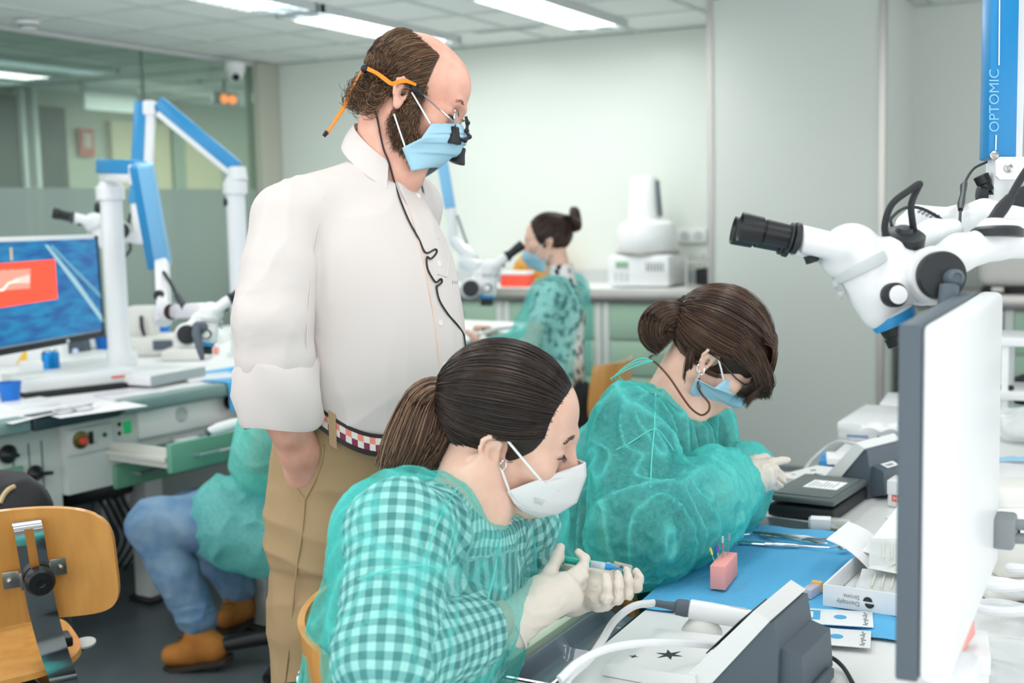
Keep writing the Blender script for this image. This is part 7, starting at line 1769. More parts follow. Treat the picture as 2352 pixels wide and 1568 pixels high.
# ================================================================== second woman at the right bench
def second_woman():
    T = thing('person', 'bowed seated woman with black scrunchie, blue mask and teal gown over black lace', 'person', D(1480, 1330, 2.55)*np.array([1, 1, 0]))
    H = headM(1655, 800, 2.48, 1, 41, .03, 16, .955)
    nb = D(1545, 905, 2.50); hip = np.array([-1.045, 2.28, .53])
    shn, eln, wrn = D(1450, 985, 2.37), D(1475, 1225, 2.22), D(1685, 1120, 2.40)
    shf, elf, wrf = D(1600, 1000, 2.66), D(1600, 1190, 2.62), D(1720, 1080, 2.58)
    up = nrm(nb-hip); F = nrm(np.array([1, 0, 0])-up*up[0]); L = np.cross(up, F); M = np.eye(4); M[:3, 0], M[:3, 1], M[:3, 2], M[:3, 3] = F, L, up, hip; hgt = np.linalg.norm(nb-hip)
    lo, hi = np.array([-1.6, 1.75, .0]), np.array([-.40, 2.85, 1.36])
    tors = [(-.04, .02, 0, .13, .13, .17), (.10, .03, 0, .125, .115, .15), (.25, .035, 0, .12, .11, .145), (.36, .03, 0, .12, .11, .15), (hgt-.10, .01, 0, .10, .095, .145), (hgt-.03, 0, 0, .07, .07, .10)]
    s = SDF(lo, hi, .0036); add_head(s, H); s.loft(M, [(h, x, y, a-.012, b-.012, c-.012) for h, x, y, a, b, c in tors], .03)
    s.cone(HP(H, (-.038, 0, -.05)), nb, .044, .052, .025); s.cone(HP(H, (.0, 0, -.085)), nb+F*.04-up*.02, .036, .042, .02)
    for a, e, w in ((shn, eln, wrn), (shf, elf, wrf)): s.chain([a, e, w], [.045, .035, .024], .03); s.cone(nb-up*.05, a, .045, .045, .03)
    kn = [np.array([-.68, 2.20, .50]), np.array([-.66, 2.44, .50])]; an = [np.array([-.74, 2.20, .09]), np.array([-.72, 2.44, .09])]
    legs_seated(s, [hip+L*-.09, hip+L*.09], kn, an); V, Q = s.mesh(); mesh_obj('body', V, Q, M_skin, T)
    s = SDF((-1.45, 1.95, 0), (-.45, 2.7, .75), .006); s.ell(hip, (.16, .18, .13), k=.02); legs_seated(s, [hip+L*-.09, hip+L*.09], kn, an, (.098, .075, .058)); V, Q = s.mesh(); mesh_obj('trousers', V, Q, mat('black_trousers', '#1d2024', .8), T)
    for k in (0, 1):
        s = SDF(an[k]-.2, an[k]+np.array([.25, .2, .1]), .006); s.cone(an[k]+np.array([-.03, 0, -.045]), an[k]+np.array([.13, 0, -.055]), .04, .034, .02); s.cone(an[k]-[.02, 0, .04], an[k]-[.02, 0, 0], .04, .042, .02); s.cut(lambda X, Y, Z: .004-Z+0*X+0*Y); sdf_obj(s, 'shoe', M_black, T)
    s = SDF(lo, hi, .0045); s.loft(M, tors, .03)
    for a, e, w in ((shn, eln, wrn), (shf, elf, wrf)): s.cone(nb-up*.055, a, .052, .062, .03); s.chain([a, e, e*.5+w*.5], [.060, .056, .045], .02)
    s.cone(nb-up*.03, nb+up*.12, .062, .075, .01, 's')
    V, Q = s.mesh(); V = relax(V, Q, 1); N = vnormals(V, Q); V = wrinkle(V, N, .004, 14, (1, 1, .5), 71)
    t_sh = bvh(V, Q); mesh_obj('black_lace_top', V, Q, mat('black_lace', '#14181b', .8, var=(130, '#7d8a8c', .56, .66)), T)
    s = SDF(lo, hi, .0042); g = [(h, x, y, a+.028, b+.03, c+.022) for h, x, y, a, b, c in tors]; g[0] = (-.06, .04, 0, .18, .15, .20); g[1] = (.10, .03, 0, .16, .135, .175); s.loft(M, g, .04)
    for a, e, w in ((shn, eln, wrn), (shf, elf, wrf)):
        s.cone(nb-up*.055, a, .056, .073, .03); s.chain([a, a*.4+e*.6, e, e*.6+w*.4, e*.3+w*.7, e*.06+w*.94], [.074, .076, .084, .084, .074, .050], .02)
    s.ell(D(1365, 1120, 2.5), (.04, .06, .10), k=.05); s.ell(D(1650, 1110, 2.38), (.05, .045, .06), k=.03)
    s.chain([hip+L*-.1+up*.02, kn[0]*.75+hip*.25+L*-.02], [.135, .115], .03); s.chain([hip+L*.1+up*.02, kn[1]*.75+hip*.25], [.135, .115], .03)
    s.cone(nb-up*.035+F*.01, nb+up*.14, .066, .080, .008, 's')
    FOLD.clear(); V, Q = s.mesh(); V = relax(V, Q, 2); N = vnormals(V, Q); dn, tn = seg_dist(V, eln, wrn); fore = np.clip(1-(dn-.08)/.04, 0, 1)
    V = wrinkle(V, N, .011, 6.5, (1.2, 1.2, .4), 81); V = wrinkle(V, N, .0075, 14, (1.3, 1.3, .42), 83); V = wrinkle(V, N, .0045, 30, (1, 1, 1), 85, True, .5+fore)
    gown = mesh_obj('gown', V, Q, M_gownB, T, attrs={'fold': np.repeat(np.maximum(FOLD.pop('v'), .8*loose(V, t_sh))[:, None], 3, 1)}); tg_ = bvh(V, Q)
    cn = nb-up*.035; MB().tube([cn+(F*math.cos(a)*.074+L*math.sin(a)*.072)-up*(.008+.04*(1+math.cos(a))/2) for a in np.linspace(.2, 2*PI-.2, 40)], .0032, 8).build('neck_binding', M_seam, gown)
    for pts in ([(1508, 850), (1506, 900), (1504, 960), (1503, 985)], [(1415, 1033), (1450, 1015), (1503, 985), (1530, 1010), (1548, 1035)], [(1503, 985), (1497, 1050), (1494, 1120)]):
        P = hits(tg_, pts, .001)
        if len(P) > 2: MB().tube(spline(P, 6), .0013, 6).build('seam', M_seam, gown)
    b = MB(); tp = D(1455, 845, 2.45)
    for k in range(3): b.tube(spline([D(1500, 828, 2.44), D(1455+6*k, 842-9*k, 2.44), D(1405+8*k, 868-6*k, 2.45), D(1408+14*k, 872+4*k, 2.46)], 6), .0014, 6)
    b.build('tie_ribbon', M_seam, gown)
    # gloves
    q = lambda zx, zy, d: D(1300+zx/2.613, 660+zy/2.613, d)
    c = q(1130, 1130, 2.40); s = SDF(c-.17, c+.17, .002)
    add_hand(s, q(1040, 1160, 2.40), [q(1190, 1070, 2.42), q(1205, 1110, 2.40), q(1205, 1150, 2.40), q(1190, 1185, 2.41)],
             [[q(1245, 1050, 2.45), q(1290, 1040, 2.46), q(1328, 1036, 2.47)], [q(1250, 1090, 2.43), q(1245, 1130, 2.46), q(1225, 1140, 2.47)], [q(1240, 1130, 2.42), q(1235, 1160, 2.45), q(1215, 1160, 2.46)], [q(1220, 1175, 2.43), q(1215, 1195, 2.45), q(1200, 1190, 2.46)]],
             [q(1090, 1090, 2.42), q(1130, 1040, 2.45), q(1190, 1030, 2.47), q(1230, 1045, 2.48)], .86, .027)
    s.chain([q(1060, 1160, 2.40), q(1010, 1180, 2.40), q(960, 1200, 2.40)], [.026, .030, .034], .01)
    V, Q = s.mesh(); V = relax(V, Q, 2); N = vnormals(V, Q); V = wrinkle(V, N, .0020, 55, (1.4, 1.4, .4), 91); mesh_obj('glove', V, Q, M_glove, T)
    c = q(1200, 1150, 2.55); s = SDF(c-.17, c+.17, .0022)
    add_hand(s, q(1090, 1080, 2.57), [q(1170, 1060, 2.60), q(1185, 1090, 2.58), q(1190, 1130, 2.56), q(1190, 1160, 2.55)],
             [[q(1250, 1080, 2.58), q(1290, 1120, 2.56), q(1310, 1140, 2.55)], [q(1240, 1120, 2.56), q(1285, 1150, 2.55), q(1310, 1165, 2.54)], [q(1235, 1150, 2.54), q(1270, 1180, 2.53), q(1290, 1190, 2.53)], [q(1215, 1175, 2.54), q(1240, 1200, 2.53), q(1262, 1205, 2.53)]],
             [q(1110, 1050, 2.59), q(1130, 1010, 2.61), q(1160, 1012, 2.62), q(1190, 1020, 2.62)], .86, .026)
    V, Q = s.mesh(); mesh_obj('glove', relax(V, Q, 2), Q, M_glove, T)
    # hair: pulled to a low tail, long front strands falling over the face
    M_h = hair_mat('brown_hair_warm', '#2b1d17', '#4a342a', '#75573f', .30); M_hb = mat('brown_hair_warm_base', '#33241c', .5, bump=(260, .5, .0015, (.2, 1, 1)))
    hl_ = lambda X, Y, Z: np.maximum(X-(.102+.42*(Z-.055)*(Z < .055)-.9*np.maximum(Z-.085, 0)), -.045-Z-.75*(X+.05))
    Vc, Fc, _ = cap_mesh(H, hl_, .008, extra=lambda s: s.ell((.066, 0, .034), (.034, .068, .054), k=.01)); tie = hl(H, 1578, 722, 0.)
    Pa = pulled_hair(H, tie, 7000, 101, hl_, .014); tie_w = HP(H, tie); parts = [(Vc, Fc), ribbons(HP(H, Pa.reshape(-1, 3)).reshape(Pa.shape), .0007)]; nC = len(Fc)
    # fringe: swept forward over the forehead
    fr = []; rg = np.random.default_rng(7)
    for k in range(2400):
        a = rg.random(); y0 = -.074+.148*rg.random()
        p0 = np.array([.02+.03*a, y0*.7, .115-.02*a-abs(y0)*.3]); p1 = np.array([.072+.006*rg.random(), y0*.95, .080+.008*rg.random()]); p2 = np.array([.098+.009*rg.random(), y0*.95+.004, .028+.014*rg.random()]); ln = .35+.65*rg.random()
        p3 = np.array([.104+.014*rg.random(), y0*.9, -.05]); C = spline([p0, p1, p2, p2+(p3-p2)*ln], 5); fr.append(C)
    fr = np.array(fr); parts.append(ribbons(HP(H, fr.reshape(-1, 3)).reshape(fr.shape), .0007))
    fr2 = []
    for k in range(900):      # near side lock falling past the cheek
        a = rg.random(); p = [hl(H, 1640+70*a, 775-20*a, -.080), hl(H, 1690+60*a, 820-10*a, -.086), hl(H, 1735+40*a, 868+8*a, -.070-.01*a), hl(H, 1738+30*a-60*(rg.random()**3), 905+10*rg.random(), -.05)]
        fr2.append(spline(np.array(p)+rg.normal(size=(4, 3))*.003, 5))
    fr2 = np.array(fr2); parts.append(ribbons(HP(H, fr2.reshape(-1, 3)).reshape(fr2.shape), .0006))
    wisps = []
    for k in range(160): a = rg.random(); p = [hl(H, 1590+10*a, 780, -.06), hl(H, 1575+14*a, 830, -.066), hl(H, 1570+14*a, 890, -.06), hl(H, 1576+14*a, 915, -.055)]; wisps.append(spline(np.array(p)+rg.normal(size=(4, 3))*.0015, 5))
    wisps = np.array(wisps); parts.append(ribbons(HP(H, wisps.reshape(-1, 3)).reshape(wisps.shape), .0006))
    Vh, Fh = joinm(parts); mi = np.zeros(len(Fh), int); mi[:nC] = 1; hair = mesh_obj('hair', Vh, Fh, [M_h, M_hb], T, mi=mi)
    tp = [tie_w, D(1550, 722, 2.47), D(1520, 735, 2.47), D(1510, 765, 2.47), D(1535, 792, 2.47)]
    A = tail(H, tp, 2600, 103, lambda t: .012+.026*np.sin(np.clip(t*1.1, 0, 1)*PI*.75), .0007, wav=.004); V1, F1 = ribbons(A, .0008); mesh_obj('ponytail', V1, F1, M_h, hair)
    sc_ = SDF(tie_w-.07, tie_w+.07, .002); ax = nrm(D(1550, 722, 2.47)-tie_w); x = nrm(np.cross(ax, fw)); y = np.cross(ax, x); P = [tie_w+x*.022*math.cos(a)+y*.022*math.sin(a) for a in np.linspace(0, 2*PI, 14)]; sc_.chain(P, [.013]*14, .006)
    V, Q = sc_.mesh(); N = vnormals(V, Q); V = V+N*(.004*ridge(V*70, 5))[:, None]; mesh_obj('scrunchie', V, Q, mat('black_velvet', '#121214', .8), hair)
    eye_details(H, T, M_ink, hair_mat('dark_brow_b', '#2a1f1b', '#3a2c26', '#4a3a32'))
    ne = [hl(H, x, y, yy) for x, y, yy in ((1665, 872, -.074), (1640, 892, -.084), (1598, 870, -.084), (1583, 902, -.074))]; mi_ = [hl(H, x, y, 0) for x, y in ((1732, 882), (1730, 910), (1698, 930), (1632, 938))]
    Vm, Fm = pleat_mask(H, ne, mi_, 'mask', M_mask, T, 3, .004, bulge=.008); mk = mesh_obj('face_mask', Vm, Fm, M_mask, T); md = mk.modifiers.new('thickness', 'SOLIDIFY'); md.thickness = .0014; md.offset = 1
    for a, b_ in (((1648, 818), (1662, 872)), ((1606, 848), (1602, 874))):
        p0, p1 = HP(H, hl(H, *a, -.082)), HP(H, hl(H, *b_, -.074)); MB().tube([p0, (p0+p1)/2-fw*.004, p1], .0018, 8).build('ear_loop', M_loop, mk)
    c = HP(H, hl(H, 1609, 848, -.082)); MB().tube([c+u2*.011*math.cos(a)+r2*.0075*math.sin(a) for a in np.linspace(0, 2*PI, 24)], .0014, 8, False).build('hoop_earring', mat('silver_hoop', '#d5d5d8', .15, 1), T)
    M_cord = mat('brown_cord', '#6b4226', .6)
    gl_ = MB(); e = [hl(H, 1612, 800, -.083), hl(H, 1648, 822, -.084), hl(H, 1690, 868, -.07), hl(H, 1712, 885, -.055)]; gl_.tube([HP(H, p) for p in e], .0016, 8); sp_ = gl_.build('spectacles', mat('thin_dark_frame', '#3a2a24', .3), T)
    lb = MB(); c0 = HP(H, hl(H, 1716, 886, -.035)); lb.ball(c0, (.014, .004, .006), 16, 8, R=np.stack([r2, fw, u2], 1)); lb.build('lens', M_clear, sp_)
    cord = MB(); cord.tube(spline([HP(H, hl(H, 1606, 868, -.080)), HP(H, hl(H, 1603, 885, -.078)), HP(H, hl(H, 1612, 905, -.07)), D(1628, 925, 2.40), D(1628, 942, 2.40), D(1612, 953, 2.41), D(1590, 940, 2.42), D(1570, 915, 2.42), D(1540, 870, 2.43), D(1512, 838, 2.45), D(1492, 822, 2.48), D(1500, 816, 2.52)], 8), .0021, 8); cord.build('spectacle_cord', M_cord, sp_)
    MB().ball(HP(H, hl(H, 1605, 887, -.080)), .0042, 10, 8).build('cord_bead', M_dgrey, sp_)
    return T
second_woman()
cb = D(1378, 1220, 2.47)+r2*.243; wood_chair((cb[0], cb[1], 0), math.radians(27), 'plywood work chair under the woman with the black scrunchie', D(1358, 1140, 2.45)[2]-.11)

# ================================================================== woman with the bun at the far end of the left bench
def bun_woman():
    d0 = 5.5; T = thing('person', 'seated woman with a hair bun looking into a microscope, teal gown over spotted blouse', 'person', D(1300, 960, d0)*np.array([1, 1, 0]))
    H = headM(1256, 549, d0, -1, 4, -.05, -4, .955); nb = D(1288, 632, d0); hip = nb+np.array([.02, -.03, -.50]); hip[2] = .55
    up = nrm(nb-hip); F = nrm(np.array([-1, -.12, 0])-up*(up@np.array([-1, -.12, 0]))); L = np.cross(up, F); M = np.eye(4); M[:3, 0], M[:3, 1], M[:3, 2], M[:3, 3] = F, L, up, hip; hgt = np.linalg.norm(nb-hip)
    shn = nb+L*.165-up*.075; shf = nb-L*.165-up*.075; eln, wrn = D(1212, 800, d0-.18), D(1118, 800, d0-.05); elf, wrf = D(1250, 800, d0+.2), D(1150, 778, d0+.15)
    lo, hi = hip+np.array([-.75, -.55, -.56]), hip+np.array([.45, .6, .95])
    tors = [(-.04, .02, 0, .13, .13, .17), (.12, .02, 0, .12, .11, .15), (hgt-.28, .02, 0, .115, .11, .15), (hgt-.17, .01, 0, .11, .11, .155), (hgt-.09, .0, 0, .09, .09, .14), (hgt-.03, 0, 0, .06, .06, .09)]
    s = SDF(lo, hi, .005); add_head(s, H); s.loft(M, [(h, x, y, a-.012, b-.012, c-.012) for h, x, y, a, b, c in tors], .03); s.cone(HP(H, (-.035, 0, -.05)), nb, .045, .05, .025)
    for a, e, w in ((shn, eln, wrn), (shf, elf, wrf)): s.chain([a, e, w], [.045, .035, .026], .03); s.cone(nb-up*.05, a, .045, .045, .03)
    for w, tgt in ((wrn, D(1085, 775, d0-.05)), (wrf, D(1118, 762, d0+.12))):
        dv = nrm(tgt-w); sd = nrm(np.cross(dv, [0, 0, 1])); pm = w+dv*.07
        add_hand(s, w, [pm+sd*k for k in (-.027, -.009, .009, .027)], [[pm+sd*k*1.1+dv*.035+np.array([0, 0, .012]), pm+sd*k*1.1+dv*.058+np.array([0, 0, .0]), pm+sd*k+dv*.066-np.array([0, 0, .02])] for k in (-.027, -.009, .009, .027)], [w+dv*.02-sd*.02, w+dv*.05-sd*.035+np.array([0, 0, .015]), w+dv*.08-sd*.03+np.array([0, 0, .02]), w+dv*.10-sd*.02+np.array([0, 0, .015])], .95, .026)
    kn = [hip+F*.42+L*k for k in (.10, -.10)]; an = [k+np.array([0.03, 0, -.44]) for k in kn]; legs_seated(s, [hip+L*.09, hip-L*.09], kn, an); V, Q = s.mesh(); mesh_obj('body', V, Q, M_skin, T)
    s = SDF(lo, hi, .007); s.ell(hip, (.16, .18, .13), k=.02); legs_seated(s, [hip+L*.09, hip-L*.09], kn, an, (.098, .075, .058)); s.cut(lambda X, Y, Z: .06-Z+0*X+0*Y); V, Q = s.mesh(); mesh_obj('trousers', V, Q, mat('charcoal_trousers', '#2a2d33', .8), T)
    for k in (0, 1):
        s = SDF(an[k]-.25, an[k]+.2, .008); b0 = np.array([an[k][0], an[k][1], .045]); s.cone(b0-F*.03, b0+F*.13, .042, .036, .02); s.cone(b0, an[k], .042, .042, .02); s.cut(lambda X, Y, Z: .004-Z+0*X+0*Y); sdf_obj(s, 'shoe', M_black, T)
    s = SDF(lo, hi, .006); s.loft(M, tors, .03); s.cone(nb-up*.03, nb+up*.03, .062, .058, .01)
    for a, e, w in ((shn, eln, wrn), (shf, elf, wrf)): s.cone(nb-up*.055, a, .052, .060, .03); s.cone(a, a*.6+e*.4, .058, .056, .02)
    s.cone(nb+up*.01, nb+up*.12, .052, .05, .004, 's'); V, Q = s.mesh()
    M_sp = mat('spotted_blouse', '#f0efec', .8, var=(34, '#1d1d20', .52, .56)); mesh_obj('spotted_blouse', relax(V, Q, 1), Q, M_sp, T)
    s = SDF(lo, hi, .006); g = [(h, x, y, a+.03, b+.025, c+.022) for h, x, y, a, b, c in tors[:-1]]; g[0] = (-.16, .03, 0, .18, .17, .20); s.loft(M, g, .04)
    for a, e, w in ((shn, eln, wrn), (shf, elf, wrf)): s.cone(nb-up*.07, a, .056, .072, .03); s.chain([a, a*.4+e*.6, e, e*.3+w*.7], [.072, .080, .082, .052], .02)
    s.cone(nb-up*.02, nb+up*.12, .066, .08, .008, 's'); V, Q = s.mesh(); V = relax(V, Q, 2); N = vnormals(V, Q); V = wrinkle(V, N, .011, 8, (1, 1, .4), 111); V = wrinkle(V, N, .006, 18, (1, 1, .5), 112)
    bk = (V-hip)@F; sd_ = (V-hip)@L; openb = ~((bk < -.06) & (np.abs(sd_-.05) < .030+.05*np.clip((hgt-.1-(V-hip)@up)/.4, 0, 1)) & ((V-hip)@up < hgt-.16))
    V2, Q2 = keep(V, Q, openb); mesh_obj('gown', V2, Q2, M_gownL, T)
    M_h = hair_mat('dark_brown_hair', '#241914', '#3d2b22', '#644a3a', .32); M_hb = mat('dark_brown_hair_base', '#2b1f19', .5)
    hl_ = lambda X, Y, Z: np.maximum(X-(.070+.42*(Z-.055)*(Z < .055)-.9*np.maximum(Z-.085, 0)), -.075-Z-.75*(X+.05))
    Vc, Fc, _ = cap_mesh(H, hl_, .007, .004); tie = hl(H, 1302, 505, 0.); Pa = pulled_hair(H, tie, 2500, 121, hl_, .010); parts = [(Vc, Fc), ribbons(HP(H, Pa.reshape(-1, 3)).reshape(Pa.shape), .0013)]; nC = len(Fc)
    bc = D(1322, 503, d0); axb = nrm(r2+u2*.15); x = nrm(np.cross(axb, fw)); y = np.cross(axb, x); rg = np.random.default_rng(5); co = []
    for k in range(700):
        a0 = rg.random()*6.28; R_ = .032+.012*rg.random(); r_ = .016*rg.random()**.5; ph = rg.random()*6.28; t = np.linspace(0, 2.6, 14)
        co.append(bc+axb*(r_*np.cos(ph+t*1.2))[:, None]*1.3+x[None]*((R_+r_*np.sin(ph+t))*np.cos(a0+t))[:, None]+y[None]*((R_+r_*np.sin(ph+t))*np.sin(a0+t))[:, None])
    Vh, Fh = joinm(parts); mi = np.zeros(len(Fh), int); mi[:nC] = 1; hair = mesh_obj('hair', Vh, Fh, [M_h, M_hb], T, mi=mi)
    s = SDF(bc-.08, bc+.08, .004); P = [bc+x*.032*math.cos(a)+y*.034*math.sin(a) for a in np.linspace(0, 2*PI, 14)]; s.chain(P, [.021]*14, .01); Vb, Qb = s.mesh(); V1, F1 = joinm([(Vb, Qb), ribbons(np.array(co), .0013)]); mesh_obj('hair_bun', V1, F1, M_h, hair)
    ne = [hl(H, x_, y_, yy) for x_, y_, yy in ((1232, 585, .064), (1240, 596, .070), (1254, 598, .072), (1252, 626, .060))]; mi_ = [hl(H, x_, y_, 0) for x_, y_ in ((1203, 575), (1201, 592), (1215, 612), (1238, 624))]
    Vm, Fm = pleat_mask(H, ne, mi_, 'mask', M_mask, T, 3, .004, 14, 20, bulge=.008); mk = mesh_obj('face_mask', Vm, Fm, M_mask, T); md = mk.modifiers.new('thickness', 'SOLIDIFY'); md.thickness = .0014; md.offset = 0
    for a, b_ in (((1247, 560), (1232, 585)), ((1258, 580), (1254, 598))):
        p0, p1 = HP(H, hl(H, *a, .080)), HP(H, hl(H, *b_, .072)); MB().tube([p0, p1], .002, 6).build('ear_loop', M_loop, mk)
    ti = thing('dental_syringe_tool', 'white handled tool held by the woman with the bun', 'instrument', D(1120, 760, d0))
    MB().tube([D(1100, 768, d0), D(1140, 755, d0+.02), D(1188, 750, d0+.04)], [.008, .010, .008], 10).build('handle', M_white, ti); MB().tube([D(1086, 770, d0), D(1102, 768, d0)], [.009, .009], 10).build('grip', M_steel, ti)
    # her microscope and its post
    TB_ = thing('surgical_microscope', 'white microscope used by the woman with the bun, blue arm behind the man', 'microscope', D(1060, 760, 5.75)*np.array([1, 1, 0])+np.array([0, 0, ZB]), 'microscopes on blue jointed arms')
    Mw = frame(D(1122, 648, 5.35), nrm(r2+fw*.1), u2) @ Matrix.Diagonal((-1.15, 1.15, 1.15, 1)) @ Matrix.Rotation(math.radians(26), 4, 'Y'); microscope(Mw, TB_, handle=False)
    b = MB(); beam(b, D(1004, 300, 5.6), D(1034, 478, 5.6), .05, .05, -fw); b.build('arm_cover', M_lblue, TB_)
    b = MB(); beam(b, D(1036, 475, 5.6), D(1042, 560, 5.6), .04, .04, -fw, .01); beam(b, D(1042, 550, 5.6), D(1090, 600, 5.45), .05, .05, u2, .015); beam(b, D(1060, 600, 5.5), D(1105, 615, 5.4), .06, .06, u2, .02); b.build('drop_link', M_mic, TB_)
    b = MB(); b.tube([D(1050, 495, 5.55), D(1062, 530, 5.5), D(1072, 558, 5.45)], .007, 8); b.build('gas_strut', M_grey, TB_)
    pp = D(958, 600, 5.7); post(pp, zat(955, 330, pp), .043, TB_); b = MB(); beam(b, D(958, 322, 5.7), D(1006, 305, 5.6), .05, .05, u2, .01); b.build('upper_arm', M_mic, TB_)
bun_woman()
wood_chair((*D(1310, 960, 5.5)[:2], 0), math.radians(176), 'plywood work chair under the woman with the bun', D(1440, 818, 5.5)[2]-.11)
# ================================================================== person hidden behind the man, legs showing
def hidden_person():
    T = thing('person', 'seated person mostly hidden behind the man: jeans, tan shoes, teal gown over the lap', 'person', D(650, 1400, 3.9)*np.array([1, 1, 0]))
    kn_n = D(352, 1205, 3.86); an_n = D(455, 1420, 3.90); hp_n = D(660, 1180, 3.92); kn_f = D(440, 1180, 4.25); an_f = D(545, 1350, 4.22); hp_f = D(720, 1165, 4.25)
    hip = (hp_n+hp_f)/2; nb = hip+np.array([.02, .0, .52]); F = nrm(np.array([-1, -.1, 0])); up = nrm(nb-hip); F = nrm(F-up*(F@up)); L = np.cross(up, F); M = np.eye(4); M[:3, 0], M[:3, 1], M[:3, 2], M[:3, 3] = F, L, up, hip
    H = np.eye(4); f2 = nrm(F-up*.3); y = nrm(np.cross(up, f2)); z = np.cross(f2, y); H[:3, 0], H[:3, 1], H[:3, 2] = f2*.95, y*.95, z*.95; H[:3, 3] = nb+np.array([0, 0, .17])+F*.06
    lo, hi = hip+np.array([-.75, -.65, -.75]), hip+np.array([.5, .55, 1.0]); lo[2] = -.01
    tors = [(-.04, .02, 0, .13, .13, .17), (.12, .02, 0, .12, .11, .15), (.28, .02, 0, .12, .11, .155), (.40, .01, 0, .10, .10, .15), (.49, 0, 0, .07, .07, .10)]
    shn = nb+L*.165-up*.075; eln = D(595, 1060, 3.72); wrn = D(655, 930, 3.55); shf = nb-L*.165-up*.075; elf = shf+F*.1-up*.26; wrf = elf+F*.22
    s = SDF(lo, hi, .006); add_head(s, H); s.loft(M, [(h, x, y_, a-.012, b-.012, c-.012) for h, x, y_, a, b, c in tors], .03); s.cone(HP(H, (-.035, 0, -.05)), nb, .045, .05, .025)
    for a, e, w in ((shn, eln, wrn), (shf, elf, wrf)): s.chain([a, e, w], [.045, .035, .026], .03)
    legs_seated(s, [hp_n, hp_f], [kn_n, kn_f], [an_n, an_f], (.075, .055, .038)); V, Q = s.mesh(); mesh_obj('body', V, Q, M_skin, T)
    s = SDF(lo, hi, .005); s.ell(hip, (.17, .20, .13), k=.02)
    for h, k, a in ((hp_n, kn_n, an_n), (hp_f, kn_f, an_f)): s.chain([h, h*.4+k*.6, k, k*.5+a*.5, a], [.100, .092, .078, .070, .056], .02)
    V, Q = s.mesh(); V = relax(V, Q, 1); N = vnormals(V, Q); V = wrinkle(V, N, .006, 10, (1, 1, 1), 131); dk = np.clip(1-np.linalg.norm(V-an_n, axis=1)/.14, 0, 1); V = wrinkle(V, N, .007, 18, (.6, .6, 1.6), 133, True, dk)
    mesh_obj('jeans', V, Q, M_jean, T)
    M_tan = mat('tan_suede', '#b5762f', .75, var=(12, '#9a5f22', .35, .75)); M_sole = mat('dark_sole', '#33291f', .7)
    def shoe(ank, toe, nm_):
        a = np.array(ank); t = np.array(toe); fl = .012; d_ = nrm((t-a)*[1, 1, 0]); heel = a-d_*.045; heel[2] = max(.055, a[2]-.075); t2 = t.copy()
        s = SDF(np.minimum(heel, t)-.12, np.maximum(a, t)+.12, .0045); s.cone(heel, t2*.45+heel*.55+np.array([0, 0, .012]), .042, .042, .02); s.cone(t2*.45+heel*.55, t2, .043, .034, .02); s.cone(a-[0, 0, .03], heel, .046, .040, .02); V, Q = s.mesh(); V = relax(V, Q, 2)
        o = mesh_obj('shoe', V, Q, M_tan, T); ax = nrm(t2-heel); sd = nrm(np.cross(ax, [0, 0, 1])); upv = np.cross(sd, ax)
        b = MB(); lowz = -.036
        pl = [(-.045, .036), (-.055, 0), (-.045, -.036), (.06, -.042), (np.linalg.norm(t2-heel), -.042), (np.linalg.norm(t2-heel)+.030, -.02), (np.linalg.norm(t2-heel)+.035, 0), (np.linalg.norm(t2-heel)+.030, .02), (np.linalg.norm(t2-heel), .042), (.06, .042)]
        b.prism(pl, heel+upv*(lowz-.012), ax, sd, upv, .016); b.build('sole', M_sole, o)
        b = MB(); c = a*.55+t2*.45+upv*.035
        for k in range(4): p = c+ax*(.018*k-.03)-upv*(.012*k-.006); b.tube([p-sd*.022-upv*.006, p+upv*.004, p+sd*.022-upv*.006], .0028, 6)
        b.tube(spline([c-ax*.03, c-ax*.03-sd*.03+upv*.03, c-ax*.045-sd*.045+upv*.01, c-ax*.03-sd*.02-upv*.01], 6), .0024, 6); b.build('laces', mat('brown_laces', '#6f4718', .8), o)
        return o
    sh = shoe(an_n-np.array([0, 0, .02]), np.array([*Zp(395, 1500, .05)[:2], .045]), 'n'); 
    tf = Zp(520, 1440, .06); shoe(an_f-np.array([0, 0, .01]), np.array([*tf[:2], .09]), 'f')
    pz = D(448, 1472, 3.80)
    s = SDF(lo, hi, .0055); g = [(h, x, y_, a+.03, b+.03, c+.025) for h, x, y_, a, b, c in tors]; g[0] = (-.05, .02, 0, .17, .16, .20); s.loft(M, g, .04)
    for a, e, w in ((shn, eln, wrn), (shf, elf, wrf)): s.cone(nb-up*.06, a, .055, .072, .03); s.chain([a, e, w], [.075, .080, .045], .02)
    s.chain([hp_n+up*.02, D(520, 1190, 3.88)], [.135, .125], .04); s.chain([hp_f+up*.02, D(560, 1165, 4.2)], [.13, .11], .04); s.ell(D(600, 1230, 3.85), (.10, .10, .11), k=.05); s.cone(D(640, 1240, 3.85), D(560, 1230, 3.86), .10, .09, .05)
    s.cone(nb-up*.0, nb+up*.12, .06, .07, .008, 's'); V, Q = s.mesh(); V = relax(V, Q, 2); N = vnormals(V, Q); V = wrinkle(V, N, .014, 7, (.7, 1, .7), 141); V = wrinkle(V, N, .007, 16, (1, 1, .7), 142); mesh_obj('gown', V, Q, M_gownF, T)
    hs = SDF((-.15, -.12, -.16), (.13, .12, .15), .005); hs.ell(SK_C, SK_R+.01, k=.001); hs.cut(lambda X, Y, Z: X-.06-.3*(Z-.05)); V, Q = hs.mesh(); mesh_obj('hair', HP(H, V), Q, mat('brown_hair_plain', '#3b2a20', .5, bump=(200, .5, .002)), T)
    return hip
hp_ = hidden_person()
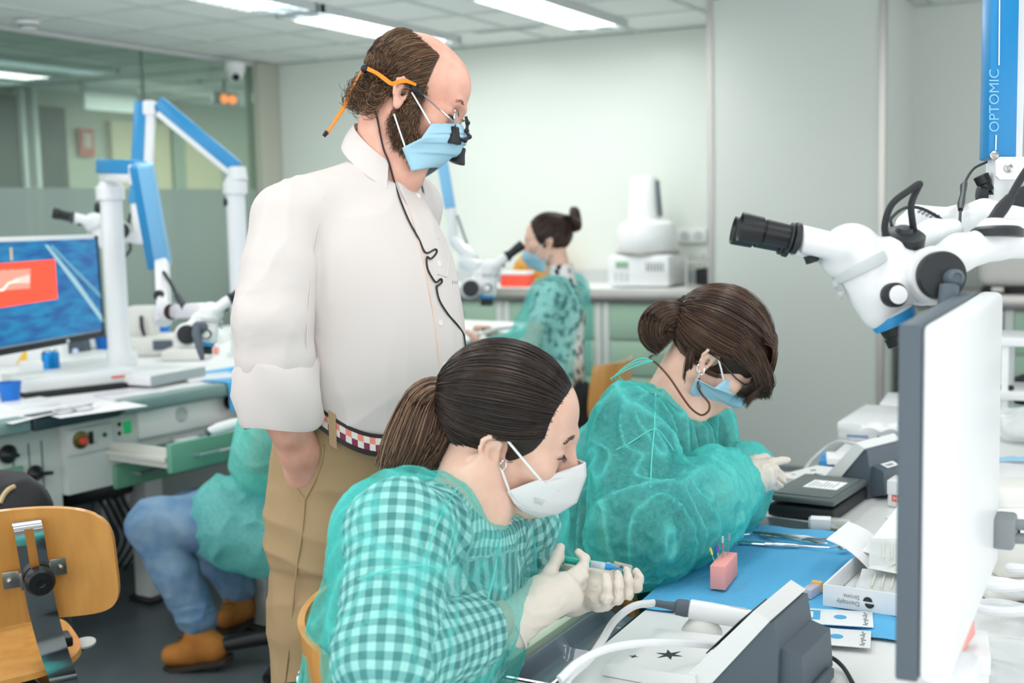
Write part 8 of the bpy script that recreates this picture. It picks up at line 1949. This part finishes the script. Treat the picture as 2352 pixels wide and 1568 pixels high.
def black_stool(o, ang, label):
    T = thing('swivel_stool', label, 'stool', o); M = Rz(ang, o)
    MB(M).lathe((0, 0, .40), (0, 0, 1), [(0, .09), (.005, .125), (.03, .13), (.05, .12), (.055, 0)], 36).build('seat', M_rubber, T); MB(M).cyl((0, 0, .10), (0, 0, .42), .028).build('gas_column', M_black, T)
    base = MB(M)
    for k in range(5): a = 2*PI*k/5; base.tube([(0, 0, .11), (.16*math.cos(a), .16*math.sin(a), .10), (.31*math.cos(a), .31*math.sin(a), .075)], [.030, .026, .020], 12)
    bo = base.build('base', M_black, T)
    for k in range(5):
        a = 2*PI*k/5; c = np.array([.31*math.cos(a), .31*math.sin(a), .03]); tg = np.array([-math.sin(a), math.cos(a), 0]); b = MB(M)
        for sg in (-1, 1): b.cyl(c+tg*sg*.004, c+tg*sg*.022, .028, .026, 18)
        b.cyl(c, c+np.array([0, 0, .045]), .010); b.build('castor', M_black, bo)
    return T
black_stool((-2.30, 3.09, 0), math.radians(-150), 'black swivel stool under the seated person hidden behind the man, star base showing')

# ================================================================== plywood chair at lower left
def front_chair():
    T = thing('work_chair', 'golden plywood work chair with chrome back bracket at the lower left', 'chair', (0, 0, 0), 'plywood work chairs')
    dC = 2.3; px = lambda x, y, d=dC: D(x, y, d)
    c = px(75, 1310); sx = nrm(px(230, 1300)-px(20, 1310)); 
    hx = nrm(np.array([r2[0], r2[1], 0])*.86+np.array([fw[0], fw[1], 0])*.50); hx = nrm(hx); hz = nrm(np.array([0, 0, 1.])-fw*.18*np.array([1, 1, 0])); hy = np.cross(hz, hx); o = D(72, 1320, dC); T.location = Vector([float(o[0]), float(o[1]), 0]); T.location.x += .0
    O = lambda x, y, z: o+hx*x+hy*y+hz*z
    hw, hh = .168, .115
    def bk(u, v):
        x = (2*u-1); z = (2*v-1); n_ = 5.0; k = 1/max((abs(x)**n_+abs(z)**n_)**(1/n_), 1e-6)*max(abs(x), abs(z)) if max(abs(x), abs(z)) > 0 else 1
        x2, z2 = x*k, z*k; return O(x2*hw-.02, -.055*x2*x2+.03, z2*hh*(1-.04*x2)+.006)
    s_ = MB(); s_.sheet(bk, 36, 24, .011); bo = s_.build('backrest', M_wood, T, sharp=60)
    lo_ = o-np.array([0, 0, .245])
    s_ = MB(); sc = O(-.10, .17, -.215)
    def seat(u, v):
        x = 2*u-1; z = 2*v-1; n_ = 3.5; k = 1/max((abs(x)**n_+abs(z)**n_)**(1/n_), 1e-6)*max(abs(x), abs(z)) if max(abs(x), abs(z)) > 0 else 1
        p = sc+hx*(x*k*.185)+np.array([hy[0], hy[1], 0])*(z*k*.18); p[2] += -.012*(1-(x*k)**2)-.02*max(0, z*k-.6); return p
    s_.sheet(seat, 30, 24, .012); s_.build('seat', M_wood, T, sharp=60)
    # bracket: slotted chrome bar bending under the seat
    b = MB(); bw = .025
    A = [(.005, .012, .102), (.006, -.002, .085), (.008, -.004, .0), (.012, .004, -.08), (.020, -.004, -.16), (.028, -.02, -.215), (.032, -.012, -.245), (.030, .03, -.262), (.0, .12, -.252)]
    P = spline([O(*a) for a in A], 6)
    def strip(P, w0, off, w):
        V = []
        for i, p in enumerate(P):
            t = nrm(P[min(i+1, len(P)-1)]-P[max(i-1, 0)]); sdv = hx; n_ = np.cross(t, sdv); V += [p+sdv*(off-w)-n_*.0025, p+sdv*(off+w)-n_*.0025, p+sdv*(off+w)+n_*.0025, p+sdv*(off-w)+n_*.0025]
        F = [[i*4+k, i*4+(k+1) % 4, i*4+4+(k+1) % 4, i*4+4+k] for i in range(len(P)-1) for k in range(4)]+[[0, 1, 2, 3], [len(V)-1, len(V)-2, len(V)-3, len(V)-4]]; return V, F
    i0 = 5; i1 = 15
    b.raw(*strip(P[:i0+1], 0, 0, bw)); b.raw(*strip(P[i0:i1+1], 0, -bw*.66, bw*.34)); b.raw(*strip(P[i0:i1+1], 0, bw*.66, bw*.34)); b.raw(*strip(P[i1:], 0, 0, bw)); br = b.build('back_bracket', M_chrome, T, sharp=40)
    for sg in (-1, 1):
        b = MB(); b.box(O(.008+sg*.040, .014, -.004+sg*.006), (.034, .003, .034), .006, R=Matrix(((hx[0], hy[0], hz[0]), (hx[1], hy[1], hz[1]), (hx[2], hy[2], hz[2])))); b.ball(O(.008+sg*.046, .011, -.004+sg*.006), .0055, 12, 8); b.box(O(.008+sg*.026, .006, -.004+sg*.006), (.006, .018, .034), .001, R=Matrix(((hx[0], hy[0], hz[0]), (hx[1], hy[1], hz[1]), (hx[2], hy[2], hz[2]))))
        b.build('clamp_plate', M_steel, T)
    MB().lathe(O(.011, -.006, -.006), -hy, [(0, .018), (.004, .0265), (.022, .0265), (.027, .022), (.0275, .008), (.025, .006), (.025, 0)], 32).build('knob', M_black, T)
    b = MB(); b.box(sc+np.array([0, 0, -.022]), (.14, .12, .018), .004, R=Matrix(((hx[0], hy[0], 0), (hx[1], hy[1], 0), (0, 0, 1)))); b.box(O(.03, .045, -.165), (.06, .05, .02), .004, R=Matrix(((hx[0], hy[0], 0), (hx[1], hy[1], 0), (0, 0, 1)))); b.build('seat_plate', M_black, T)
    g = sc+np.array([0, 0, -.03]); MB().cyl((g[0], g[1], .09), (g[0], g[1], g[2]), .027).build('gas_column', M_chrome, T)
    MB().tube([g+hx*.10, g+hx*.2-np.array([0, 0, .01])], .005, 8).build('height_lever', M_black, T)
    MB().lathe(O(.098, .14, -.232), hz, [(0, .0), (.0, .022), (.004, .022), (.006, 0)], 20).build('lever_paddle', M_lgrey, T)
    base = MB()
    for k in range(5): a = 2*PI*k/5+.6; base.tube([(g[0], g[1], .11), (g[0]+.15*math.cos(a), g[1]+.15*math.sin(a), .10), (g[0]+.30*math.cos(a), g[1]+.30*math.sin(a), .075)], [.030, .026, .020], 12)
    bs = base.build('base', M_black, T)
    for k in range(5):
        a = 2*PI*k/5+.6; c = np.array([g[0]+.30*math.cos(a), g[1]+.30*math.sin(a), .03]); tg = np.array([-math.sin(a), math.cos(a), 0]); b = MB()
        for sg in (-1, 1): b.cyl(c+tg*sg*.004, c+tg*sg*.022, .028, .026, 18)
        b.cyl(c, c+np.array([0, 0, .045]), .010); b.build('castor', M_black, bs)
front_chair()
# black bag hanging behind the chair
q = D(25, 1160, 2.75); bg_ = thing('backpack', 'black bag with pale zip behind the plywood chair at the left edge', 'bag', q)
s = SDF(q-np.array([.25, .25, .9]), q+np.array([.25, .25, .25]), .008); s.ell(q-np.array([0.02, 0, .03]), (.10, .09, .10), k=.02); s.ell(q-np.array([.03, 0, .25]), (.12, .11, .22), k=.04); s.cone(q-np.array([.04, 0, .35]), np.array([q[0]-.04, q[1], .14]), .13, .13, .05); s.cut(lambda X, Y, Z: .006-Z+0*X+0*Y)
V, Q = s.mesh(); N = vnormals(V, Q); V = wrinkle(V, N, .010, 9, (1, 1, .7), 151); V[:, 2] = np.maximum(V[:, 2], .004); mesh_obj('bag_body', V, Q, mat('black_nylon', '#17181c', .55), bg_); tb_ = bvh(V, Q)
P = hits(tb_, [(0, 1155), (8, 1138), (20, 1124), (34, 1117)], .003)
if len(P) > 2: MB().tube(spline(P, 6), .006, 8).build('zip', mat('pale_brass_zip', '#cdbb93', .4, .6), bg_)
